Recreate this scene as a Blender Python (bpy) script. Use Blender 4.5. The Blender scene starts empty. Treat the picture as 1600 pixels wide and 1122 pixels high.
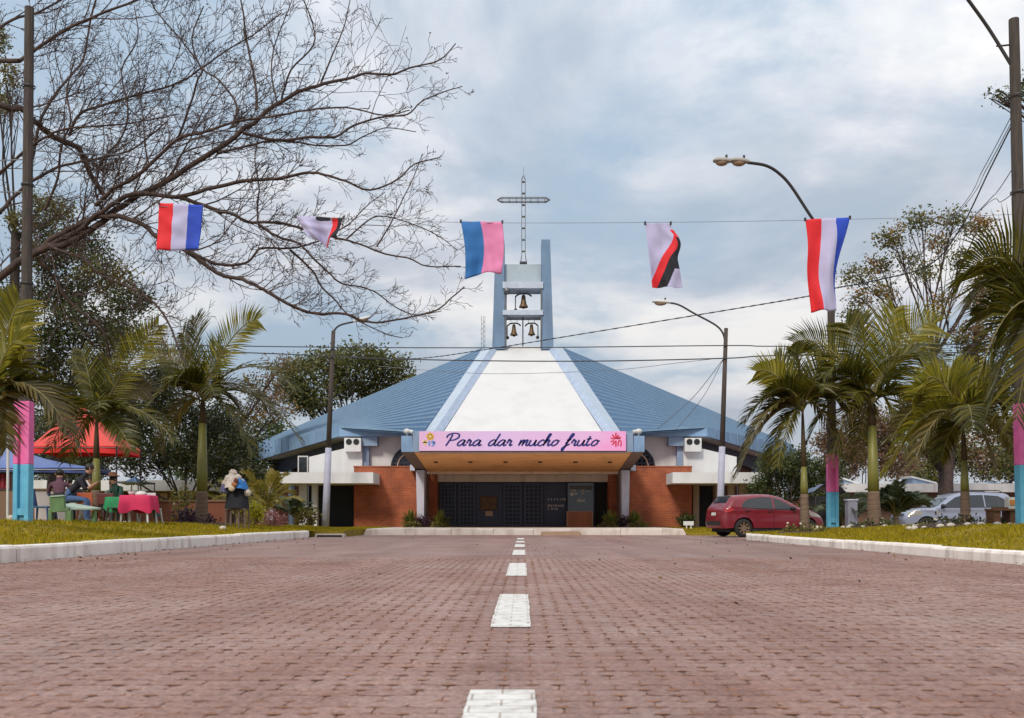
import bpy, bmesh, math, random
import numpy as np
from mathutils import Vector, Matrix, Quaternion, noise as mnoise
R = math.radians
random.seed(7)
rng = np.random.default_rng(7)
scene = bpy.context.scene
COL = scene.collection

# ------------------------------------------------------------------ camera
F = 1500.0                     # focal length in pixels of a 1600 px wide frame
EYE = 0.6
VX, VY = 817.0, 812.0          # vanishing point of the road in the frame
cam_d = bpy.data.cameras.new('camera')
cam = bpy.data.objects.new('camera', cam_d); COL.objects.link(cam)
cam.location = (0, 0, EYE); cam.rotation_euler = (R(90), 0, 0)
cam_d.sensor_width = 36; cam_d.lens = F / 1600 * 36
cam_d.shift_x = (800 - VX) / 1600; cam_d.shift_y = (VY - 561) / 1600
cam_d.clip_start = .05; cam_d.clip_end = 3000
cam_d.dof.use_dof = True; cam_d.dof.focus_distance = 34; cam_d.dof.aperture_fstop = 5.0
scene.camera = cam

# ------------------------------------------------------------------ sky, sun, exposure
SUN_EL, SUN_AZ = 41.0, 203.0
world = bpy.data.worlds.new('World'); scene.world = world; world.use_nodes = True
nt = world.node_tree; nt.nodes.clear()
def wn(t, **k):
    n = nt.nodes.new(t)
    for a, b in k.items(): setattr(n, a, b)
    return n
out = wn('ShaderNodeOutputWorld'); bg = wn('ShaderNodeBackground'); bg.inputs['Strength'].default_value = .1
nt.links.new(bg.outputs[0], out.inputs[0])
sky = wn('ShaderNodeTexSky', sky_type='NISHITA', sun_disc=False)
sky.sun_elevation = R(SUN_EL); sky.sun_rotation = R(SUN_AZ); sky.dust_density = 1.5; sky.altitude = 150
tc = wn('ShaderNodeTexCoord'); sep = wn('ShaderNodeSeparateXYZ'); nt.links.new(tc.outputs['Generated'], sep.inputs[0])
def wm(op, a, b=None):
    n = wn('ShaderNodeMath', operation=op)
    for i, v in enumerate((a, b)):
        if v is None: continue
        if isinstance(v, (int, float)): n.inputs[i].default_value = v
        else: nt.links.new(v, n.inputs[i])
    return n.outputs[0]
zc = wm('ADD', wm('MAXIMUM', sep.outputs[2], 0.0), .27)
comb = wn('ShaderNodeCombineXYZ')
nt.links.new(wm('DIVIDE', sep.outputs[0], zc), comb.inputs[0]); nt.links.new(wm('DIVIDE', sep.outputs[1], zc), comb.inputs[1])
comb.inputs[2].default_value = 9.9
def wnoise(scale, detail, rough, dist=0.0):
    n = wn('ShaderNodeTexNoise'); n.inputs['Scale'].default_value = scale; n.inputs['Detail'].default_value = detail
    n.inputs['Roughness'].default_value = rough; n.inputs['Distortion'].default_value = dist
    nt.links.new(comb.outputs[0], n.inputs['Vector']); return n.outputs['Fac']
def wramp(fac, stops):
    n = wn('ShaderNodeValToRGB'); e = n.color_ramp.elements
    while len(e) < len(stops): e.new(.5)
    for el, (p, c) in zip(e, stops): el.position = p; el.color = (*c, 1)
    nt.links.new(fac, n.inputs[0]); return n.outputs[0]
def wmix(fac, a, b, mode='MIX'):
    n = wn('ShaderNodeMix', data_type='RGBA', blend_type=mode)
    if isinstance(fac, float): n.inputs[0].default_value = fac
    else: nt.links.new(fac, n.inputs[0])
    for s, v in ((6, a), (7, b)):
        if isinstance(v, tuple): n.inputs[s].default_value = (*v, 1)
        else: nt.links.new(v, n.inputs[s])
    return n.outputs[2]
mask = wm('ADD', wm('MULTIPLY', wnoise(1.3, 8, .56, .35), .72), wm('MULTIPLY', wnoise(2.6, 6, .6, .2), .28))
mask = wm('ADD', mask, wm('MULTIPLY', wm('SUBTRACT', sep.outputs[2], .25), .18))      # thinner cover low down
cover = wramp(mask, [(.44, (.05, .05, .05)), (.50, (.6,) * 3), (.57, (1, 1, 1))])
shade = wramp(wnoise(2.1, 7, .56, .3), [(.36, (4.2, 4.85, 5.7)), (.46, (5.6, 6.0, 6.7)), (.53, (7.2, 7.3, 7.7)), (.62, (8.6, 8.5, 8.45))])
blue = wmix(.88, sky.outputs[0], (3.9, 5.0, 6.2))
base_sky = wmix(cover, blue, shade)
hz = wramp(sep.outputs[2], [(0.0, (1, 1, 1)), (.05, (.55,) * 3), (.16, (0, 0, 0))])
lowc = wmix(wm('MULTIPLY', hz, .75), base_sky, (7.3, 7.4, 7.8))
up = wm('ADD', .70, wm('MULTIPLY', wm('MAXIMUM', sep.outputs[2], 0.0), .75))
upv = wn('ShaderNodeCombineXYZ'); [nt.links.new(up, upv.inputs[i]) for i in range(3)]
nt.links.new(wmix(1.0, lowc, upv.outputs[0], 'MULTIPLY'), bg.inputs['Color'])
sun_d = bpy.data.lights.new('sun', 'SUN'); sun_d.energy = 2.1; sun_d.angle = R(12); sun_d.color = (1, .92, .80)
sun = bpy.data.objects.new('sun', sun_d); COL.objects.link(sun); sun.location = (0, 0, 40)
sv = Vector((math.sin(R(SUN_AZ)) * math.cos(R(SUN_EL)), math.cos(R(SUN_AZ)) * math.cos(R(SUN_EL)), math.sin(R(SUN_EL))))
sun.rotation_euler = sv.to_track_quat('Z', 'Y').to_euler()
vs = scene.view_settings
vs.view_transform = 'Standard'; vs.look = 'None'; vs.exposure = .28; vs.gamma = 1; vs.use_curve_mapping = False
scene.cycles.max_bounces = 6; scene.cycles.transparent_max_bounces = 4

# ------------------------------------------------------------------ materials
def new_mat(name):
    m = bpy.data.materials.new(name); m.use_nodes = True
    return m, m.node_tree, m.node_tree.nodes['Principled BSDF']
def mk(name, c, rough=.7, metal=0.0, c2=None, scale=3.0, amount=1.0, bump=0.0, bscale=40.0, detail=5, spec=.5, coat=0.0, stretch=None, dirt=None):
    m, t, b = new_mat(name)
    b.inputs['Roughness'].default_value = rough; b.inputs['Metallic'].default_value = metal
    b.inputs['Specular IOR Level'].default_value = spec; b.inputs['Coat Weight'].default_value = coat
    b.inputs['Coat Roughness'].default_value = .08
    if c2 is None: c2 = tuple(x * .82 for x in c)
    tcn = t.nodes.new('ShaderNodeTexCoord'); mp = t.nodes.new('ShaderNodeMapping')
    if stretch: mp.inputs['Scale'].default_value = stretch
    t.links.new(tcn.outputs['Object'], mp.inputs[0])
    n = t.nodes.new('ShaderNodeTexNoise'); n.inputs['Scale'].default_value = scale; n.inputs['Detail'].default_value = detail; n.inputs['Roughness'].default_value = .62
    t.links.new(mp.outputs[0], n.inputs['Vector'])
    r = t.nodes.new('ShaderNodeValToRGB'); r.color_ramp.elements[0].position = .34; r.color_ramp.elements[1].position = .66
    r.color_ramp.elements[0].color = (*c2, 1); r.color_ramp.elements[1].color = (*c, 1)
    t.links.new(n.outputs[0], r.inputs[0]); col = r.outputs[0]
    if dirt:
        n2 = t.nodes.new('ShaderNodeTexNoise'); n2.inputs['Scale'].default_value = dirt[1]; n2.inputs['Detail'].default_value = 6
        mp2 = t.nodes.new('ShaderNodeMapping'); mp2.inputs['Scale'].default_value = (1, 1, .25); t.links.new(tcn.outputs['Object'], mp2.inputs[0]); t.links.new(mp2.outputs[0], n2.inputs[0])
        r2 = t.nodes.new('ShaderNodeValToRGB'); r2.color_ramp.elements[0].position = .5; r2.color_ramp.elements[1].position = .72
        r2.color_ramp.elements[0].color = (0, 0, 0, 1); r2.color_ramp.elements[1].color = (dirt[2],) * 3 + (1,)
        t.links.new(n2.outputs[0], r2.inputs[0])
        mx = t.nodes.new('ShaderNodeMix'); mx.data_type = 'RGBA'; t.links.new(r2.outputs[0], mx.inputs[0]); t.links.new(col, mx.inputs[6]); mx.inputs[7].default_value = (*dirt[0], 1); col = mx.outputs[2]
    t.links.new(col, b.inputs['Base Color'])
    if bump:
        nb = t.nodes.new('ShaderNodeTexNoise'); nb.inputs['Scale'].default_value = bscale; nb.inputs['Detail'].default_value = 4; t.links.new(mp.outputs[0], nb.inputs[0])
        bp = t.nodes.new('ShaderNodeBump'); bp.inputs['Strength'].default_value = bump; bp.inputs['Distance'].default_value = .02
        t.links.new(nb.outputs[0], bp.inputs['Height']); t.links.new(bp.outputs[0], b.inputs['Normal'])
    return m
def leaf_mat(name, cs, trans=.35, rough=.45, spec=.4):
    m, t, b = new_mat(name)
    g = t.nodes.new('ShaderNodeNewGeometry'); r = t.nodes.new('ShaderNodeValToRGB'); e = r.color_ramp.elements
    while len(e) < len(cs): e.new(.5)
    for i, c in enumerate(cs): e[i].position = i / (len(cs) - 1); e[i].color = (*c, 1)
    t.links.new(g.outputs['Random Per Island'], r.inputs[0]); t.links.new(r.outputs[0], b.inputs['Base Color'])
    b.inputs['Roughness'].default_value = rough; b.inputs['Specular IOR Level'].default_value = spec
    tr = t.nodes.new('ShaderNodeBsdfTranslucent'); mx = t.nodes.new('ShaderNodeMixShader'); mx.inputs[0].default_value = trans
    hs = t.nodes.new('ShaderNodeHueSaturation'); hs.inputs['Value'].default_value = 1.5; t.links.new(r.outputs[0], hs.inputs['Color']); t.links.new(hs.outputs[0], tr.inputs[0])
    t.links.new(b.outputs[0], mx.inputs[1]); t.links.new(tr.outputs[0], mx.inputs[2]); t.links.new(mx.outputs[0], t.nodes['Material Output'].inputs[0])
    return m
def brick_mat(name, c1, c2, mortar, bw=.24, bh=.07, ms=.008):
    m, t, b = new_mat(name); b.inputs['Roughness'].default_value = .85
    tcn = t.nodes.new('ShaderNodeTexCoord'); s = t.nodes.new('ShaderNodeSeparateXYZ'); t.links.new(tcn.outputs['Object'], s.inputs[0])
    a = t.nodes.new('ShaderNodeMath'); a.operation = 'ADD'; t.links.new(s.outputs[0], a.inputs[0]); t.links.new(s.outputs[1], a.inputs[1])
    cb = t.nodes.new('ShaderNodeCombineXYZ'); t.links.new(a.outputs[0], cb.inputs[0]); t.links.new(s.outputs[2], cb.inputs[1])
    br = t.nodes.new('ShaderNodeTexBrick'); t.links.new(cb.outputs[0], br.inputs['Vector'])
    br.inputs['Color1'].default_value = (*c1, 1); br.inputs['Color2'].default_value = (*c2, 1); br.inputs['Mortar'].default_value = (*mortar, 1)
    br.inputs['Scale'].default_value = 1; br.inputs['Brick Width'].default_value = bw; br.inputs['Row Height'].default_value = bh; br.inputs['Mortar Size'].default_value = ms
    n = t.nodes.new('ShaderNodeTexNoise'); n.inputs['Scale'].default_value = 1.3; n.inputs['Detail'].default_value = 7; t.links.new(tcn.outputs['Object'], n.inputs[0])
    r = t.nodes.new('ShaderNodeValToRGB'); r.color_ramp.elements[0].position = .3; r.color_ramp.elements[1].position = .7; r.color_ramp.elements[0].color = (.62, .58, .56, 1); r.color_ramp.elements[1].color = (1.1, 1.05, 1, 1)
    t.links.new(n.outputs[0], r.inputs[0])
    mx = t.nodes.new('ShaderNodeMix'); mx.data_type = 'RGBA'; mx.blend_type = 'MULTIPLY'; mx.inputs[0].default_value = 1
    t.links.new(br.outputs[0], mx.inputs[6]); t.links.new(r.outputs[0], mx.inputs[7]); t.links.new(mx.outputs[2], b.inputs['Base Color'])
    bp = t.nodes.new('ShaderNodeBump'); bp.inputs['Strength'].default_value = .6; bp.inputs['Distance'].default_value = .008; bp.invert = True
    t.links.new(br.outputs['Fac'], bp.inputs['Height']); t.links.new(bp.outputs[0], b.inputs['Normal'])
    return m
M = {}
M['white'] = mk('white_plaster', (.68, .68, .68), .8, c2=(.62, .62, .63), scale=1.2, dirt=((.45, .43, .42), 2.0, .45))
M['gable'] = mk('white_gable_paint', (.60, .60, .595), .75, c2=(.565, .565, .565), scale=.8, dirt=((.46, .455, .45), .9, .35), bump=.1, bscale=6)
M['pale_blue'] = mk('pale_blue_paint', (.43, .50, .59), .6, c2=(.38, .45, .54), scale=1.5)
M['mid_blue'] = mk('grey_blue_paint', (.25, .34, .48), .6, c2=(.20, .28, .41), scale=1.5, dirt=((.12, .15, .2), 2, .5))
M['tower_blue'] = mk('tower_blue_paint', (.15, .24, .36), .6, c2=(.12, .20, .31), scale=1.5, dirt=((.1, .13, .18), 1.5, .5))
M['roof'] = mk('blue_roof_sheet', (.055, .125, .235), .6, c2=(.046, .106, .205), scale=.5, metal=.1)
M['rib'] = mk('blue_roof_rib', (.21, .32, .45), .5, c2=(.18, .285, .41), scale=2, metal=.15)
M['fascia'] = mk('blue_fascia_sheet', (.24, .38, .58), .45, c2=(.19, .31, .49), scale=1.5, dirt=((.12, .18, .28), 2, .5))
M['navy'] = mk('navy_paint', (.045, .056, .098), .5, c2=(.036, .045, .08))
M['navy_dark'] = mk('dark_navy_panel', (.012, .015, .028), .6)
M['navy_mid'] = mk('navy_lattice_paint', (.060, .074, .120), .5)
M['black'] = mk('black_opening', (.010, .010, .012), .7)
M['glass'] = mk('dark_window_glass', (.02, .025, .03), .06, spec=.7)
M['soffit'] = mk('ochre_soffit_paint', (.92, .48, .20), .8, c2=(.88, .44, .18), scale=1.5, dirt=((.3, .15, .07), 1.2, .35))
M['cream'] = mk('cream_plaster', (.78, .60, .45), .8, c2=(.7, .53, .39), scale=2, dirt=((.35, .26, .2), 2, .4))
M['beige'] = mk('beige_plaster', (.52, .38, .27), .8, scale=2)
M['beam'] = mk('brown_grey_beam', (.20, .14, .12), .8)
M['pier'] = mk('lavender_white_paint', (.56, .56, .66), .7, c2=(.50, .49, .58), scale=2, dirt=((.3, .28, .3), 3, .5))
M['brick'] = brick_mat('red_brick', (.45, .095, .028), (.34, .066, .022), (.36, .17, .10), .25, .085, .013)
M['brick_shaded'] = brick_mat('shaded_brick', (.12, .035, .02), (.09, .028, .018), (.10, .05, .035))  # brick darkened so its colour carries the shade on the side walls
M['ret_wall'] = mk('red_brown_wall', (.20, .065, .035), .85, c2=(.15, .05, .03), scale=1.2, bump=.2)
M['brown_wall'] = mk('brown_wall_paint', (.20, .12, .075), .85, c2=(.15, .09, .06), scale=1)
M['door_wood'] = mk('orange_wood', (.36, .11, .028), .5, c2=(.26, .075, .02), scale=4, stretch=(1, 1, .1))
M['bronze'] = mk('bronze_relief', (.20, .11, .05), .5, metal=.5, c2=(.07, .04, .02), scale=14, bump=.8, bscale=30)
M['metal'] = mk('grey_galvanised', (.16, .16, .17), .45, metal=.6, scale=6)
M['dark_metal'] = mk('dark_metal', (.05, .045, .045), .5, metal=.4)
M['bell'] = mk('old_brass', (.20, .125, .06), .55, metal=.5, c2=(.10, .06, .03), scale=5)
M['lamp_white'] = mk('lamp_housing_white', (.62, .62, .60), .5)
M['lamp_grey'] = mk('lamp_housing_grey', (.36, .33, .30), .5, scale=8)
M['lamp_glass'] = mk('lamp_lens', (.34, .22, .15), .25, scale=8)
M['pole'] = mk('weathered_pole', (.085, .066, .055), .9, c2=(.045, .036, .032), scale=5, stretch=(4, 4, .4), bump=.5, bscale=25)
M['pink'] = mk('pink_pole_paint', (.80, .16, .42), .65, c2=(.68, .12, .35), scale=4, dirt=((.45, .12, .25), 5, .4))
M['sky_blue'] = mk('light_blue_pole_paint', (.13, .47, .68), .65, c2=(.10, .38, .57), scale=4, dirt=((.1, .25, .35), 5, .5))
M['pole_white'] = mk('lavender_pole_paint', (.42, .42, .52), .65, c2=(.33, .33, .42), scale=4)
M['wire'] = mk('black_cable', (.03, .03, .035), .6)
M['wire_thin'] = mk('grey_wire', (.16, .17, .19), .6)
M['cloth_red'] = mk('red_cloth', (.72, .014, .022), .75, c2=(.60, .012, .02), scale=2)
M['cloth_white'] = mk('shaded_white_cloth', (.47, .45, .66), .75, c2=(.42, .40, .60), scale=2)  # white cloth with the flags' bluish shade tinted into its colour
M['cloth_blue'] = mk('blue_cloth', (.018, .065, .50), .75, c2=(.014, .05, .4), scale=2)
M['cloth_sea'] = mk('sea_blue_cloth', (.022, .15, .42), .75, c2=(.018, .125, .36), scale=2)
M['cloth_pink'] = mk('rose_cloth', (.70, .22, .42), .75, c2=(.63, .19, .37), scale=2)
M['cloth_black'] = mk('black_cloth', (.014, .015, .022), .85)
M['kerb'] = mk('white_kerb_paint', (.86, .81, .75), .85, c2=(.77, .71, .65), scale=3, dirt=((.26, .17, .12), 4, .5), bump=.3)
M['plinth'] = mk('pale_concrete', (.62, .55, .50), .85, c2=(.54, .47, .42), scale=1.4, dirt=((.26, .19, .15), 2.5, .6), bump=.2)
M['marking'] = mk('worn_white_road_paint', (.74, .73, .70), .75, c2=(.60, .585, .55), scale=9, dirt=((.28, .21, .18), 14, .6), bump=.35, bscale=60)
def joint_lines(m):
    t = m.node_tree; L = t.links.new; b = t.nodes['Principled BSDF']; src = b.inputs['Base Color'].links[0].from_socket
    g = t.nodes.new('ShaderNodeNewGeometry'); mp = t.nodes.new('ShaderNodeMapping'); mp.inputs['Location'].default_value = (.17, -.5475, 0); L(g.outputs['Position'], mp.inputs[0])
    br = t.nodes.new('ShaderNodeTexBrick'); L(mp.outputs[0], br.inputs[0]); br.inputs['Color1'].default_value = (1, 1, 1, 1); br.inputs['Color2'].default_value = (.93, .93, .93, 1); br.inputs['Mortar'].default_value = (.55, .48, .44, 1)
    br.inputs['Scale'].default_value = 1; br.inputs['Brick Width'].default_value = .2; br.inputs['Row Height'].default_value = .105; br.inputs['Mortar Size'].default_value = .004
    x = t.nodes.new('ShaderNodeMix'); x.data_type = 'RGBA'; x.blend_type = 'MULTIPLY'; x.inputs[0].default_value = 1; L(src, x.inputs[6]); L(br.outputs[0], x.inputs[7]); L(x.outputs[2], b.inputs['Base Color'])
joint_lines(M['marking'])
M['soil'] = mk('red_brown_joint_soil', (.26, .115, .058), .95, c2=(.15, .068, .036), scale=20, bump=.5)
M['bark'] = mk('grey_brown_bark', (.085, .052, .042), .9, c2=(.038, .024, .022), scale=6, bump=.6, bscale=18)
M['bark_dark'] = mk('dark_bark', (.045, .032, .026), .9, c2=(.022, .017, .015), scale=5, bump=.6, bscale=14)
M['bark_mott'] = mk('mottled_bark', (.10, .075, .065), .9, c2=(.028, .02, .018), scale=7, bump=.6, bscale=14)
M['palm_trunk'] = mk('ringed_palm_trunk', (.22, .145, .095), .85, c2=(.10, .065, .045), scale=3, stretch=(.6, .6, 9), bump=.5, bscale=3)
M['crownshaft'] = mk('green_crownshaft', (.22, .21, .045), .5, c2=(.15, .145, .03), scale=3, stretch=(2, 2, .3))
M['sheath'] = mk('brown_leaf_sheath', (.10, .065, .03), .8, c2=(.06, .04, .02), scale=4, stretch=(3, 3, .3))
M['rachis'] = mk('pale_palm_rachis', (.17, .145, .05), .6)
M['palm_leaf'] = leaf_mat('palm_leaflet', [(.036, .040, .006), (.080, .078, .008), (.150, .125, .012)], .26)
M['palm_sunlit'] = leaf_mat('sunlit_palm_leaflet', [(.115, .115, .010), (.20, .178, .014), (.30, .245, .020)], .36)  # lit copy of the palm leaflets, sunlight put into the colour
M['palm_dry'] = leaf_mat('dry_palm_leaflet', [(.055, .045, .014), (.10, .078, .02), (.17, .125, .035)], .25)
M['palm_blue'] = leaf_mat('grey_green_leaflet', [(.035, .055, .03), (.06, .085, .04), (.09, .11, .05)], .25)
M['leaf_dark'] = leaf_mat('dark_evergreen_leaf', [(.016, .024, .010), (.032, .042, .014), (.055, .060, .018), (.11, .085, .02)], .25)
M['leaf_mid'] = leaf_mat('mid_green_leaf', [(.05, .06, .018), (.10, .105, .028), (.16, .15, .042)], .3)
M['leaf_olive'] = leaf_mat('olive_leaf', [(.07, .068, .016), (.12, .108, .024), (.19, .155, .034)], .35)
M['leaf_orange'] = leaf_mat('autumn_leaf', [(.16, .075, .015), (.26, .12, .02), (.34, .18, .035)], .35)
M['leaf_brown'] = leaf_mat('brown_leaf', [(.10, .06, .035), (.17, .095, .05), (.25, .15, .085)], .3)
M['leaf_bush'] = leaf_mat('bush_leaf', [(.025, .04, .012), (.055, .075, .018), (.10, .12, .03)], .3)
M['leaf_lime'] = leaf_mat('lime_leaf', [(.30, .28, .015), (.40, .36, .02), (.5, .45, .03)], .3)
M['leaf_purple'] = leaf_mat('purple_leaf', [(.035, .015, .03), (.06, .025, .045), (.09, .04, .06)], .2)
M['petal_pink'] = leaf_mat('pink_petal', [(.32, .14, .13), (.48, .24, .22), (.25, .08, .08)], .3)
M['petal_pale'] = leaf_mat('pale_petal', [(.55, .5, .38), (.7, .66, .56), (.6, .5, .22)], .3)
M['grass'] = leaf_mat('yellow_green_grass', [(.19, .165, .006), (.30, .235, .008), (.39, .285, .012), (.13, .125, .010)], .35, .6, .2)
M['lawn'] = mk('lawn_soil_and_turf', (.28, .20, .010), .95, c2=(.18, .13, .010), scale=1.6, bump=.8, bscale=60)
M['mulch'] = mk('dark_bed_soil', (.05, .03, .022), .95, bump=.5)
M['stone'] = mk('pale_stone', (.55, .50, .43), .8)

def paver_mat(name, obj_random):
    m, t, b = new_mat(name); L = t.links.new
    b.inputs['Roughness'].default_value = .62; b.inputs['Specular IOR Level'].default_value = .45
    g = t.nodes.new('ShaderNodeNewGeometry'); oi = t.nodes.new('ShaderNodeObjectInfo')
    rnd = oi.outputs['Random'] if obj_random else g.outputs['Random Per Island']
    r = t.nodes.new('ShaderNodeValToRGB'); e = r.color_ramp.elements; e.new(.5); e.new(.8)
    for el, (p, c) in zip(e, [(0, (.250, .160, .136)), (.4, (.272, .184, .160)), (.8, (.288, .202, .180)), (1, (.285, .182, .150))]): el.position = p; el.color = (*c, 1)
    L(rnd, r.inputs[0])
    n = t.nodes.new('ShaderNodeTexNoise'); n.inputs['Scale'].default_value = 38; n.inputs['Detail'].default_value = 9; n.inputs['Roughness'].default_value = .75; L(g.outputs['Position'], n.inputs[0])
    n2 = t.nodes.new('ShaderNodeTexNoise'); n2.inputs['Scale'].default_value = .55; n2.inputs['Detail'].default_value = 6; L(g.outputs['Position'], n2.inputs[0])
    ra = t.nodes.new('ShaderNodeValToRGB'); ra.color_ramp.elements[0].position = .36; ra.color_ramp.elements[1].position = .64
    ra.color_ramp.elements[0].color = (.56, .50, .48, 1); ra.color_ramp.elements[1].color = (1.52, 1.52, 1.50, 1); L(n.outputs[0], ra.inputs[0])
    rb = t.nodes.new('ShaderNodeValToRGB'); rb.color_ramp.elements[0].position = .35; rb.color_ramp.elements[1].position = .68
    rb.color_ramp.elements[0].color = (.86, .72, .66, 1); rb.color_ramp.elements[1].color = (1.06, 1.09, 1.10, 1); L(n2.outputs[0], rb.inputs[0])
    def mul(a, c):
        x = t.nodes.new('ShaderNodeMix'); x.data_type = 'RGBA'; x.blend_type = 'MULTIPLY'; x.inputs[0].default_value = 1; L(a, x.inputs[6]); L(c, x.inputs[7]); return x.outputs[2]
    n3 = t.nodes.new('ShaderNodeTexNoise'); n3.inputs['Scale'].default_value = 1.0; n3.inputs['Detail'].default_value = 5; mp = t.nodes.new('ShaderNodeMapping'); mp.inputs['Scale'].default_value = (1.5, .10, 1); L(g.outputs['Position'], mp.inputs[0]); L(mp.outputs[0], n3.inputs[0])
    rc = t.nodes.new('ShaderNodeValToRGB'); rc.color_ramp.elements[0].position = .36; rc.color_ramp.elements[1].position = .62; rc.color_ramp.elements[0].color = (.84, .80, .79, 1); rc.color_ramp.elements[1].color = (1.06, 1.06, 1.07, 1); L(n3.outputs[0], rc.inputs[0])
    n4 = t.nodes.new('ShaderNodeTexNoise'); n4.inputs['Scale'].default_value = 2.2; n4.inputs['Detail'].default_value = 7; n4.inputs['Roughness'].default_value = .7; L(g.outputs['Position'], n4.inputs[0])
    rd = t.nodes.new('ShaderNodeValToRGB'); rd.color_ramp.elements[0].position = .31; rd.color_ramp.elements[1].position = .45; rd.color_ramp.elements[0].color = (.74, .67, .63, 1); rd.color_ramp.elements[1].color = (1, 1, 1, 1); L(n4.outputs[0], rd.inputs[0])
    L(mul(mul(mul(mul(r.outputs[0], ra.outputs[0]), rb.outputs[0]), rc.outputs[0]), rd.outputs[0]), b.inputs['Base Color'])
    bp = t.nodes.new('ShaderNodeBump'); bp.inputs['Strength'].default_value = .7; bp.inputs['Distance'].default_value = .006; L(n.outputs[0], bp.inputs['Height']); L(bp.outputs[0], b.inputs['Normal'])
    return m
M['paver'] = paver_mat('grey_pink_paver', True); M['paver_mass'] = paver_mat('grey_pink_paver_field', False)
def far_road_mat():
    m = paver_mat('distant_paving', False); t = m.node_tree; L = t.links.new; b = t.nodes['Principled BSDF']
    src = b.inputs['Base Color'].links[0].from_socket
    g = t.nodes.new('ShaderNodeNewGeometry'); br = t.nodes.new('ShaderNodeTexBrick'); L(g.outputs['Position'], br.inputs[0])
    br.inputs['Color1'].default_value = (1, 1, 1, 1); br.inputs['Color2'].default_value = (.84, .84, .86, 1); br.inputs['Mortar'].default_value = (.55, .40, .34, 1)
    br.inputs['Scale'].default_value = 1; br.inputs['Brick Width'].default_value = .2; br.inputs['Row Height'].default_value = .105; br.inputs['Mortar Size'].default_value = .008
    x = t.nodes.new('ShaderNodeMix'); x.data_type = 'RGBA'; x.blend_type = 'MULTIPLY'; x.inputs[0].default_value = 1; L(src, x.inputs[6]); L(br.outputs[0], x.inputs[7]); L(x.outputs[2], b.inputs['Base Color'])
    return m
M['paver_far'] = far_road_mat()

# ------------------------------------------------------------------ helpers
ORG = {}
def W(px, py, D): return Vector(((px - VX) * D / F, D, EYE - (py - VY) * D / F))     # photo measurement at distance D -> metres
def C(dx, py, D): return Vector((dx * D / F, D, EYE - (py - VY) * D / F))
def tag(o, label=None, cat=None, group=None, kind=None):
    for k, v in (('label', label), ('category', cat), ('group', group), ('kind', kind)):
        if v: o[k] = v
    return o
def thing(name, label, cat, loc=(0, 0, 0), group=None):
    o = bpy.data.objects.new(name, None); COL.objects.link(o); o.location = loc; o.empty_display_size = .2
    ORG[o] = Vector(loc); return tag(o, label, cat, group)
def link(name, me, mats, parent=None, loc=None):
    o = bpy.data.objects.new(name, me); COL.objects.link(o)
    for m in (mats if isinstance(mats, (list, tuple)) else [mats]):
        me.materials.append(m)
    if parent: o.parent = parent; ORG[o] = ORG[parent]
    else:
        o.location = loc or (0, 0, 0); ORG[o] = Vector(o.location)
    return o
def np_mesh(name, V, Fs, mat_idx=None, smooth=False):
    me = bpy.data.meshes.new(name); V = np.asarray(V, dtype=np.float32); Fs = np.asarray(Fs, dtype=np.int32)
    k = Fs.shape[1]; me.vertices.add(len(V)); me.vertices.foreach_set('co', V.ravel())
    me.loops.add(Fs.size); me.loops.foreach_set('vertex_index', Fs.ravel())
    me.polygons.add(len(Fs)); me.polygons.foreach_set('loop_start', np.arange(0, Fs.size, k, dtype=np.int32))
    if mat_idx is not None: me.polygons.foreach_set('material_index', np.asarray(mat_idx, dtype=np.int32))
    if smooth: me.polygons.foreach_set('use_smooth', np.ones(len(Fs), dtype=bool))
    me.update(calc_edges=True); me.validate(); return me
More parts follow.
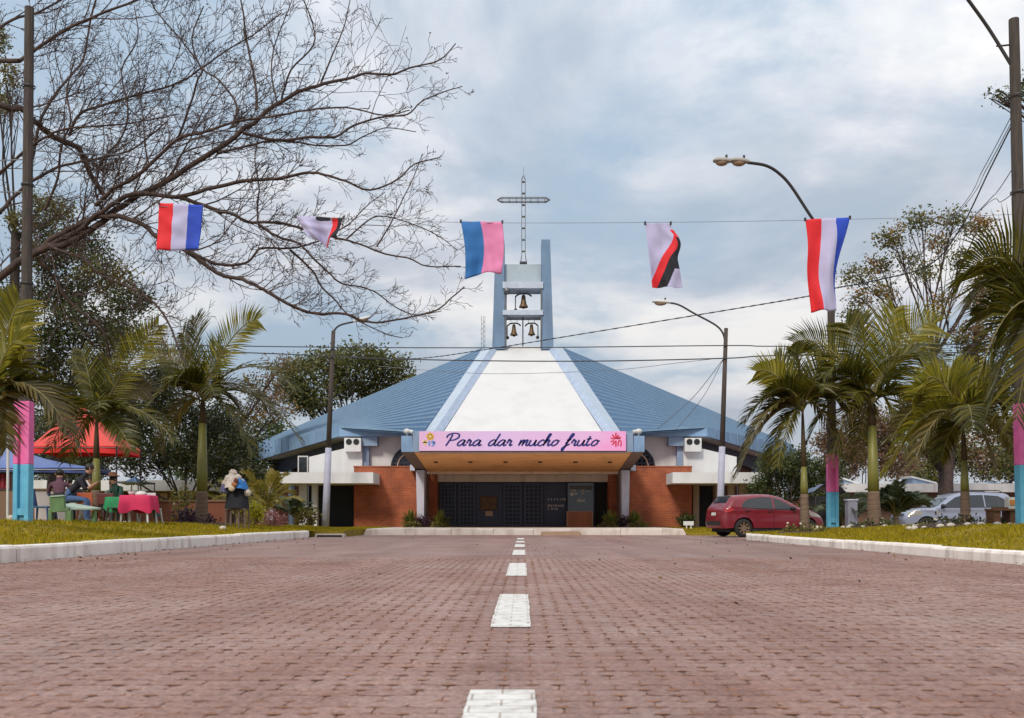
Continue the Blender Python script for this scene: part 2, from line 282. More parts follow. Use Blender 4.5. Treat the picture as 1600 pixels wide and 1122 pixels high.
class MB:
    def __init__(s): s.v = []; s.f = []; s.m = []; s.mi = 0
    def add(s, vs_, fs):
        n = len(s.v); s.v += [tuple(p) for p in vs_]; s.f += [tuple(n + i for i in f) for f in fs]; s.m += [s.mi] * len(fs)
    def box(s, c, d, rot=None, taper=1.0):
        c = Vector(c); h = Vector(d) / 2; vs_ = []
        for z in (-1, 1):
            k = taper if z > 0 else 1
            for x, y in ((-1, -1), (1, -1), (1, 1), (-1, 1)):
                p = Vector((x * h.x * k, y * h.y * k, z * h.z))
                if rot is not None: p = rot @ p
                vs_.append(c + p)
        s.add(vs_, [(3, 2, 1, 0), (4, 5, 6, 7), (0, 1, 5, 4), (1, 2, 6, 5), (2, 3, 7, 6), (3, 0, 4, 7)]); return s
    def bx(s, x0, x1, y0, y1, z0, z1): return s.box(((x0 + x1) / 2, (y0 + y1) / 2, (z0 + z1) / 2), (abs(x1 - x0), abs(y1 - y0), abs(z1 - z0)))
    def poly(s, pts): s.add(pts, [tuple(range(len(pts)))]); return s
    def prism(s, pts, d):
        d = Vector(d); n = len(pts); p = [Vector(q) for q in pts]
        s.add(p + [q + d for q in p], [tuple(range(n - 1, -1, -1)), tuple(range(n, 2 * n))] + [(i, (i + 1) % n, n + (i + 1) % n, n + i) for i in range(n)]); return s
    def tube(s, pts, rad, sides=6, cap=True):
        pts = [Vector(p) for p in pts]; n = len(pts)
        if not isinstance(rad, (list, tuple)): rad = [rad] * n
        t = (pts[1] - pts[0]).normalized(); a = t.orthogonal().normalized(); base = len(s.v)
        for i in range(n):
            tt = (pts[min(i + 1, n - 1)] - pts[max(i - 1, 0)])
            tt = tt.normalized() if tt.length > 1e-9 else t
            a = (a - tt * a.dot(tt)); a = a.normalized() if a.length > 1e-6 else tt.orthogonal().normalized()
            b = tt.cross(a)
            for k in range(sides):
                an = 2 * math.pi * k / sides; s.v.append(tuple(pts[i] + (a * math.cos(an) + b * math.sin(an)) * rad[i]))
        for i in range(n - 1):
            for k in range(sides):
                k2 = (k + 1) % sides; s.f.append((base + i * sides + k, base + i * sides + k2, base + (i + 1) * sides + k2, base + (i + 1) * sides + k)); s.m.append(s.mi)
        if cap:
            s.f.append(tuple(base + k for k in range(sides - 1, -1, -1))); s.m.append(s.mi)
            s.f.append(tuple(base + (n - 1) * sides + k for k in range(sides))); s.m.append(s.mi)
        return s
    def lathe(s, prof, c, n=16, axis='Z'):
        c = Vector(c); base = len(s.v)
        for r_, z in prof:
            for k in range(n):
                an = 2 * math.pi * k / n; x, y = r_ * math.cos(an), r_ * math.sin(an)
                s.v.append(tuple(c + (Vector((x, y, z)) if axis == 'Z' else Vector((x, z, y)) if axis == 'Y' else Vector((z, x, y)))))
        for i in range(len(prof) - 1):
            for k in range(n):
                k2 = (k + 1) % n; q = (base + i * n + k, base + i * n + k2, base + (i + 1) * n + k2, base + (i + 1) * n + k)
                s.f.append(q if axis != 'Y' else q[::-1]); s.m.append(s.mi)
        return s
    def ball(s, c, r, n=10, m=7, sc=(1, 1, 1)):
        c = Vector(c); vs_ = []; fs = []
        for i in range(m + 1):
            th = math.pi * i / m
            for k in range(n):
                a = 2 * math.pi * k / n; vs_.append(c + Vector((r * sc[0] * math.sin(th) * math.cos(a), r * sc[1] * math.sin(th) * math.sin(a), r * sc[2] * math.cos(th))))
        for i in range(m):
            for k in range(n): fs.append((i * n + k, (i + 1) * n + k, (i + 1) * n + (k + 1) % n, i * n + (k + 1) % n))
        s.add(vs_, fs); return s
    def build(s, name, mats, parent=None, smooth=False, loc=None, bevel=0.0):
        o_ = ORG[parent] if parent else (Vector(loc) if loc else Vector((0, 0, 0)))
        me = bpy.data.meshes.new(name); me.from_pydata([tuple(Vector(p) - o_) for p in s.v], [], s.f)
        me.polygons.foreach_set('material_index', s.m)
        if smooth: me.polygons.foreach_set('use_smooth', [True] * len(s.f))
        me.validate(); me.update()
        o = link(name, me, mats, parent, loc)
        if bevel:
            b = o.modifiers.new('edge', 'BEVEL'); b.width = bevel; b.segments = 2; b.limit_method = 'ANGLE'; b.angle_limit = R(40)
        return o
def spline(pts, n=6):
    P = [Vector(p) for p in pts]; out_ = []
    for i in range(len(P) - 1):
        p0 = P[max(i - 1, 0)]; p1 = P[i]; p2 = P[i + 1]; p3 = P[min(i + 2, len(P) - 1)]
        for k in range(n):
            t = k / n; out_.append(.5 * ((2 * p1) + (p2 - p0) * t + (2 * p0 - 5 * p1 + 4 * p2 - p3) * t * t + (3 * p1 - p0 - 3 * p2 + p3) * t ** 3))
    out_.append(P[-1]); return out_
def sstep(a, b, x):
    t = min(1, max(0, (x - a) / (b - a))); return t * t * (3 - 2 * t)
KL, KR = -7.2, 6.65            # road edges
def gz(x, y):
    """height of the ground"""
    if x < KL:
        k = .23; top = .55 - .010 * (y - 20); z = k + (top - k) * sstep(0, 3.2, KL - x)
        return z + .03 * mnoise.noise(Vector((x * .4, y * .4, 0)))
    if x > KR and y < 30:
        k = .17; top = .47 - .012 * (y - 20); z = k + (top - k) * sstep(0, 3.0, x - KR)
        return z + .03 * mnoise.noise(Vector((x * .4, y * .4, 5)))
    return 0.0
def leaf_quads(Cn, size, aspect=.5, up=.0, r=None):
    """one folded rhombus per centre"""
    r = r or rng; n = len(Cn); d = r.normal(size=(n, 3)); d[:, 2] *= (1 - up); d /= np.linalg.norm(d, axis=1)[:, None]
    q = r.normal(size=(n, 3)); q -= d * (q * d).sum(1)[:, None]; q /= np.linalg.norm(q, axis=1)[:, None]
    s_ = (size * r.uniform(.6, 1.3, n))[:, None]
    V = np.stack([Cn - d * s_ * .5, Cn + q * s_ * aspect * .5, Cn + d * s_ * .5, Cn - q * s_ * aspect * .5], 1).reshape(-1, 3)
    return V, np.arange(4 * n).reshape(n, 4)
def clump_pts(center, rad, n_tuft, per, spread, shell=.55, r=None):
    r = r or rng; d = r.normal(size=(n_tuft, 3)); d /= np.linalg.norm(d, axis=1)[:, None]
    rr = shell + (1 - shell) * r.random(n_tuft) ** .6; rr *= r.uniform(.75, 1.12, n_tuft)
    c = np.array(center) + d * rr[:, None] * np.array(rad)
    return (c[:, None, :] + r.normal(size=(n_tuft, per, 3)) * spread).reshape(-1, 3)
# ================================================================== GROUND AND ROAD
mb = MB(); mb.poly([(-900, -60, -.06), (900, -60, -.06), (900, 1500, -.06), (-900, 1500, -.06)])
g = mb.build('ground', mk('dry_ground', (.12, .095, .04), .95, c2=(.08, .06, .03), scale=.3)); g['kind'] = 'structure'
road = MB().bx(KL, KR, -6, 37.6, -.05, -.0045).build('road', M['soil']); road['kind'] = 'structure'; ORG[road] = Vector((0, 0, 0))
PAVE_END = 15.0
PW, PD = .20, .105
def paver_verts(w, d, h, ch):
    x, y = w / 2, d / 2
    cy = ch * .62; o_ = [(-x + ch, -y), (x - ch, -y), (x, -y + cy), (x, y - cy), (x - ch, y), (-x + ch, y), (-x, y - cy), (-x, -y + cy)]
    k = .985
    return [(a, b_, -h) for a, b_ in o_] + [(a * k, b_ * (k + .003), 0) for a, b_ in o_]
PF = [tuple(range(8, 16))] + [(i, (i + 1) % 8, 8 + (i + 1) % 8, 8 + i) for i in range(8)]
slots = []
ny = int((PAVE_END - .5) / PD)
for j in range(ny):
    y = .6 + j * PD
    hw = .56 * y + .5
    for i in range(-40, 40):
        x = i * PW + (PW / 2 if j % 2 else 0) - .07
        if x < KL + .1 or x > KR - .1 or abs(x) > hw: continue
        slots.append((x, y))
order = sorted(range(len(slots)), key=lambda k: (slots[k][1] < 2.75, slots[k][1] + .12 * abs(slots[k][0])))
near = set(order[:300])
pm = []
for k in range(5):
    pr = random.Random(k); me = bpy.data.meshes.new('paver')
    me.from_pydata([(a + pr.uniform(-.004, .004), b_ + pr.uniform(-.004, .004), c) for a, b_, c in paver_verts(PW - .002, PD - .0015, .014, .036)], [], PF); me.update(); me.materials.append(M['paver']); pm.append(me)
Vp, Fp8, Fp4 = [], [], []
for k, (x, y) in enumerate(slots):
    dz = random.uniform(-.0018, .0014); tx, ty = random.uniform(-.006, .006), random.uniform(-.006, .006)
    if k in near:
        o = bpy.data.objects.new('paver', pm[k % 5]); COL.objects.link(o); o.parent = road; o.location = (x, y, dz); o.rotation_euler = (tx, ty, random.uniform(-.012, .012))
    else:
        n = len(Vp)
        for a, b_, c in paver_verts(PW - .002 + random.uniform(-.006, 0), PD - .0015 + random.uniform(-.004, 0), .014, .036 + random.uniform(-.020, .012)): Vp.append((x + a, y + b_, c + dz + tx * b_ + ty * a))
        for f in PF: (Fp8 if len(f) == 8 else Fp4).append(tuple(n + i for i in f))
me = bpy.data.meshes.new('paver_field'); me.from_pydata(Vp, [], Fp8 + Fp4); me.update()
o = link('paver_field', me, M['paver_mass'], road); o['kind'] = 'stuff'
MB().bx(KL, KR, PAVE_END - .1, 37.6, -.004, -.0015).build('far_paving', M['paver_far'], road)['kind'] = 'stuff'
# side street on the right, forecourt behind it
o = MB().bx(KR, 60, 29.6, 60, -.04, -.006).build('side_street', M['paver_far']); o['kind'] = 'structure'
# brown soil lodged where the blocks meet
V, Fs = [], []
for (x, y) in slots:
    for sx in (0, 1):
        if random.random() < .42: continue
        cx, cy = x + (sx - .5) * PW, y + PD / 2 * (1 if random.random() < .5 else -1); n = len(V); w_, d_ = random.uniform(.018, .038), random.uniform(.012, .022); p0 = random.uniform(0, 6)
        V += [(cx + w_ * math.cos(p0 + k * math.pi / 3) * random.uniform(.7, 1.1), cy + d_ * math.sin(p0 + k * math.pi / 3) * random.uniform(.7, 1.1), .0012) for k in range(6)] + [(cx, cy, .004)]
        Fs += [(n + k, n + (k + 1) % 6, n + 6) for k in range(6)]
link('joint_soil', np_mesh('joint_soil', V, Fs), mk('orange_brown_soil', (.27, .125, .066), .95, c2=(.16, .075, .042), scale=6), road)['kind'] = 'stuff'
# dashes
for (y0, y1) in [(1.5, 3.36), (5.33, 7.69), (10.2, 13.2), (16.2, 18.9), (20.9, 23.3), (25.0, 26.8), (29.0, 31.0)]:
    pts = []
    w = .113
    n = 26
    L_, R_ = [], []
    for i in range(n + 1):
        y = y0 + (y1 - y0) * i / n
        L_.append((-.07 - w + random.uniform(-.004, .004), y, .005)); R_.append((-.07 + w + random.uniform(-.004, .004), y, .005))
    for q in (L_, R_): q[0] = (q[0][0], y0 + random.uniform(-.01, .01), .005)
    b_ = MB(); b_.add(L_ + R_, [(i, n + 1 + i, n + 2 + i, i + 1) for i in range(n)]); b_.build('dash_marking', M['marking'], road)
# kerbs
def kerb(name, x, side, y0, y1, h, step):
    root = MB().bx(x + side * .02, x + side * .14, y0 + .02, y1 - .02, -.05, h - .04).build(name, M['soil']); root['kind'] = 'structure'; ORG[root] = Vector((0, 0, 0))
    y = y0
    while y < y1 - .1:
        L_ = min(step * random.uniform(.9, 1.1), y1 - y); b_ = MB(); jx = random.uniform(-.012, .012); jz = random.uniform(-.008, .008)
        pr = [(0, -.03), (0, h - .05 + jz), (.02, h - .015 + jz), (.05, h + jz), (.17, h + jz), (.17, -.03)]
        ya, yb = y + .006, y + L_ - .006
        v = [(x + jx + side * a, ya, z) for a, z in pr] + [(x + jx + random.uniform(-.006, .006) + side * a, yb, z) for a, z in pr]
        n = len(pr); fs = [(i, (i + 1) % n, n + (i + 1) % n, n + i) for i in range(n)] + [tuple(range(n - 1, -1, -1)), tuple(range(n, 2 * n))]
        b_.add(v, fs); b_.build('kerb_stone', M['kerb'], root); y += L_
    return root
kerb('kerb', KL + .02, -1, 3, 32.3, .24, 2.1); kerb('kerb', KR, 1, 3, 28.6, .18, 2.1)
# lawns
def lawn(x0, x1, y0, y1, nx, ny):
    xs = [x0 + (x1 - x0) * (i / nx) ** 1.6 for i in range(nx + 1)]; ys = [y0 + (y1 - y0) * j / ny for j in range(ny + 1)]
    V = [(x, y, gz(x, y) - .005) for y in ys for x in xs]; n = nx + 1
    Fs = [(j * n + i, j * n + i + 1, (j + 1) * n + i + 1, (j + 1) * n + i) for j in range(ny) for i in range(nx)]
    o = link('lawn', np_mesh('lawn', V, Fs, smooth=True), M['lawn']); o['kind'] = 'structure'; return o
lawn(KL - .14, -45, 2, 62, 40, 70); lawn(KR + .14, 40, 2, 29.4, 40, 40)
# turned end of the right kerb and front of the lawn end
mb = MB(); arc = [(KR, 28.6)] + [(KR + .9 - .9 * math.cos(a), 28.6 + .9 * math.sin(a)) for a in (R(30), R(60), R(90))] + [(30, 29.5)]
for i in range(len(arc) - 1):
    a, b_ = Vector((*arc[i], 0)), Vector((*arc[i + 1], 0)); d = (b_ - a).normalized(); nrm = Vector((d.y, -d.x, 0)) * .16
    mb.prism([a + Vector((0, 0, -.03)), b_ + Vector((0, 0, -.03)), b_ + nrm + Vector((0, 0, -.03)), a + nrm + Vector((0, 0, -.03))], (0, 0, .22))
o = mb.build('kerb_end', M['kerb']); o['kind'] = 'structure'
def grass_blades(name, n, x0, x1, y0, y1, hgt, r, bias=1.0):
    x = x0 + (x1 - x0) * r.random(n) ** bias; y = y0 + (y1 - y0) * r.random(n) ** 1.5
    z = np.array([gz(a, b_) for a, b_ in zip(x, y)]); B = np.stack([x, y, z - .01], 1)
    a = r.uniform(0, 6.283, n); w = .006 + .0006 * y; nz = np.array([mnoise.noise(Vector((p, q, 9.0)) * .8) + .5 * mnoise.noise(Vector((p, q, 3.0)) * 2.6) for p, q in zip(x, y)]); h = hgt * r.uniform(.5, 1.3, n) * np.clip(1.05 - nz * 1.1, .25, 1.7); ln = r.normal(size=(n, 2)) * .028
    dx = np.stack([np.cos(a) * w, np.sin(a) * w, np.zeros(n)], 1); T = B + np.stack([ln[:, 0], ln[:, 1], h], 1)
    V = np.stack([B - dx, B + dx, T], 1).reshape(-1, 3)
    o = link(name, np_mesh(name, V, np.arange(3 * n).reshape(n, 3)), M['grass']); o['kind'] = 'stuff'; return o
gr = np.random.default_rng(3)
grass_blades('grass', 70000, KL - .12, -17, 7, 40, .062, gr, 1.35); grass_blades('grass', 60000, KR + .15, 17, 7, 29.4, .060, gr, 1.3)
# flat verge strips beside the church apron
def verge(x0, x1, y0, y1, z0, z1):
    mb = MB(); mb.prism([(x0, y0, -.05), (x0, y0, z0), (x0, y1, z1), (x0, y1, -.05)], (x1 - x0, 0, 0))
    o = mb.build('verge', M['lawn']); o['kind'] = 'structure'
    n = 4500; x = gr.uniform(x0, x1, n); y = gr.uniform(y0, y1, n); z = z0 + (z1 - z0) * (y - y0) / (y1 - y0)
    B = np.stack([x, y, z], 1); w = np.full(n, .02); a = gr.uniform(0, 6.28, n); dx = np.stack([np.cos(a) * w, np.sin(a) * w, 0 * w], 1); T = B + np.stack([gr.normal(size=n) * .03, gr.normal(size=n) * .03, gr.uniform(.03, .08, n)], 1)
    V = np.stack([B - dx, B + dx, T], 1).reshape(-1, 3); link('grass', np_mesh('grass', V, np.arange(3 * n).reshape(n, 3)), M['grass'])['kind'] = 'stuff'
verge(6.35, 10.5, 36.6, 45.8, .05, .22); verge(KL - .45, -6.27, 33.6, 46.0, .215, .235)
# paved apron with its front kerb
o = MB().bx(-6.1, 6.25, 37.6, 47.8, -.05, .245).build('pavement', M['plinth']); o['kind'] = 'structure'; ORG[o] = Vector((0, 0, 0)); apron = o
x = -6.25
while x < 6.3:
    x2 = min(x + random.uniform(1.5, 1.9), 6.4); jz = random.uniform(-.006, .006)
    mb = MB(); s0 = .14 if x < -6 else .004; s1 = .14 if x2 > 6.3 else .004
    mb.prism([(x + .005, 37.36, -.03), (x2 - .005, 37.36, -.03), (x2 - s1, 37.37, .20), (x2 - s1 - .02, 37.40, .25 + jz), (x + s0 + .02, 37.40, .25 + jz), (x + s0, 37.37, .20)], (0, .19, 0))
    mb.build('kerb_stone', M['plinth'], apron); x = x2
# concrete car ramp at the apron kerb and storm drain by the left kerb end
mb = MB(); mb.prism([(.72, 36.95, -.01), (.72, 37.33, -.01), (.72, 37.33, .14), (.76, 37.0, .03)], (1.5, 0, 0))
o = mb.build('kerb_ramp', mk('brown_cement', (.30, .19, .11), .9, c2=(.22, .13, .08), scale=4, bump=.4)); tag(o, 'short brown cement ramp against the pale kerb of the church apron', 'ramp')
t = thing('storm_drain', 'dark storm drain slot below the grass at the far end of the white kerb', 'drain', (-6.75, 33.2, 0))
MB().bx(-7.15, -6.25, 33.3, 33.58, -.02, .06).build('opening', M['black'], t); MB().bx(-7.2, -6.2, 33.25, 33.6, .064, .11).build('lid', M['plinth'], t)
for xx in (-7.17, -6.23): MB().bx(xx - .03, xx + .03, 33.24, 33.6, -.02, .062).build('side_block', M['plinth'], t)
# litter of leaves
n = 420; xs = np.where(gr.random(n) < .6, KL + .05 + gr.exponential(.5, n), KR - gr.exponential(.8, n)); ys = gr.uniform(6, 34, n)
k = gr.random(n) < .15; xs = np.where(k, gr.uniform(KL + .2, KR - .2, n), xs); xs = np.clip(xs, KL + .06, KR - .06)
V, Fs = leaf_quads(np.stack([xs, ys, gr.uniform(.012, .03, n)], 1), .05, .6, .75, gr)
o = link('fallen_leaves', np_mesh('fallen_leaves', V, Fs), leaf_mat('fallen_leaf', [(.05, .03, .02), (.13, .07, .035), (.22, .13, .06)], 0)); o['kind'] = 'stuff'

# ================================================================== CHURCH
ch = thing('church', 'brick church with blue ribbed roof, white sloping gable and open bell tower', 'church', (0, 46, 0))
def P(name, mb, mat, parent=ch, **k): return mb.build(name, mat, parent, **k)
# white gable
mb = MB(); a, b_, c, d = C(-37, 541, 55), C(37, 541, 55), C(140, 700, 44.6), C(-140, 700, 44.6); mb.prism([d, c, b_, a], (0, .5, -.35)); P('gable', mb, M['gable'])
for s in (-1, 1):
    # ridge beam of triangular section: colours carry the light, bright outer face, shaded blue inner face
    o0, m0, i0 = C(s * 62, 543, 55.3), C(s * 48, 541, 54.4), C(s * 36.5, 541, 54.95)
    o1, m1, i1 = C(s * 168, 694, 45.2), C(s * 155, 697, 44.2), C(s * 140, 697, 44.75)
    up = Vector((0, 0, .06))
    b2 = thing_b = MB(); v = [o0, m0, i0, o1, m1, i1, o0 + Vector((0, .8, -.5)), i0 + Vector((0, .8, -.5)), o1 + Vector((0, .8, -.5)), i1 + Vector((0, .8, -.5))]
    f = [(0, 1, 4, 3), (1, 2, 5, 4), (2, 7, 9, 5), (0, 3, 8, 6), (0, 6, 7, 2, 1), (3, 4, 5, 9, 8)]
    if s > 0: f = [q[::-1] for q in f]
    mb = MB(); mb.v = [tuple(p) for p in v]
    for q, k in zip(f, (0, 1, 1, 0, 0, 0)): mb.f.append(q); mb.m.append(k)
    P('ridge_beam', mb, [M['pale_blue'], mk('shaded_inner_face', (.40, .48, .62), .6)])
    # ruled roof slope
    Rt = lambda t: C(s * 61, 544, 55.4).lerp(C(s * 156, 676, 46.0), t)
    E0, E1 = C(s * 422, 697, 58), C(s * 287, 668, 47.4)
    Et = lambda t: E0.lerp(E1, t)
    roof = MB().prism([Rt(0), Rt(0) + Vector((-s * .2, 6, 0)), E0 + Vector((-s * 3, 14, 0)), E0], (0, 0, -.1)); roof = P('roof', roof, M['roof'])
    N = 19
    for i in range(N):
        t0, t1 = i / N, (i + 1) / N; a, b_, c, d = Rt(t0), Rt(t1), Et(t1), Et(t0); mb = MB(); dn = Vector((0, 0, -.06))
        v = [a, a.lerp(d, .5), d, b_, b_.lerp(c, .5), c]; v += [p + dn for p in v]
        f = [(0, 1, 4, 3), (1, 2, 5, 4), (6, 9, 10, 7), (7, 10, 11, 8), (0, 6, 7, 1), (1, 7, 8, 2), (3, 4, 10, 9), (4, 5, 11, 10), (0, 3, 9, 6), (2, 8, 11, 5)]
        mb.add(v, f if s > 0 else [q[::-1] for q in f]); mb.build('roof_panel', M['roof'], roof)
    for i in range(N + 1):
        t = i / N; up = Vector((0, 0, .05)); MB().tube([Rt(t) + up * .4, Rt(t).lerp(Et(t), .5) + up * .6, Et(t) + up * .4], .055, 4).build('roof_rib', M['rib'], roof)
    # ceiling below the ribs to the front fascia, triangle at the foot of the ridge
    mb = MB(); mb.prism([Rt(1), E1, C(s * 186, 669, 46.9)], (0, 0, -.08)); mb.build('roof_panel', M['roof'], roof)
    # fascias
    Fb0, Fb1 = C(s * 422, 722, 58), C(s * 287, 682, 47.4)
    out_n = Vector((s * .83, -.57, 0))
    back = P('fascia_board', MB().prism([E1 - out_n * .02, E0 - out_n * .02, Fb0 - out_n * .02, Fb1 - out_n * .02], -out_n * .12), M['mid_blue'])
    NP = 13
    for i in range(NP):
        t0, t1 = i / NP, (i + 1) / NP - .012
        mb = MB(); mb.prism([E1.lerp(E0, t0), E1.lerp(E0, t1), Fb1.lerp(Fb0, t1), Fb1.lerp(Fb0, t0)], out_n * .05); mb.build('fascia_panel', M['fascia'], back)
        mb = MB(); p, q = E1.lerp(E0, t1 + .006), Fb1.lerp(Fb0, t1 + .006); mb.tube([p + out_n * .05, q + out_n * .05], .035, 4); mb.build('fascia_seam', M['rib'], back)
    P('front_fascia', MB().bx(E1.x, s * 5.6, 47.35, 47.6, Fb1.z, E1.z + .01), M['fascia'])
    # white eaves soffit
    inn = -out_n
    P('eaves_soffit', MB().prism([Fb1 + Vector((0, .3, .03)), Fb0 + Vector((0, .3, .03)), Fb0 + inn * 1.6 + Vector((0, 0, .05)), Fb1 + inn * 1.6 + Vector((0, 0, .05))], (0, 0, .06)), M['white'])
    # side wall and navy band coloured dark for the eaves' shade; pilasters
    w1, w0 = E1 + inn * 1.25, E0 + inn * 1.25; z0, z1 = -.05, 4.75; zb0 = Fb0.z + .04
    sw = P('side_wall', MB().prism([(w1.x, w1.y, z0), (w0.x, w0.y, z0), (w0.x, w0.y, zb0), (w1.x, w1.y, z1)], inn * .3), M['brick_shaded'])
    P('shaded_navy_band', MB().prism([(w1.x, w1.y, 4.30), (w0.x, w0.y, 3.2), (w0.x, w0.y, 4.02), (w1.x, w1.y, 4.72)], out_n * .25), M['navy'])
    for t in (.28, .5, .72):
        p = w1.lerp(w0, t) + out_n * .02; q = w1.lerp(w0, t + .035) + out_n * .02
        P('pilaster', MB().prism([(p.x, p.y, 0), (q.x, q.y, 0), (q.x, q.y, 4.0), (p.x, p.y, 4.0)], out_n * .18), M['mid_blue'])
    P('side_opening', MB().prism([(w1.lerp(w0, .32).x, w1.lerp(w0, .32).y, .1), (w1.lerp(w0, .49).x, w1.lerp(w0, .49).y, .1), (w1.lerp(w0, .49).x, w1.lerp(w0, .49).y, 2.7), (w1.lerp(w0, .32).x, w1.lerp(w0, .32).y, 2.7)], out_n * .05), M['navy_dark'])
    # front upper wall with round window
    P('upper_wall', MB().bx(s * 8.05, s * 4.9, 48.0, 48.3, 2.0, 4.95), M['white'])
    wc = C(s * 173, 730, 47.98); wr = 1.06
    win = P('round_window', MB().lathe([(wr, 0), (wr, -.10), (wr - .10, -.10), (wr - .10, .0)], wc, 40, 'Y'), M['navy_dark'], smooth=False)
    disc = MB(); disc.poly([wc + Vector((math.cos(a) * (wr - .04), -.012, math.sin(a) * (wr - .04))) for a in [i * math.pi / 20 for i in range(40)]]); disc.build('pane', M['glass'], win)
    for i in range(-4, 5):
        h = math.sqrt(max(.01, (wr - .1) ** 2 - (i * .2) ** 2)); mb = MB().bx(wc.x + i * .2 - .018, wc.x + i * .2 + .018, wc.y - .06, wc.y - .02, wc.z - h, wc.z + h); mb.build('glazing_bar', M['navy_mid'], win)
        mb = MB().bx(wc.x - h, wc.x + h, wc.y - .085, wc.y - .055, wc.z + i * .2 - .018, wc.z + i * .2 + .018); mb.build('glazing_bar', M['navy_mid'], win)
    MB().tube([wc + Vector((math.cos(a) * .72, -.09, math.sin(a) * .72)) for a in [i * math.pi / 16 for i in range(33)]], .03, 5).build('inner_ring', M['cream'], win)
    # pilaster with cap, ventilator box
    P('pilaster', MB().bx(s * 8.03, s * 7.66, 47.72, 47.97, 2.6, 4.45), M['mid_blue']); P('pilaster_cap', MB().bx(s * 7.95, s * 7.2, 47.45, 47.95, 4.25, 4.70), M['mid_blue'])
    vx0, vx1 = C(s * 278, 0, 47.4).x, C(s * 252, 0, 47.4).x; vz0, vz1 = C(0, 706, 47.4).z, C(0, 681, 47.4).z
    vb = P('ventilator_box', MB().bx(vx0, vx1, 47.2, 47.9, vz0, vz1 - .12), M['white'])
    for k in (.28, .72):
        cx = vx0 + (vx1 - vx0) * k; MB().lathe([(.0, -.03), (.15, -.03), (.15, .01)], (cx, 47.21, (vz0 + vz1) / 2 + .08), 14, 'Y').build('vent_opening', M['black'], vb)
    # annex above the slab
    yA = 47.6; pz = lambda py: C(0, py, yA).z; px_ = lambda dx: s * dx * yA / F
    P('annex_wall', MB().prism([(px_(334), yA, 2.4), (px_(334), yA, pz(714)), (px_(272), yA, pz(699)), (px_(251), yA, pz(699)), (px_(251), yA, 2.4)], (0, .35, 0)), M['white'])
    # brick wing wall
    bwz = C(0, 728, 46).z; P('brick_wall', MB().bx(C(s * 264, 0, 46).x, C(s * 163, 0, 46).x, 46, 47.9, -.05, bwz - .06), M['brick']); P('coping', MB().bx(C(s * 264.6, 0, 46).x, C(s * 162.6, 0, 46).x, 45.97, 47.93, bwz - .06, bwz), M['brick'])
    # flat white slab porch
    zs0, zs1 = C(0, 755, 44).z, C(0, 738, 44).z
    sl = P('porch_slab', MB().bx(C(s * 381, 0, 44).x, C(s * 234, 0, 44).x, 44, 47.4, zs0, zs1), M['white'])
    for (a, b_) in ((350, 338), (330, 322)): P('porch_column', MB().bx(C(s * a, 0, 45.2).x, C(s * b_, 0, 45.2).x, 45.2, 45.55, -.05, zs0), M['white'] if s < 0 else M['beige'])
    P('porch_wall', MB().bx(C(s * 336, 0, 47.3).x, C(s * 266, 0, 47.3).x, 47.45, 47.58, -.05, zs0 + .1), M['navy_dark'] if s < 0 else M['brown_wall'])
    dr = P('side_door', MB().bx(C(s * 322, 0, 47).x if s < 0 else C(300, 0, 47).x, C(s * 266, 0, 47).x if s < 0 else C(276, 0, 47).x, 47.3, 47.42, .05, zs0 - .02), M['navy_dark'])
    if s > 0:
        for a, b_ in ((266, 275.5), (301, 308)): P('porch_pier', MB().bx(C(a, 0, 46.6).x, C(b_, 0, 46.6).x, 46.6, 47.3, -.05, zs0), M['beige'])
    for (a, b_, t_) in ((349, 333, 713), (331, 320, 716)):
        if s > 0 and a > 340: continue
        w_ = P('window', MB().bx(C(s * a, 0, 50).x, C(s * b_, 0, 50).x, 49.6, 49.8, C(0, 742, 50).z, C(0, t_, 50).z), M['white'])
        x0, x1 = sorted((C(s * a, 0, 50).x, C(s * b_, 0, 50).x)); MB().bx(x0 + .07, x1 - .07, 49.56, 49.61, C(0, 742, 50).z + .08, C(0, t_, 50).z - .07).build('pane', M['glass'] if s < 0 else M['beige'], w_)
    # canopy side beam, pier, stub
    A0, A1 = C(s * 190, 681, 40.05), C(s * 173, 681, 40.05); B0, B1 = C(s * 190, 706, 40.05), C(s * 172, 706, 40.05)
    D0, D1 = C(s * 167, 735, 46.2), C(s * 149.5, 736, 46.2); uz = Vector((0, 0, .75))
    v = [A0, A1, B1, B0, D0 + uz, D1 + uz, D1, D0]; f = [(0, 1, 2, 3), (7, 6, 5, 4), (0, 4, 5, 1), (2, 6, 7, 3), (0, 3, 7, 4), (1, 5, 6, 2)]
    mb = MB(); mb.v = [tuple(p) for p in v]
    for q, k in zip(f, (0, 0, 0, 1, 0, 1)): mb.f.append(q if s < 0 else q[::-1]); mb.m.append(k)
    P('canopy_beam', mb, [M['fascia'], M['beam']])
    zt = C(0, 738, 45.6).z
    v = [C(s * 167, 0, 45.5), C(s * 154, 0, 45.5), C(s * 165, 0, 45.5), C(s * 155, 0, 45.5)]
    mb = MB(); mb.add([(v[2].x, 45.5, -.05), (v[3].x, 45.5, -.05), (v[3].x, 46.3, -.05), (v[2].x, 46.3, -.05), (v[0].x, 45.5, zt + .1), (v[1].x, 45.5, zt + .1), (v[1].x, 46.3, zt + .1), (v[0].x, 46.3, zt + .1)], [(3, 2, 1, 0), (4, 5, 6, 7), (0, 1, 5, 4), (1, 2, 6, 5), (2, 3, 7, 6), (3, 0, 4, 7)]); P('pier', mb, M['pier'])
    P('beam_stub', MB().bx(C(s * 175, 0, 45.8).x, C(s * 167.5, 0, 45.8).x, 45.4, 45.95, C(0, 736, 45.8).z, C(0, 727, 45.8).z), M['pier'])
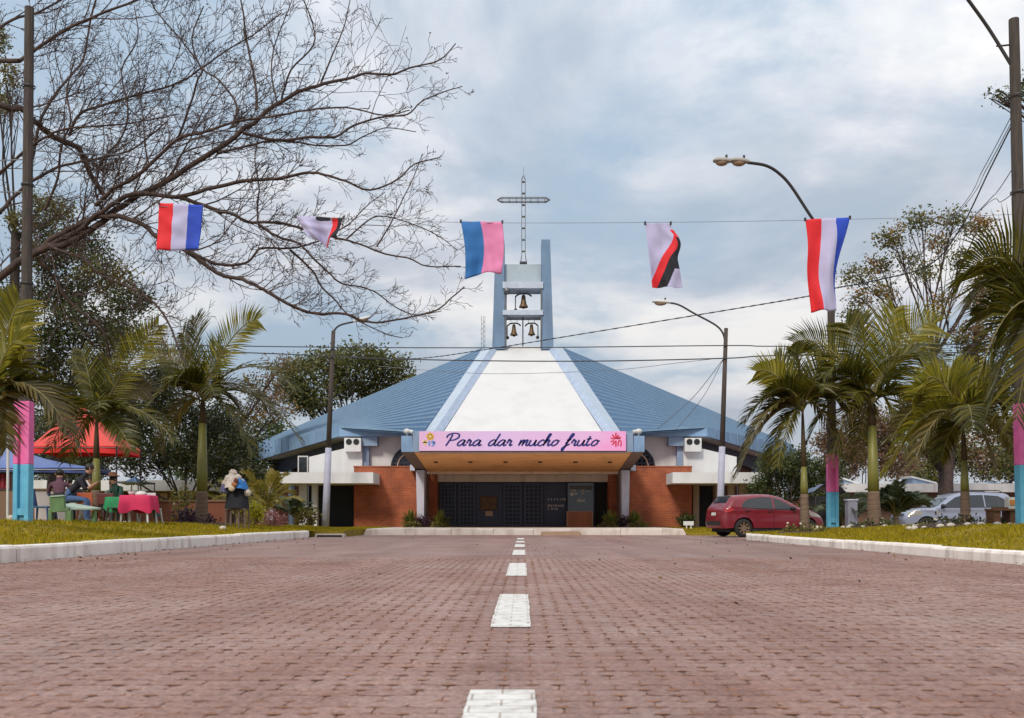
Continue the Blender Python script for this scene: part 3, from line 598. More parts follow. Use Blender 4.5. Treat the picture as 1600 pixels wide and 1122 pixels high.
    P('recess_return', MB().bx(C(s * 150, 0, 46.4).x, C(s * 153.5, 0, 46.4).x, 46.35, 47.4, 0, zt), M['beam'])
    P('brick_pier', MB().bx(C(s * 149.5, 0, 47.4).x, C(s * 134, 0, 47.4).x, 47.4, 48.4, 0, C(0, 741, 47.4).z), M['brick'])
    P('downpipe', MB().bx(C(s * 149.5, 0, 47.2).x, C(s * 147.8, 0, 47.2).x, 47.2, 47.3, C(0, 756, 47.2).z, C(0, 736, 47.2).z), M['white'])
# canopy
S0, S1 = C(172, 705, 40.2), C(149.5, 737, 46.5)
P('canopy_fascia', MB().bx(-C(172, 0, 40).x, C(172, 0, 40).x, 39.95, 40.2, C(0, 706, 40).z, C(0, 676, 40).z), M['mid_blue'])
P('canopy_soffit', MB().prism([(-S0.x, 40.2, S0.z), (S0.x, 40.2, S0.z), (S1.x, 46.5, S1.z), (-S1.x, 46.5, S1.z)], (0, 0, .12)), M['soffit'])
P('canopy_roof', MB().prism([(-S0.x, 40.2, S0.z + .5), (S0.x, 40.2, S0.z + .5), (S1.x, 46.5, S1.z + .8), (-S1.x, 46.5, S1.z + .8)], (0, 0, .1)), M['mid_blue'])
P('canopy_edge', MB().bx(-C(162, 0, 39.9).x, C(162, 0, 39.9).x, 39.84, 39.95, C(0, 708.5, 39.9).z, C(0, 705, 39.9).z), M['beam'])
for dx in (-136, -82, -27, 27, 82, 136):
    p = C(dx, 721, 43.2); z = S0.z + (S1.z - S0.z) * (p.y - 40.2) / 6.3; P('canopy_lamp', MB().lathe([(.0, -.05), (.09, -.05), (.11, .0)], (p.x, p.y, z - .003), 12), M['black'])
P('lintel', MB().bx(-C(134, 0, 47.8).x, C(134, 0, 47.8).x, 47.7, 48.1, C(0, 753, 47.8).z, C(0, 734, 47.8).z), M['cream'])
P('soffit_edge', MB().bx(-C(148, 0, 46.7).x, C(148, 0, 46.7).x, 46.5, 46.9, C(0, 741, 46.7).z, C(0, 737.5, 46.7).z + .05), M['cream'])
P('door_wall', MB().bx(-4.5, 4.5, 48.7, 48.9, .2, 3.0), M['navy'])
dz0, dz1 = .25, C(0, 755, 48.6).z
def leaf(a, b_):
    x0, x1 = C(a, 0, 48.5).x, C(b_, 0, 48.5).x
    d = P('lattice_door', MB().bx(x0, x1, 48.6, 48.69, dz0, dz1), M['navy_dark'])
    st = (x1 - x0) / 4.6; ht = (dz1 - dz0) / 10.6
    mb = MB()
    for i in range(5):
        cx = x0 + st * (.3 + i); w_ = .30 * st if i in (0, 4) else .17 * st; mb.bx(cx - w_, cx + w_, 48.54, 48.598, dz0, dz1)
    for j in range(11):
        cz = dz0 + ht * (.3 + j); w_ = .3 * ht if j in (0, 10) else .17 * ht; mb.bx(x0 + .001, x1 - .001, 48.552, 48.596, cz - w_, cz + w_)
    mb.build('lattice', M['navy_mid'], d)['kind'] = 'stuff'
for a, b_ in ((-130, -104), (-101, -74), (-31, -1.5), (1.5, 32)): leaf(a, b_)
for a, b_ in ((-73, -32), (33, 67)): P('navy_panel', MB().bx(C(a, 0, 48.5).x, C(b_, 0, 48.5).x, 48.58, 48.69, dz0, dz1), M['navy'])
P('bronze_plaque', MB().bx(C(-67, 0, 48.4).x, C(-40.5, 0, 48.4).x, 48.48, 48.57, C(0, 797, 48.4).z, C(0, 775.5, 48.4).z), M['bronze'], bevel=.02)
P('bronze_plaque', MB().bx(C(-59, 0, 48.4).x, C(-47, 0, 48.4).x, 48.5, 48.57, C(0, 806.5, 48.4).z, C(0, 798.5, 48.4).z), mk('small_bronze', (.42, .27, .17), .5, metal=.4))
mb = MB(); pr = random.Random(4)
for (y, xs_, w_) in ((780, [39, 44, 48.5, 53, 58, 62, 65], 2.0), (790, [39, 41.6, 44, 47, 50, 52, 55, 57.5, 60, 62.5], 1.9), (795, [39, 44, 46, 49, 51, 53.5], 1.8)):
    for x in xs_:
        p = C(x, y, 48.5); h_ = pr.uniform(.05, .075); mb.bx(p.x, p.x + w_ * .022, 48.565, 48.578, p.z - h_, p.z + h_ * .6); mb.bx(p.x, p.x + w_ * .03, 48.562, 48.575, p.z + h_ * .3, p.z + h_ * .7)
P('lettering', mb, mk('white_letter', (.7, .62, .58), .6))['kind'] = 'stuff'
gd = P('glass_door', MB().bx(C(69, 0, 48.4).x, C(112, 0, 48.4).x, 48.5, 48.56, dz0, dz1), M['glass'])
MB().bx(C(73, 0, 48.4).x, C(109, 0, 48.4).x, 48.46, 48.498, C(0, 765, 48.4).z, C(0, 758.5, 48.4).z).build('transom_board', mk('grey_board', (.17, .14, .13), .7), gd)
for (x, y, w_, h_) in ((73.5, 764.5, 5, 3.5), (79, 766.5, 4, 2), (91, 766.5, 5, 2.6), (99, 767, 3, 2), (74, 772, 5, 5), (81, 771.5, 4, 3), (91, 771, 5, 2), (85, 782, 5, 4), (91, 782, 6, 3.4)):
    p = C(x, y, 48.4); MB().bx(p.x, p.x + w_ * .0323, 48.485, 48.497, p.z - h_ * .0162, p.z + h_ * .0162).build('notice', mk('notice_paper', (.72, .7, .52), .7), gd)
for a in (69, 110.5): MB().bx(C(a, 0, 48.4).x, C(a + 1.6, 0, 48.4).x, 48.44, 48.499, dz0, dz1).build('frame', M['navy'], gd)
P('door_opening', MB().bx(C(113, 0, 48.4).x, C(134, 0, 48.4).x, 48.55, 48.6, dz0, dz1), M['black'])
# bell tower
for s in (-1, 1):
    x = lambda dx: s * dx * 54.5 / F; z = lambda py: C(0, py, 54.5).z
    # front face tapers outward towards the foot
    mb = MB(); a = [(x(28.5), z(546)), (x(48), z(546)), (x(42.5), z(375)), (x(29), z(375))]
    mb.prism([(p, 54.4, q) for p, q in a], (0, 1.6, 0)); P('tower_pylon', mb, M['tower_blue'])
def tb(name, a, b_, y0, y1, d0, d1, m): P(name, MB().bx(-a * 54.5 / F, a * 54.5 / F, d0, d1, C(0, y1, 54.5).z, C(0, y0, 54.5).z), m)
tower_grey = mk('tower_grey_paint', (.40, .47, .52), .7, c2=(.34, .41, .46), scale=2, dirt=((.2, .24, .27), 2, .4))
tb('tower_slab', 28.4, 0, 411.5, 439, 54.7, 55.7, tower_grey); tb('tower_beam', 31.5, 0, 441.5, 451.5, 54.3, 55.8, mk('beam_paint', (.5, .56, .66), .7)); tb('tower_beam', 31.5, 0, 485.5, 493, 54.3, 55.8, mk('beam_paint', (.5, .56, .66), .7))
P('tower_rod', MB().tube([C(0, 493, 55), C(0, 545, 55)], .035, 6), M['dark_metal'])
for dx in (-26.5, 29.0): P('tower_pipe', MB().tube([C(dx, 452, 54.4), C(dx - .3, 545, 54.4)], .05, 6), M['metal'])
P('tower_lamp', MB().lathe([(.0, .0), (.16, 0), (.18, .3), (.1, .34)], C(-25, 459.5, 54.2), 12), M['metal'], smooth=True)
# the cross
cr = thing('lattice_cross', 'tall open metal lattice cross standing on top of the bell tower', 'cross', C(0, 411.2, 55.2))
def lat(p0, p1, w, n, name, splay=0):
    mb = MB(); ax = (p1 - p0).normalized(); pe = Vector((ax.z, 0, -ax.x))
    L_ = (p1 - p0).length
    for sx in (-1, 1):
        for sy in (-1, 1):
            q = [p0 + pe * sx * (w + splay) + Vector((0, sy * w, 0)), p0 + ax * .09 * L_ + pe * sx * w + Vector((0, sy * w, 0)), p1 - ax * .12 + pe * sx * w + Vector((0, sy * w, 0)), p1 + ax * .12]
            mb.tube(q, .03, 4)
    for i in range(1, n + 1):
        c_ = p0 + ax * L_ * i / (n + .4)
        mb.box(c_, (2 * w if abs(ax.z) > .5 else .05, 2 * w, .05 if abs(ax.z) > .5 else 2 * w))
    return mb.build(name, M['metal'], cr)
lat(C(1, 411, 55.2), C(1, 277, 55.2), .10, 7, 'upright', .07)
lat(C(1, 312.5, 55.1), C(-37, 312.5, 55.1), .11, 3, 'arm'); lat(C(1, 312.5, 55.1), C(39, 312.5, 55.1), .11, 3, 'arm')
MB().tube([C(1, 275, 55.2), C(1, 261, 55.2)], .014, 4).build('finial', M['metal'], cr)
MB().bx(C(-5, 0, 55.2).x, C(6.5, 0, 55.2).x, 54.95, 55.45, C(0, 411.4, 55.2).z, C(0, 410, 55.2).z).build('base', M['metal'], cr)
def bell(px, pt, pb, w, label, arm):
    top, bot = W(px, pt, 55), W(px, pb, 55); h = top.z - bot.z; k = w / 2 * 55 / F
    t = thing('bell', label, 'bell', top, 'bells in the tower')
    prof = [(0, 0), (.30 * k, 0), (.42 * k, -.12 * h), (.52 * k, -.45 * h), (.66 * k, -.72 * h), (k, -.95 * h), (k * .98, -h), (.8 * k, -h), (.5 * k, -.7 * h)]
    MB().lathe(prof, top, 18).build('bell_body', M['bell'], t, smooth=True)
    MB().ball(bot + Vector((0, 0, -.02)), .07, 8, 6).tube([top + Vector((0, 0, -.1)), bot], .015, 4).build('clapper', M['dark_metal'], t)
    L_ = k * 1.75; MB().tube(spline([top + Vector((-L_, 0, -.10)), top + Vector((-L_ * .5, 0, .05)), top + Vector((L_ * .5, 0, .06)), top + Vector((L_, 0, -.08))], 4), .045, 6).build('yoke', M['dark_metal'], t)
    a0 = top + Vector((arm * L_, 0, -.08)); MB().tube([a0, a0 + Vector((0, 0, -h * 1.05))], .03, 5).ball(a0 + Vector((-arm * .02, -.02, -h * 1.1)), .10, 8, 6).build('swing_arm', M['dark_metal'], t)
    for q in (-.45, .45): MB().tube([top + Vector((q * L_, 0, .03)), top + Vector((q * L_, 0, .30))], .016, 4).build('hanger', M['dark_metal'], t)
bell(818, 461, 480.5, 14.5, 'large brass bell hanging between the two upper beams of the tower', -1)
bell(803, 507, 524, 12, 'small brass bell hanging below the lower beam, beside the tower\'s pipe', -1)
bell(830.5, 507, 523.5, 11.5, 'small brass bell below the lower beam with its swing arm towards the street lamps', 1)
# floodlights on the canopy corners
for s, lb in ((-1, 'white floodlight on the canopy corner beside the flower emblem of the banner'), (1, 'white floodlight on the canopy corner beside the red emblem of the banner')):
    p = C(s * 181, 680.5, 40.2); t = thing('floodlight', lb, 'floodlight', p, 'floodlights on the canopy corners')
    MB().tube([p, p + Vector((0, 0, .12))], .03, 6).build('bracket', M['lamp_white'], t)
    c_ = p + Vector((0, 0, .17)); MB().ball(c_, .15, 12, 8, (1.0, .9, .8)).build('housing', M['lamp_white'], t, smooth=True)
    e = c_ + Vector((-s * .25, -.05, -.04)); MB().tube([c_ + Vector((-s * .1, 0, .02)), e], [.06, .09], 8).build('spotlight', M['lamp_white'], t)
# banner
t = thing('banner', 'pink and lilac banner with blue script Para dar mucho fruto on the canopy edge', 'banner', C(0, 704, 39.8))
bm_, nt_, bb = new_mat('printed_banner'); tcn = nt_.nodes.new('ShaderNodeTexCoord'); sp = nt_.nodes.new('ShaderNodeSeparateXYZ'); nt_.links.new(tcn.outputs['Generated'], sp.inputs[0])
r = nt_.nodes.new('ShaderNodeValToRGB'); e = r.color_ramp.elements; e.new(.35); e.new(.8)
for el, (p, c) in zip(e, [(0, (.72, .44, .68)), (.35, (.70, .50, .80)), (.8, (.78, .46, .75)), (1, (.84, .34, .64))]): el.position = p; el.color = (*c, 1)
nn = nt_.nodes.new('ShaderNodeTexNoise'); nn.inputs['Scale'].default_value = 2; nt_.links.new(tcn.outputs['Generated'], nn.inputs[0])
ad = nt_.nodes.new('ShaderNodeMath'); ad.operation = 'MULTIPLY_ADD'; nt_.links.new(nn.outputs[0], ad.inputs[0]); ad.inputs[1].default_value = .4; nt_.links.new(sp.outputs[0], ad.inputs[2])
sb = nt_.nodes.new('ShaderNodeMath'); sb.operation = 'SUBTRACT'; nt_.links.new(ad.outputs[0], sb.inputs[0]); sb.inputs[1].default_value = .2
nt_.links.new(sb.outputs[0], r.inputs[0]); nt_.links.new(r.outputs[0], bb.inputs['Base Color']); bb.inputs['Roughness'].default_value = .5
bw0, bw1, bz0, bz1 = C(-162, 0, 39.8).x, C(161, 0, 39.8).x, C(0, 704.5, 39.8).z, C(0, 673.8, 39.8).z
MB().bx(bw0, bw1, 39.79, 39.83, bz0, bz1).build('sheet', bm_, t)
def stroke(mb, pts, wid, y, n=8):
    q = spline([(a, 0, b_) for a, b_ in pts], n); L_, R_ = [], []
    for i, p in enumerate(q):
        d = (q[min(i + 1, len(q) - 1)] - q[max(i - 1, 0)]).normalized(); nr = Vector((-d.z, 0, d.x)); k = wid * (.72 + .42 * abs(d.z)) * (.55 if i in (0, len(q) - 1) else 1)
        L_.append(p + nr * k); R_.append(p - nr * k)
    m_ = len(q); mb.add([(p.x, y, p.z) for p in L_ + R_], [(i, i + 1, m_ + i + 1, m_ + i) for i in range(m_ - 1)])
G = {
 'P': ([[(.42, 1.95), (.28, 1.0), (.02, -.02)], [(-.15, 1.35), (-.02, 1.85), (.5, 2.12), (1.1, 1.95), (1.15, 1.4), (.75, 1.0), (.28, .92)]], 1.22),
 'a': ([[(.78, .85), (.5, 1.0), (.15, .62), (.08, .18), (.3, 0), (.6, .35), (.8, .9)], [(.8, .98), (.7, .3), (.8, .02), (1.05, .25)]], 1.02),
 'r': ([[(.02, .4), (.2, 1.08), (.3, .86), (.5, .88)], [(.5, .88), (.4, .4), (.44, .03), (.7, .22)]], .70),
 'd': ([[(.78, .85), (.5, 1.0), (.15, .62), (.08, .18), (.3, 0), (.6, .35), (.8, .9)], [(1.02, 2.05), (.78, .9), (.7, .25), (.82, .02), (1.05, .25)]], 1.02),
 'm': ([[(.12, 1.0), (.0, 0)], [(.03, .3), (.3, .9), (.48, .92), (.42, .5), (.36, 0)], [(.4, .3), (.68, .92), (.86, .9), (.78, .3), (.88, .02), (1.1, .25)]], 1.1),
 'u': ([[(.1, 1.0), (.02, .3), (.2, .0), (.5, .25), (.7, 1.0)], [(.7, 1.0), (.62, .3), (.72, .02), (.95, .25)]], .94),
 'c': ([[(.66, .78), (.48, 1.0), (.14, .62), (.1, .18), (.34, 0), (.72, .28)]], .7),
 'h': ([[(.0, .35), (.42, 1.6), (.46, 2.0), (.3, 1.85), (.12, .8), (0, 0)], [(.05, .35), (.35, .92), (.55, .9), (.46, .3), (.56, .02), (.8, .25)]], .82),
 'o': ([[(.5, 1.0), (.18, .72), (.08, .2), (.32, 0), (.66, .4), (.66, .85), (.45, 1.0)], [(.6, .85), (.9, .82)]], .88),
 'f': ([[(.0, .3), (.38, 1.2), (.62, 1.85), (.5, 2.05), (.32, 1.6), (.12, .3), (-.06, -.6), (-.22, -.75), (-.2, -.4), (.1, .0), (.5, .3)], [(.02, .95), (.5, 1.02)]], .62),
 't': ([[(.28, 1.65), (.1, .35), (.2, .02), (.5, .28)], [(-.05, 1.12), (.5, 1.2)]], .58), ' ': ([], .72)}
mb = MB(); cur = 0; tot = sum(G[c][1] for c in 'Para dar mucho fruto'); x0, x1 = C(-121, 0, 39.75).x, C(122, 0, 39.75).x; sx = (x1 - x0) / (tot + .3); sz = C(0, 677, 39.75).z - C(0, 696.5, 39.75).z; sz /= 2.1; zb = C(0, 696.5, 39.75).z
tmp = MB()
for chx in 'Para dar mucho fruto':
    for st_ in G[chx][0]: stroke(tmp, [(x0 + (cur + a + .28 * b_ * .75) * sx, zb + b_ * sz) for a, b_ in st_], .034, 39.782)
    cur += G[chx][1]
tmp.build('lettering', mk('navy_print', (.015, .02, .20), .5), t)['kind'] = 'stuff'
def disc(mb, px, py, r_, y, n=14, a0=0, sc=1): c_ = W(px, py, 39.75); mb.poly([(c_.x + math.cos(a0 + 2 * math.pi * i / n) * r_, y, c_.z + math.sin(a0 + 2 * math.pi * i / n) * r_ * sc) for i in range(n)])
mb = MB()
for k in range(5): a = math.pi / 2 + k * 2 * math.pi / 5; disc(mb, 672 + 3.6 * math.cos(a), 682 - 3.6 * math.sin(a), .075, 39.782)
mb.build('flower_emblem', mk('yellow_print', (.75, .42, .06), .5), t)
mb = MB(); disc(mb, 672, 682, .06, 39.779); disc(mb, 662.5, 690, .065, 39.782); disc(mb, 665.5, 690, .065, 39.782); c_ = W(664, 692, 39.75); mb.poly([(c_.x - .10, 39.782, c_.z + .03), (c_.x, 39.782, c_.z - .12), (c_.x + .10, 39.782, c_.z + .03)]); mb.build('heart_emblem', mk('pale_yellow_print', (.8, .62, .25), .5), t)['kind'] = 'stuff'
mb = MB(); stroke(mb, [((671 - VX) * 39.75 / F, C(0, 689, 0).z + W(0, 689, 39.75).z - C(0, 689, 0).z), ((670.4 - VX) * 39.75 / F, W(0, 696.5, 39.75).z)], .035, 39.782); disc(mb, 676.5, 691, .075, 39.782); stroke(mb, [((679 - VX) * 39.75 / F, W(0, 690, 39.75).z), ((678 - VX) * 39.75 / F, W(0, 695, 39.75).z), ((674 - VX) * 39.75 / F, W(0, 697, 39.75).z)], .03, 39.782); mb.build('blue_emblem', mk('light_blue_print', (.16, .30, .68), .5), t)
mb = MB(); cx, cy = 962.5, 687
for a, r0, r1 in ((90, 1, 11), (60, 2, 9), (125, 2, 10), (30, 2, 9), (160, 2, 9), (-90, 1, 11), (200, 3, 9), (235, 3, 10)):
    p = lambda q: ((cx + q * math.cos(R(a)) - VX) * 39.75 / F, W(0, cy - q * math.sin(R(a)), 39.75).z); stroke(mb, [p(r0), p((r0 + r1) / 2), p(r1)], .028, 39.782, 3)
for pts in (((966, 697), (966.5, 690), (969, 688), (971, 691)), ((971, 691), (970, 698)), ((966, 684), (970, 686))): stroke(mb, [((a - VX) * 39.75 / F, W(0, b_, 39.75).z) for a, b_ in pts], .024, 39.782, 3)
mb.build('red_emblem', mk('red_print', (.68, .02, .05), .5), t)
# lectern-like wooden stand by the glass door
t = thing('wooden_stand', 'orange wooden stand box in front of the dark glass door', 'stand', C(87, 823, 46.8))
z0, z1 = .247, C(0, 799, 46.8).z; xa, xb = C(68, 0, 46.8).x, C(109, 0, 46.8).x
MB().bx(xa + .03, xb - .03, 46.65, 47.1, z0, z1 - .04).build('body', M['door_wood'], t); MB().bx(xa, xb, 46.6, 47.15, z1 - .04, z1).build('top', mk('pale_wood_top', (.42, .2, .09), .5), t)
for xx in (xa, xb - .05): MB().bx(xx, xx + .05, 46.6, 46.648, z0, z1 - .041).build('edge_board', mk('edge_wood', (.42, .24, .14), .6), t)
# ================================================================== POLES, LAMPS, WIRES
def painted_pole(name, label, base, top, r0, r1, zp, zmid, recess=True):
    """base/top centre points; painted sleeve from the ground to zp, colour change at zmid"""
    t = thing(name, label, 'utility pole', base, 'utility poles with pink and light blue bases')
    ax = lambda z: base.lerp(top, (z - base.z) / (top.z - base.z))
    w = r0
    def sleeve(nm, za, zb_, m):
        mb = MB(); a, b_ = ax(za), ax(zb_)
        for (ex, m2) in ((-1, 0), (1, 0)):
            mb.prism([(a.x + ex * w, a.y - w, za), (a.x + ex * w * .42, a.y - w, za), (b_.x + ex * w * .42, b_.y - w, zb_), (b_.x + ex * w, b_.y - w, zb_)], (0, w * 1.3, 0))
        o = mb.build(nm, m, t, bevel=.012)
        mb = MB(); mb.prism([(a.x - w * .43, a.y - w + .07, za), (a.x + w * .43, a.y - w + .07, za), (b_.x + w * .43, b_.y - w + .07, zb_), (b_.x - w * .43, b_.y - w + .07, zb_)], (0, w * 1.3 - .14, 0)); mb.build('web', m, o)
        return o
    lo = sleeve('blue_base', base.z - .1, zmid, M['sky_blue']); hi = sleeve('pink_base', zmid + .001, zp, M['pink'])
    a = ax(base.z + .1); MB().bx(a.x - w * .42, a.x + w * .42, a.y - w + .01, a.y, base.z + .16, base.z + .30).build('foot_block', M['sky_blue'], lo)
    a = ax(zp); MB().bx(a.x - w * .42, a.x + w * .42, a.y - w + .005, a.y + w * .9, zp - .42, zp - .003).build('head_block', M['pink'], hi)
    mb = MB()
    zs = [zp, zp + (top.z - zp) * .28]; q = ax(zs[1])
    mb.tube([ax(zp - .02), q], [r0 * .86, r0 * .80], 10)
    mb.tube([q + Vector((0, 0, .001)), ax(top.z)], [r0 * .66, r1], 10); mb.build('shaft', M['pole'], t)
    mb = MB()
    for k in (.3, .55, .8):
        c_ = ax(zp + (top.z - zp) * k); mb.lathe([(r0 * .78, -.02), (r0 * .80, 0), (r0 * .78, .02)], c_, 12)
    mb.build('band', M['dark_metal'], t)
    return t, ax
def street_head(t, c_, d, L_, mat=None, deep=.11):
    """cobra head lamp: housing plus hanging lens"""
    d = d.normalized(); side = d.cross(Vector((0, 0, 1))).normalized(); up = Vector((0, 0, 1))
    mb = MB(); secs = [(0, .05, .05), (.12, .08, .09), (.35, .13, .11), (.75, .15, .11), (.95, .11, .07), (1, .04, .03)]; n = 10; base = len(mb.v)
    for u, hw, hh in secs:
        p = c_ + d * L_ * u
        for k in range(n):
            a = 2 * math.pi * k / n; mb.v.append(tuple(p + side * hw * math.cos(a) + up * (hh * math.sin(a) if math.sin(a) > 0 else hh * .45 * math.sin(a))))
    for i in range(len(secs) - 1):
        for k in range(n): k2 = (k + 1) % n; mb.f.append((i * n + k, (i + 1) * n + k, (i + 1) * n + k2, i * n + k2)); mb.m.append(0)
    h = mb.build('lamp_head', mat or M['lamp_grey'], t, smooth=True)
    q = c_ + d * L_ * .55 - up * .03; MB().ball(q, 1, 12, 8, (L_ * .34 * abs(d.x) + .12 * abs(d.y), .12, deep)).build('lens', M['lamp_glass'], h, smooth=True)
    MB().lathe([(0, .09), (.035, .09), (.035, 0)], c_ + d * L_ * .3 + up * .10, 8).build('photocell', M['dark_metal'], h)
# left pole
b0, t0 = W(38, 817, 20), W(46, 12, 20)
painted_pole('utility_pole', 'tall dark utility pole beside the green bench, its base painted pink over light blue', b0, t0, .165, .095, W(0, 628, 20).z, W(0, 726, 20).z)
# right pole
b1, t1 = W(1603, 829, 20), W(1584, 30, 20)
pr_, axr = painted_pole('utility_pole', 'tall utility pole next to the silver car with climbing leaves near its top', b1, t1, .19, .10, W(0, 632, 20).z, W(0, 727, 20).z)
a0 = W(1579, 100, 20); MB().tube(spline([a0, W(1545, 45, 20), W(1510, -4, 19.9), W(1462, -70, 19.8), W(1420, -100, 19.7), W(1370, -108, 19.6)], 5), .035, 8).build('lamp_arm', M['dark_metal'], pr_)
street_head(pr_, W(1372, -108, 19.6), Vector((-1, 0, 0)), .62); MB().tube([W(1580, 100 - 30, 20), W(1557, 72, 20)], .02, 5).build('brace', M['dark_metal'], pr_)
# second right pole with double lamp
b2, t2 = W(1300, 825, 28.7), W(1298, 345, 28.7)
p2, ax2 = painted_pole('utility_pole', 'utility pole behind the long tricolour flag, with a curved arm carrying two lamps', b2, t2, .16, .11, W(0, 710, 28.7).z, W(0, 769, 28.7).z)
MB().tube(spline([W(1298, 382, 28.7), W(1267, 338, 28.6), W(1236, 291, 28.5), W(1216, 270, 28.4), W(1196, 258.5, 28.3), W(1168, 254, 28.2)], 6), .045, 8).build('lamp_arm', M['dark_metal'], p2)
street_head(p2, W(1172, 253.5, 28.2), Vector((-1, 0, .06)), .60); street_head(p2, W(1144, 252.5, 28.2), Vector((-1, 0, .03)), .56)
# slim lamps
def slim_lamp(label, base, top, elbow, head, zp):
    t = thing('street_lamp', label, 'street lamp', base, 'slim street lamps in front of the church'); ax = lambda z: base.lerp(top, (z - base.z) / (top.z - base.z))
    MB().tube([base + Vector((0, 0, -.1)), ax(zp)], [.165, .135], 10).build('painted_base', M['pole_white'], t, smooth=True)
    MB().tube([ax(zp), top], [.115, .085], 10).build('shaft', M['pole'], t, smooth=True)
    MB().tube(spline(elbow, 6), .04, 7).build('lamp_arm', M['dark_metal'], t)
    if head: street_head(t, head[0], head[1], .78, M['lamp_white'], .12)
    return t
D3 = 40.5
slim_lamp('slim street lamp with pale lower half standing behind the red car', W(1124, 828, D3), W(1134.5, 513, D3), [W(1133, 540, D3), W(1130, 522, D3), W(1118, 508, D3), W(1085, 490, D3), W(1062, 477, D3), W(1046, 473, D3)], (W(1048, 473, D3), Vector((-1, 0, .05))), W(0, 698, D3).z)
D4 = 42.0
slim_lamp('slim street lamp with pale lower half by the left porch, arm among bare branches', W(508, 826, D4), W(521, 517, D4), [W(520, 530, D4), W(523, 516, D4), W(532, 508, D4), W(552, 503, D4)], (W(552, 503, D4), Vector((1, 0, .25))), W(0, 700, D4).z)
def wire(name, label, pts, r, mat='wire', n=8, group='overhead cables'):
    q = spline(pts, n); o = MB().tube(q, r, 4).build(name, M[mat]); tag(o, label, 'cable', group); return o
wire('cable', 'upper of two straight black cables crossing in front of the church tower foot', [W(-40, 532, 43), W(385, 541, 42), W(760, 543.5, 41.5), W(1132, 540, 40.4), W(1235, 541, 40.5), W(1700, 536, 42)], .026)
wire('cable', 'lower of two straight black cables crossing the white gable', [W(-40, 540, 43), W(380, 551, 42.2), W(640, 561.5, 41.5), W(900, 564.5, 41), W(1130, 560, 40.4), W(1240, 555, 40.4), W(1700, 548, 42)], .030)
wire('cable', 'thin pale wire sagging across the middle of the white gable', [W(590, 572, 43), W(700, 581, 42), W(800, 584, 41), W(960, 578, 41), W(1060, 567, 40.7), W(1131, 559, 40.4)], .012, 'wire_thin')
q = [W(560, 560, 44), W(655, 560, 42), W(760, 546, 39), W(890, 525, 35), W(1100, 490.5, 31.5), W(1262, 463, 29), W(1297, 452, 28.6), W(1360, 440, 26.5), W(1450, 415, 24), W(1500, 358, 22.4), W(1545, 268, 21), W(1578, 202, 20.1), W(1583, 190, 20)]
wire('cable', 'twisted black cable rising from beside the tower to the leafy pole', q, .015)
mb = MB(); qq = spline(q, 40)
for ph in (0, math.pi): mb.tube([p + Vector((0, math.cos(i * .9 + ph), math.sin(i * .9 + ph))) * .015 for i, p in enumerate(qq)], .010, 4)
tag(mb.build('cable', M['wire']), 'pair of strands wound round the rising twisted cable', 'cable', 'overhead cables')
for k, (px, py, lb) in enumerate(((1025, 672, 'guy wire running from the slim lamp down to the roof edge, the longer one'), (1056, 672, 'guy wire running from the slim lamp down to the roof edge, the steeper one'))):
    wire('guy_wire', lb, [W(1131, 560, 40.4), W((px + 1131) / 2 + 4, 622, 43), W(px, py, 46.9)], .014 - .003 * k, 'wire_thin', 5, 'guy wires')
for (a, b_, lb) in (((1582, 178, 20), (1492, 336, 23), 'thin wire running down from the leafy pole, the steepest of three'), ((1582, 188, 20), (1500, 330, 23), 'thin wire beside the twisted cable under the leafy pole'), ((1583, 262, 20), (1532, 327, 22), 'short thin wire halfway up the leafy pole'), ((1600, 288, 20), (1530, 330, 22), 'black wire crossing the leafy pole just above the palm fronds')):
    wire('cable', lb, [W(*a), W((a[0] + b_[0]) / 2, (a[1] + b_[1]) / 2 + 6, (a[2] + b_[2]) / 2), W(*b_), W(b_[0] - 120, b_[1] + 130, b_[2] + 12)], .009, 'wire_thin', 6)
for k, (ya, yb) in enumerate(((234, 238), (249, 252), (300, 300))):
    wire('cable', ('highest', 'middle', 'lowest')[k] + ' of the thin wires leaving the tall pole above the green bench through the branches', [W(44, ya, 20), W(100, yb + 1, 20.4), W(200, yb + 4, 22)] if k == 0 else [W(-30, yb, 20), W(44, ya, 20)], .014, 'wire_thin', 5)
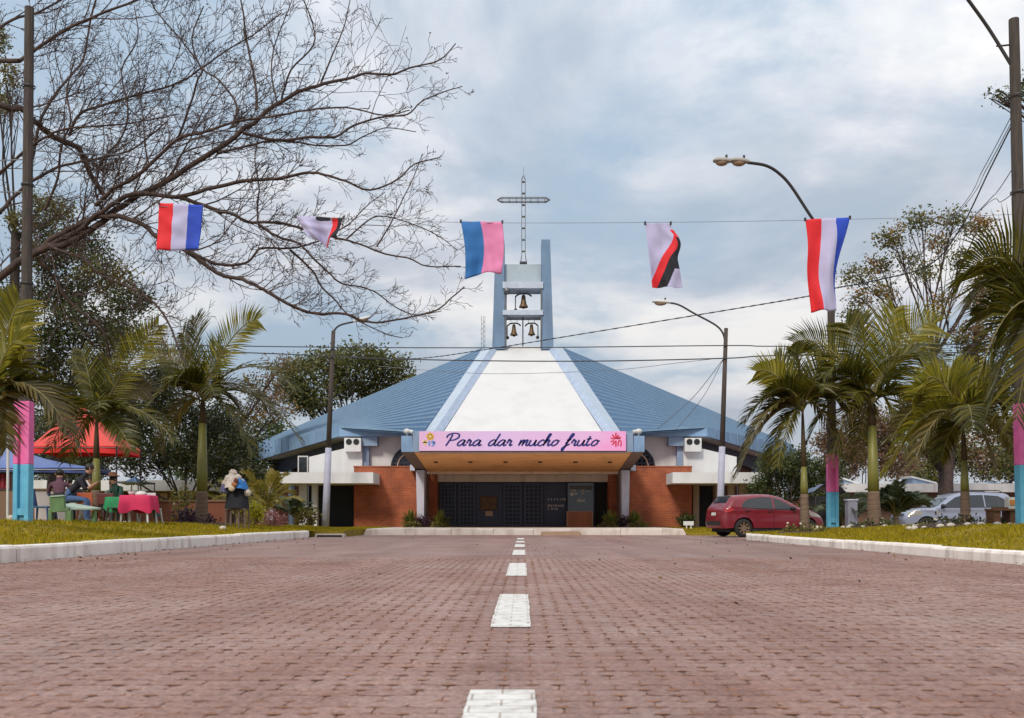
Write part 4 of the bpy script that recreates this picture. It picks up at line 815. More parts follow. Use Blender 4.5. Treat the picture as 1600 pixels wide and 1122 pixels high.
# flag line and flags
FL = lambda px: 300 + 48.5 * (1 - ((px - 830) / 790) ** 2) if px < 830 else 348.5 - 14 * ((px - 830) / 770) ** 2
wire('flag_line', 'thin line strung across the road between the tall poles, carrying five flags', [W(px, FL(px), 20 - (0 if px < 1600 else 0)) for px in (46, 140, 245, 318, 400, 470, 537, 620, 720, 785, 900, 1007, 1056, 1150, 1258, 1328, 1450, 1586)], .005, 'wire_thin', 3)
def flag(label, quad, colorfn, mats, nx, ny, fold, seed, warp=None, umap=None):
    """quad: photo corners (top left, top right, bottom left, bottom right) on the plane of the line"""
    TL, TR, BL, BR = [W(a, b_, 20) for a, b_ in quad]; V = []; n = nx + 1; pr = random.Random(seed)
    for j in range(ny + 1):
        v = j / ny
        for i in range(n):
            u = i / nx; u = umap(u, v) if umap else u; p = TL.lerp(TR, u).lerp(BL.lerp(BR, u), v)
            p.y += fold * v ** .7 * (math.sin(u * 7 + v * 2.5 + seed) + .5 * math.sin(u * 13 - v * 4 + seed * 2)) + .04 * mnoise.noise(Vector((u * 3, v * 4, seed * 3.3)))
            p.z += .012 * math.sin(u * 9 + seed) * (v if v > .9 else 0)
            if warp: p = p + Vector(warp(u, v))
            V.append(p)
    Fs, mi = [], []
    for j in range(ny):
        for i in range(nx):
            Fs.append((j * n + i, j * n + i + 1, (j + 1) * n + i + 1, (j + 1) * n + i)); mi.append(colorfn((i + .5) / nx, (j + .5) / ny))
    t = thing('flag', label, 'flag', TL, 'flags on the line across the road')
    me = np_mesh('cloth', [tuple(p - TL) for p in V], Fs, mi, True); o = link('cloth', me, mats, t)
    sd = o.modifiers.new('thick', 'SOLIDIFY'); sd.thickness = .004
    for p in (TL, TR): MB().bx(p.x - .02, p.x + .02, 19.98, 20.02, p.z - .03, p.z + .035).build('peg', M['dark_metal'], t)
def pw(u, bs):
    e = [0, *bs, 1]; n = len(e) - 1; k = min(n - 1, int(u * n + 1e-6)); return e[k] + (e[k + 1] - e[k]) * (u * n - k)
RWB = [M['cloth_red'], M['cloth_white'], M['cloth_blue']]; DIA = [M['cloth_white'], M['cloth_red'], M['cloth_black']]
tri = lambda u, v: min(2, int(u * 3))
flag('small red white and blue flag hanging square in front of the bare branches', ((248, 317), (318, 321), (245, 392), (311, 390)), tri, RWB, 24, 20, .03, 1)
def dia1(u, v):
    if .42 < u < .72 and v < .16 * (1 - abs(u - .5) * 1.5): return 2
    d = u - (.74 - .16 * v + .1 * math.sin(v * 3)); return 1 if 0 < d < .13 else 2 if d >= .13 else 0
flag('pale flag blown up and crumpled, showing a red and black corner, before the branches', ((462, 338), (537, 340), (482, 371), (526, 371)), dia1, DIA, 110, 70, .10, 2, lambda u, v: (0, 0, -.15 * math.exp(-((u - .62) / .16) ** 2) * v - .05 * math.sin(math.pi * u) * v))
flag('blue and rose flag hanging in front of the bell tower', ((720, 346), (785, 347), (726, 437), (783, 428)), lambda u, v: 0 if u < .5 else 1, [M['cloth_sea'], M['cloth_pink']], 30, 24, .045, 3, lambda u, v: (.05 * math.sin(v * 3), 0, .07 * v * math.sin(math.pi * u)), lambda u, v: pw(u, (.47 + .12 * v * (1 - v) - .03 * v,)))
def dia2(u, v):
    if u > .80 + .1 * math.sin(v * 5) and .1 < v < .72: return 2 if v > .22 else 1
    d = (v - .98) + (u - .02) * .82
    return 1 if -.10 < d < .14 and u < .9 else 2 if .14 <= d < .40 else 0
flag('white flag with a diagonal red and black band, twisted along one edge', ((1008, 349), (1048, 349), (1019, 449), (1064, 449)), dia2, DIA, 110, 150, .05, 4, lambda u, v: (.13 * u * math.sin(math.pi * min(1, v * 1.7)) ** 2 * (1 if v < .6 else .8) + .04 * u * v, 0, 0))
flag('long red white and blue flag hanging against the pole with two lamps', ((1258, 343), (1328, 340), (1267, 487), (1307, 485)), tri, RWB, 36, 40, .06, 5, lambda u, v: (-.10 * math.sin(math.pi * v) * u + .02 * math.sin(8 * v), 0, 0), lambda u, v: pw(u, (.36 + .06 * v, min(.999, .69 + .34 * max(0, v - .05) ** .8))))

# ================================================================== BARE TREE
bt = random.Random(11)
D0 = 24.5
LIMBS = [   # photo pixels, start width, end width (px), depth drift (m)
 ([(-110, 620), (-95, 540), (-60, 480), (0, 432), (60, 395), (110, 378), (160, 345), (205, 312), (258, 284), (329, 240), (397, 191), (420, 171), (460, 147), (495, 134), (540, 124), (572, 115), (613, 116), (647, 104), (687, 94), (712, 68)], 15.5, 1.6, 0),
 ([(75, 385), (120, 360), (160, 330), (210, 303), (277, 307), (337, 292), (397, 281), (433, 279), (482, 270), (508, 273), (540, 283), (578, 297), (620, 281), (647, 257), (687, 246)], 9, 1.6, -1.5),
 ([(277, 307), (310, 318), (340, 329), (366, 336), (387, 347), (419, 347), (445, 350), (471, 356), (524, 371), (563, 382), (602, 397), (637, 403), (668, 416), (720, 416)], 6.5, 1.8, .5),
 ([(403, 350), (432, 369), (466, 380), (492, 406), (518, 430), (534, 443), (563, 448), (589, 458), (618, 480), (650, 492), (690, 486)], 4.5, 1.4, 1),
 ([(40, 410), (75, 378), (110, 358), (150, 340), (187, 338), (224, 352), (255, 378), (292, 392), (340, 427), (379, 437), (406, 449), (432, 464), (466, 482), (497, 490), (539, 490), (563, 500), (589, 504), (629, 498), (681, 485), (707, 464), (726, 448)], 10, 1.8, -.8),
 ([(255, 378), (292, 392), (337, 412), (371, 414), (392, 406), (408, 388), (455, 388), (487, 380), (508, 372), (545, 350), (575, 320), (602, 300)], 6, 1.3, 1.4),
 ([(453, 390), (487, 422), (503, 448), (524, 469), (539, 487), (563, 503), (602, 521), (629, 528)], 4, 1.4, .3),
 ([(-60, 150), (0, 165), (37, 172), (60, 195), (82, 213), (123, 232), (131, 250), (150, 285), (165, 310)], 11, 8, 2.5),
 ([(50, 250), (64, 187), (85, 150), (112, 116), (131, 90), (142, 30), (155, -20)], 5.5, 3, 1.5),
 ([(30, 95), (54, 79), (97, 49), (142, 28), (195, 7), (240, -10)], 6, 3, 1),
 ([(108, 213), (123, 180), (150, 168), (198, 153), (232, 144), (284, 127), (314, 107), (360, 75), (395, 55), (440, 20)], 5, 1.8, -1),
 ([(277, 217), (292, 180), (310, 123), (314, 105), (281, 60), (243, 15), (230, -20)], 4, 1.8, -1),
 ([(150, 320), (176, 296), (210, 277), (254, 239), (277, 217), (322, 206), (363, 191), (420, 183), (480, 172), (540, 168), (600, 180), (640, 172)], 7, 1.5, -2),
 ([(363, 200), (370, 165), (344, 127), (314, 105), (300, 60), (318, 10)], 4, 1.8, .5),
 ([(401, 171), (401, 150), (395, 110), (385, 60), (380, 20), (372, -20)], 5, 2, 1),
 ([(440, 156), (455, 110), (490, 70), (488, 35), (474, 0)], 3.6, 1.6, -1), ([(500, 133), (520, 85), (538, 40), (548, -5)], 3.2, 1.5, .7),
 ([(433, 163), (425, 120), (428, 75), (445, 30), (460, -10)], 3, 1.4, 1.5),
 ([(380, 208), (433, 219), (487, 214), (524, 214), (554, 196), (602, 182), (637, 179), (658, 159), (687, 146), (722, 135)], 5, 1.4, 1.2),
 ([(340, 240), (380, 230), (420, 221), (460, 222), (492, 227), (540, 227), (567, 214), (602, 200), (650, 206)], 4.5, 1.3, -.6),
 ([(70, 380), (91, 391), (128, 404), (160, 431), (203, 449), (241, 474), (262, 503), (278, 540), (289, 567)], 5.5, 2.5, -1.5),
 ([(40, 385), (56, 399), (83, 433), (102, 463), (126, 487), (150, 506), (166, 530), (172, 560)], 7, 3, 1.5),
 ([(0, 330), (40, 290), (90, 262), (140, 250), (200, 236), (235, 212), (260, 190)], 6, 2, 2), ([(0, 270), (40, 235), (75, 212), (110, 200), (170, 196), (220, 190), (280, 178)], 5, 1.6, -1),
 ([(403, 350), (402, 320), (405, 290), (398, 250), (404, 215)], 3.6, 1.6, .5), ([(240, 300), (270, 270), (285, 240), (330, 225), (390, 215)], 4, 1.6, 1),
 ([(589, 385), (610, 350), (630, 310), (645, 280), (660, 240)], 2.6, 1.2, 0), ([(540, 375), (575, 345), (600, 338), (650, 352), (690, 372), (715, 392)], 2.8, 1.2, 1),
 ([(-20, 60), (20, 30), (60, 20), (110, -10)], 5, 3, 1), ([(70, 330), (90, 280), (95, 230), (110, 190), (105, 140), (118, 90)], 4.5, 2, -.5), ([(165, 340), (150, 300), (160, 250), (190, 215), (200, 170), (190, 110), (215, 60), (210, 10)], 4.5, 1.8, .8),
]
placed = []; limbs3 = []
def to3(px, py, D): return W(px, py, D)
for i, (pts, w0, w1, dr) in enumerate(LIMBS):
    d_ = D0
    if placed:
        p0 = pts[0]; k = min(placed, key=lambda q: (q[0] - p0[0]) ** 2 + (q[1] - p0[1]) ** 2)
        d_ = k[2] if (k[0] - p0[0]) ** 2 + (k[1] - p0[1]) ** 2 < 2500 else D0 + bt.uniform(-1, 1)
    ph = bt.uniform(0, 6); n = len(pts); q = []
    for k, (a, b_) in enumerate(pts):
        u = k / (n - 1); D = d_ + dr * u + .35 * math.sin(ph + u * 5) * u; q.append(to3(a, b_, D)); placed.append((a, b_, D))
    sp_ = spline(q, 4); m_ = len(sp_); rad = [(w0 + (w1 - w0) * (k / (m_ - 1)) ** .8) * .5 * D0 / F for k in range(m_)]
    limbs3.append((sp_, rad))
limb_mb = MB(); twig = MB()
for sp_, rad in limbs3:
    jit = [p + Vector((bt.uniform(-1, 1), bt.uniform(-1, 1), bt.uniform(-1, 1))) * r_ * .35 for p, r_ in zip(sp_, rad)]
    limb_mb.tube(jit, rad, 7 if rad[0] > .04 else 5, cap=False)
tips = []
def shoot(p, d, L_, r_, lev, tgt):
    """one crooked twig with its own side twigs"""
    n = 5 if lev < 2 else 3; pts = [p]; dd = d.copy()
    for k in range(n):
        dd = (dd + Vector((bt.uniform(-1, 1), bt.uniform(-1, 1) * .7, bt.uniform(-1, 1))) * .22 + Vector((.03, 0, .07))).normalized(); pts.append(pts[-1] + dd * L_ / n)
    twig.tube(pts, [max(.0055, r_ * (1 - .68 * k / n)) for k in range(n + 1)], 4 if lev < 2 else 3, cap=False); tips.append(pts[-1])
    if lev >= 3: return
    m_ = (4, 3, 2)[lev] if L_ > .35 else 1
    for k in range(m_):
        u = bt.uniform(.25, .95); i = min(n - 1, int(u * n)); q = pts[i].lerp(pts[i + 1], u * n - i); fw = (pts[i + 1] - pts[i]).normalized()
        s = 1 if (k + bt.randint(0, 1)) % 2 else -1; ax = Vector((bt.uniform(-.5, .5), -1, bt.uniform(-.4, .4))).normalized()
        nd = (Quaternion(ax, s * R(bt.uniform(28, 60))) @ fw).normalized(); shoot(q, nd, L_ * bt.uniform(.38, .62), r_ * .62, lev + 1, tgt)
for sp_, rad in limbs3:
    acc = 0; nxt = .25; total = sum((sp_[k + 1] - sp_[k]).length for k in range(len(sp_) - 1)); run = 0; s = 1
    for k in range(len(sp_) - 1):
        seg = sp_[k + 1] - sp_[k]; run += seg.length; acc += seg.length
        if sp_[k].x * F / sp_[k].y + VX < -60: acc = 0; continue
        if acc > nxt:
            acc = 0; nxt = bt.uniform(.085, .18) * (.75 if sp_[k].x * F / sp_[k].y + VX < 330 else 1); s = -s; fw = seg.normalized(); u = run / total
            ax = Vector((bt.uniform(-.6, .6), -1, bt.uniform(-.5, .5))).normalized(); nd = (Quaternion(ax, s * R(bt.uniform(25, 62))) @ fw).normalized()
            if nd.z < -.3: nd.z *= .4
            L_ = bt.uniform(.45, 1.25) * (1 - .45 * u) * (.78 if sp_[k].x * F / sp_[k].y + VX > 480 else 1)
            if bt.random() < (.2 if sp_[k].x * F / sp_[k].y + VX < 330 else .03) and u < .75: shoot(sp_[k], nd.normalized(), bt.uniform(1.6, 2.7), max(.012, min(.024, rad[k] * .5)), 0, None); continue
            shoot(sp_[k], nd.normalized(), L_, max(.0075, min(.016, rad[k] * .42)), 0 if L_ > .65 else 1, None)
t = thing('bare_tree', 'large leafless tree spreading bare branches over the flag line', 'tree', (-13.6, D0, .4))
base = Vector((-13.9, D0 + .2, .3)); st = limbs3[0][0][0]
MB().tube(spline([base, base.lerp(st, .35) + Vector((-.25, 0, 0)), base.lerp(st, .7) + Vector((-.1, .1, 0)), st, limbs3[0][0][4]], 4), [.42] * 6 + [.34] * 6 + [.26] * 5, 12).build('trunk', M['bark'], t, smooth=True)
mb = MB(); q = [base.lerp(st, .6), W(-140, 420, D0 + 1), W(-90, 230, D0 + 2), W(-60, 150, D0 + 2.2)]; mb.tube(spline(q, 4), .13, 8); mb.tube(spline([W(-140, 420, D0 + 1), W(-60, 360, D0 + .5), W(0, 330, D0)], 4), .08, 7); mb.tube(spline([W(-90, 230, D0 + 2), W(-40, 110, D0 + 1), W(30, 95, D0), ], 4), .06, 7); mb.tube(spline([W(-110, 330, D0 + 1.4), W(-50, 290, D0 + .5), W(0, 270, D0)], 4), .06, 7); mb.build('limb', M['bark'], t, smooth=True)
limb_mb.build('branches', M['bark'], t, smooth=True)
twig.build('twigs', M['bark'], t)['kind'] = 'stuff'
cp = np.array([tuple(p) for p in bt.sample(tips, 260)]); cp = (cp[:, None, :] + rng.normal(size=(len(cp), 2, 3)) * .035).reshape(-1, 3); V, Fs = leaf_quads(cp - np.array(ORG[t]), .06, .6)
link('buds', np_mesh('buds', V, Fs), leaf_mat('dry_bud', [(.06, .035, .03), (.13, .07, .045)], .1), t)['kind'] = 'stuff'
print('twig faces', len(twig.f))

# ================================================================== LEAFY TREES
def tree(name, label, base, clumps, leafm, bark, trunk_r, leaf, per=12, tuft=.28, dens=1.0, fork=.55, group='trees around the church grounds', cat='tree', trunk_pts=None, shell=.5, seed=0, extra=None, limb_k=.33):
    r = np.random.default_rng(100 + seed); pr = random.Random(seed); base = Vector(base); t = thing(name, label, cat, base, group)
    cs = [(Vector(c), Vector(rr) if not isinstance(rr, (int, float)) else Vector((rr, rr * .9, rr * .75))) for c, rr in clumps]
    top = sum((c for c, _ in cs), Vector()) / len(cs); zf = base.z + (min(c.z for c, _ in cs) - base.z) * fork
    f = Vector((base.x + (top.x - base.x) * .25, base.y + (top.y - base.y) * .25, zf))
    tp = trunk_pts or [base, base.lerp(f, .5) + Vector((pr.uniform(-.1, .1), 0, 0)), f]; tp = [Vector(p) for p in tp]
    sp_ = spline(tp, 5); n = len(sp_); MB().tube([sp_[0] - Vector((0, 0, .2))] + sp_, [trunk_r * 1.25] + [trunk_r * (1 - .35 * k / n) for k in range(n)], 10).build('trunk', bark, t, smooth=True)
    f = sp_[-1]; mb = MB(); leaf *= .72; per = int(per * 1.7); Vs = []
    for c, rr in cs:
        m_ = f.lerp(c, .5) + Vector((pr.uniform(-.4, .4), pr.uniform(-.3, .3), -.12 * (c - f).length + .1)); q = spline([f - Vector((0, 0, .3)), m_, c], 4); k = len(q)
        r0 = trunk_r * limb_k * min(1.3, .6 + .1 * rr.length)
        mb.tube(q, [max(.02, r0 * (1 - .8 * i / k)) for i in range(k)], 6)
        for _ in range(7):
            d = Vector((pr.gauss(0, 1), pr.gauss(0, 1), pr.gauss(.25, 1))).normalized(); e = c + Vector((d.x * rr.x, d.y * rr.y, d.z * rr.z)) * .85; s_ = q[-1 - pr.randint(1, 4)]
            mb.tube([s_, s_.lerp(e, .5) + Vector((pr.uniform(-.2, .2), pr.uniform(-.2, .2), pr.uniform(-.1, .2))), e], [r0 * .35, r0 * .25, .012], 4, cap=False)
        area = rr.x * rr.z + rr.x * rr.y; nt_ = max(6, int(dens * area / (tuft * tuft) * 7.5)); Vs.append(clump_pts(c, rr, nt_, per, tuft * .5, shell, r))
    mb.build('branches', bark, t, smooth=True)
    cp = np.concatenate(Vs); V, Fs = leaf_quads(cp - np.array(base), leaf, .55, .15, r)
    mats = leafm if isinstance(leafm, list) else [leafm]; mi = None
    if len(mats) > 1:
        w_ = np.array([mnoise.noise(Vector(p) * .55) for p in cp[::per]]).repeat(per)[:len(cp)]; mi = (w_ > .22).astype(int) if len(mats) == 2 else np.digitize(w_, [-.05, .3])
    o = link('crown', np_mesh('crown', V, Fs, mi), mats, t); return t
# dome tree behind the church roof, left of the tower
D = 78; cl = []
for (px, py, rx, rz) in ((470, 585, 34, 22), (515, 565, 38, 20), (560, 560, 38, 18), (605, 572, 36, 20), (632, 595, 22, 16), (540, 600, 45, 24), (490, 625, 38, 22), (590, 610, 34, 22), (455, 610, 26, 20)):
    cl.append((W(px, py, D + random.uniform(-3, 3)), (rx * D / F, rx * D / F * .9, rz * D / F)))
tree('broad_tree', 'broad olive green tree rising behind the ribbed roof left of the tower', W(550, 800, D), cl, [M['leaf_mid'], M['leaf_olive']], M['bark_dark'], .45, .42, 10, .75, 1.3, .62, seed=1)
# airy tree on the right
D = 44; cl = []
for (px, py, rx, rz) in ((1395, 372, 30, 13), (1440, 345, 28, 14), (1465, 380, 24, 14), (1490, 345, 24, 12), (1530, 352, 30, 15), (1555, 395, 28, 16), (1500, 405, 22, 12), (1420, 405, 22, 10), (1375, 415, 26, 13), (1340, 430, 24, 13), (1345, 465, 22, 12), (1385, 455, 22, 10), (1330, 490, 16, 9), (1445, 425, 22, 10), (1540, 440, 22, 12), (1470, 470, 18, 9), (1400, 500, 14, 8)):
    cl.append((W(px, py, D + random.uniform(-2.5, 2.5)), (rx * D / F, rx * D / F * .8, rz * D / F)))
tree('airy_tree', 'tall airy tree with scattered leaf clumps behind the largest palm', W(1478, 815, D), cl, [M['leaf_olive'], M['leaf_mid'], M['leaf_orange']], M['bark'], .20, .20, 9, .42, 1.15, .55, seed=2, trunk_pts=[W(1478, 815, D), W(1482, 720, D), W(1470, 640, D), W(1462, 590, D), W(1458, 550, D)], shell=.2, limb_k=.42)
# brown leaning tree with mottled trunk behind the silver car
D = 50; cl = []
for (px, py, rx, rz) in ((1545, 470, 34, 26), (1575, 430, 30, 24), (1520, 530, 32, 24), (1590, 520, 30, 26), (1555, 590, 40, 28), (1600, 610, 30, 30), (1510, 640, 34, 24), (1560, 670, 36, 24), (1450, 690, 34, 22), (1420, 650, 28, 20), (1600, 700, 30, 30)):
    cl.append((W(px, py, D + random.uniform(-2, 2)), (rx * D / F, rx * D / F * .9, rz * D / F)))
tree('mottled_tree', 'tree with dark mottled trunk and olive brown crown behind the silver car', W(1478, 822, D), cl, [M['leaf_mid'], M['leaf_olive'], M['leaf_brown']], M['bark_mott'], .40, .26, 9, .5, 1.5, .5, seed=3, trunk_pts=[W(1480, 822, D), W(1478, 740, D), W(1490, 660, D), W(1500, 590, D), W(1520, 540, D)])
mb = MB(); mb.tube(spline([W(1472, 735, D), W(1455, 715, D), W(1425, 690, D - .3), W(1398, 672, D - .5)], 5), [.19] * 6 + [.15] * 5 + [.12] * 5, 8)
tt = [o for o in COL.objects if o.name.startswith('mottled_tree')][0]; mb.build('low_limb', M['bark_dark'], tt, smooth=True)
D = 58; cl = [(W(px, py, D + random.uniform(-2, 2)), (rx * D / F, rx * D / F * .9, rz * D / F)) for (px, py, rx, rz) in ((1360, 690, 40, 26), (1320, 720, 36, 26), (1400, 720, 40, 26), (1345, 655, 30, 22), (1385, 665, 28, 20), (1300, 690, 28, 22))]
tree('rusty_tree', 'low tree with rusty pink brown foliage behind the green palm trunks', W(1350, 815, D), cl, [M['leaf_brown'], M['leaf_olive']], M['bark'], .25, .27, 9, .5, 1.7, .4, seed=4, limb_k=.2)
D = 64; cl = [(W(px, py, D + random.uniform(-2, 2)), (rx * D / F, rx * D / F * .9, rz * D / F)) for (px, py, rx, rz) in ((1480, 700, 44, 30), (1540, 720, 44, 30), (1600, 730, 44, 30), (1450, 740, 40, 24), (1640, 690, 40, 40))]
tree('far_tree', 'low bushy far tree showing between the silver car and the leaning tree', W(1530, 810, D), cl, [M['leaf_mid'], M['leaf_olive'], M['leaf_brown']], M['bark_dark'], .3, .3, 9, .55, 1.8, .4, seed=5, limb_k=.2)
# dense bush right of the church
D = 43; cl = [(W(px, py, D + random.uniform(-1, 1)), (rx * D / F, rx * D / F * .9, rz * D / F)) for (px, py, rx, rz) in ((1215, 735, 30, 20), (1245, 720, 26, 18), (1270, 740, 30, 22), (1190, 765, 24, 20), (1235, 765, 34, 22), (1285, 770, 26, 24), (1205, 715, 18, 14), (1300, 735, 20, 18))]
tree('dense_shrub', 'dense rounded green shrub beyond the roof of the red car', W(1245, 826, D), cl, M['leaf_bush'], M['bark'], .12, .17, 10, .34, 1.8, .35, 'shrubs beside the church', 'shrub', seed=6)
# left evergreens
D = 40; cl = [(W(px, py, D + random.uniform(-2, 2)), (rx * D / F, rx * D / F * .9, rz * D / F)) for (px, py, rx, rz) in ((70, 400, 46, 24), (130, 380, 40, 24), (160, 430, 46, 26), (90, 460, 52, 30), (200, 470, 40, 26), (130, 510, 56, 34), (60, 540, 46, 34), (195, 525, 36, 26), (100, 590, 60, 40), (20, 470, 36, 30), (15, 600, 40, 40), (170, 590, 40, 34))]
tree('dark_evergreen', 'tall dark evergreen with olive tinged leaves behind the painted pole beside the bench', W(85, 812, D), cl, [M['leaf_dark'], M['leaf_bush'], M['leaf_olive']], M['bark_dark'], .4, .20, 10, .40, 1.25, .55, seed=7, limb_k=.16)
D = 38; cl = [(W(px, py, D + random.uniform(-1, 1)), (rx * D / F, rx * D / F * .9, rz * D / F)) for (px, py, rx, rz) in ((62, 318, 22, 14), (95, 330, 26, 16), (70, 355, 26, 18), (30, 345, 20, 16), (15, 120, 16, 26), (8, 165, 16, 20), (-10, 60, 20, 30))]
tree('mossy_tree', 'slender mossy yellow green tree behind the bare branches, top of the left edge', W(20, 812, D), cl, M['leaf_olive'], M['bark_dark'], .25, .16, 10, .32, 1.2, .97, seed=8)
D = 46; cl = [(W(px, py, D + random.uniform(-2, 2)), (rx * D / F, rx * D / F * .9, rz * D / F)) for (px, py, rx, rz) in ((240, 600, 40, 30), (270, 640, 40, 34), (210, 650, 40, 34), (330, 660, 44, 34), (290, 700, 46, 36), (230, 710, 44, 36), (370, 710, 40, 34), (150, 690, 46, 40), (340, 735, 44, 26), (395, 740, 30, 26))]
tree('shady_tree', 'shady dark green tree filling the gap behind the two bench side palms', W(290, 815, D), cl, [M['leaf_dark'], M['leaf_bush']], M['bark_dark'], .4, .22, 10, .45, 1.5, .4, seed=9, limb_k=.2)
D = 52; cl = [(W(px, py, D + random.uniform(-2, 2)), (rx * D / F, rx * D / F * .9, rz * D / F)) for (px, py, rx, rz) in ((245, 545, 26, 18), (275, 560, 30, 20), (300, 590, 34, 24), (250, 590, 30, 24), (410, 600, 34, 22), (440, 570, 26, 18), (430, 640, 36, 26), (385, 640, 30, 24))]
tree('tawny_tree', 'tawny tree with thinning orange leaves behind the palm with the tallest frond', W(320, 815, D), cl, [M['leaf_brown'], M['leaf_olive'], M['leaf_orange']], M['bark'], .3, .22, 9, .42, .6, .5, seed=10)
D = 62; cl = [(W(px, py, D + random.uniform(-3, 3)), (rx * D / F, rx * D / F * .9, rz * D / F)) for (px, py, rx, rz) in ((0, 640, 60, 44), (80, 680, 60, 40), (170, 680, 60, 40), (-60, 560, 60, 50), (10, 720, 60, 40), (110, 735, 60, 30))]
tree('background_tree', 'dark background tree behind the red and blue canopy tents', W(60, 812, D), cl, [M['leaf_dark'], M['leaf_bush']], M['bark_dark'], .4, .3, 9, .6, 1.6, .4, seed=11, limb_k=.2)
D = 58; cl = [(W(px, py, D + random.uniform(-2, 2)), (rx * D / F, rx * D / F * .9, rz * D / F)) for (px, py, rx, rz) in ((340, 690, 50, 36), (390, 720, 44, 36), (420, 680, 34, 26), (300, 730, 40, 30), (375, 760, 40, 24))]
tree('background_tree', 'dark green background tree beside the outer corner of the blue fascia', W(370, 812, D), cl, [M['leaf_bush'], M['leaf_dark']], M['bark_dark'], .35, .3, 9, .55, 1.5, .35, seed=12, limb_k=.2)
# leafy sprig of a tree standing outside the frame, crossing the right pole
D = 21.5; cl = [(W(px, py, D + random.uniform(-.2, .2)), (rx * D / F, rx * D / F * .9, rz * D / F)) for (px, py, rx, rz) in ((1555, 148, 12, 10), (1578, 152, 14, 12), (1600, 140, 18, 20), (1612, 120, 18, 16), (1660, 110, 50, 40), (1690, 190, 50, 40))]
tree('sprig_tree', 'leafy tree mostly out of view, its sprig crossing the top of the leafy pole', (16.5, D, .3), cl, M['leaf_bush'], M['bark'], .18, .10, 8, .17, .75, .8, seed=13, shell=.2)

# ================================================================== PALMS
def frond(t, base, tip, arch, wid, roll, mat, r, n=40, lean=.55):
    base = Vector(base); tip = Vector(tip); L_ = (tip - base).length; c1 = base.lerp(tip, .28) + Vector((0, 0, arch)); c2 = base.lerp(tip, .72) + Vector((0, 0, arch * .95))
    bz = lambda u: base * (1 - u) ** 3 + c1 * 3 * u * (1 - u) ** 2 + c2 * 3 * u * u * (1 - u) + tip * u ** 3
    pts = [bz(i / 12) for i in range(13)]; mb = MB(); mb.mi = 1; mb.tube(pts, [.030 * (1 - .85 * i / 12) + .004 for i in range(13)], 5); mb.mi = 0
    for i in range(n):
        u = .14 + .85 * (i / (n - 1)); p = bz(u); T = (bz(min(1, u + .02)) - bz(max(0, u - .02))).normalized()
        S = T.cross(Vector((0, 0, 1))); S = S.normalized() if S.length > .15 else T.cross(Vector((0, 1, 0))).normalized()
        S = (Quaternion(T, R(roll)) @ S).normalized(); N = S.cross(T).normalized()
        prof = (.35 + .65 * math.sin(math.pi * min(1, .12 + u * .86)) ** .7) * wid
        for s in (-1, 1):
            l = prof * r.uniform(.85, 1.1); d = (S * s + T * (lean + .5 * u) + N * r.uniform(.05, .35)).normalized(); w_ = .026 + .012 * r.random()
            m_ = p + d * l * .45; d2 = (d + Vector((0, 0, -.22 - .22 * r.random())) + T * .12).normalized(); e = m_ + d2 * l * .55; tw = (T + N * r.uniform(-.5, .5)).normalized() * w_
            k = len(mb.v); mb.v += [tuple(p - tw * .5), tuple(p + tw * .5), tuple(m_ + tw), tuple(m_ - tw), tuple(e)]; mb.f += [(k, k + 1, k + 2, k + 3), (k + 3, k + 2, k + 4)]; mb.m += [0, 0]
    mb.build('frond', [mat, M['rachis']], t)
def palm(label, bpx, bpy, D, cpx, cpy, tw, fr, shaft, seed, wid=.5, extra=5, name='palm_tree'):
    r = random.Random(seed); base = W(bpx, bpy, D); base.z = min(base.z, gz(base.x, base.y) + .02); top = W(cpx, cpy, D); t = thing(name, label, 'palm tree', base, 'palms along the lawns'); k = tw * .5 * D / F
    zs = lambda py: EYE - (py - VY) * D / F
    ax = lambda z: base.lerp(top, (z - base.z) / (top.z - base.z)); g0, g1 = zs(shaft[0]), zs(shaft[1])
    n = 16; pts = [ax(base.z - .1 + (g0 - base.z + .1) * i / n) for i in range(n + 1)]; MB().tube(pts, [k * (1.2 - .28 * i / n) * (1.04 if i % 2 else .97) * (1.25 if i == 0 else 1) for i in range(n + 1)], 12).build('trunk', M['palm_trunk'], t, smooth=True)
    MB().tube([ax(g0), ax(g0 + (g1 - g0) * .3), ax(g1)], [k * .90, k * .88, k * .62], 12).build('crownshaft', M['crownshaft'], t, smooth=True)
    if g1 < top.z - .1: MB().tube([ax(g1 - .02), ax((g1 + top.z) / 2), ax(top.z + .15)], [k * .7, k * .5, k * .2], 10).build('sheath', M['sheath'], t, smooth=True)
    mats = {'g': M['palm_leaf'], 'b': M['palm_sunlit'], 'd': M['palm_dry']}
    for (tx, ty, arch, roll, m_, dd) in fr:
        frond(t, top + Vector((0, 0, r.uniform(-.1, .15))), W(tx, ty, D + dd), arch, wid * 1.48 * r.uniform(.9, 1.1), (max(-85, min(85, roll * 1.7)) if abs(roll) >= 20 else roll), mats[m_], r)
    for i in range(extra):
        a = 2 * math.pi * (i + r.random() * .6) / extra; q = Vector((math.cos(a), math.sin(a), 0)); L_ = 1.7 * r.uniform(.8, 1.1); tip = top + q * L_ * .8 + Vector((0, 0, r.uniform(-.4, .9)))
        frond(t, top, tip, r.uniform(.35, .7), wid * 1.4, r.uniform(-30, 30), mats['g'], r)
    return t
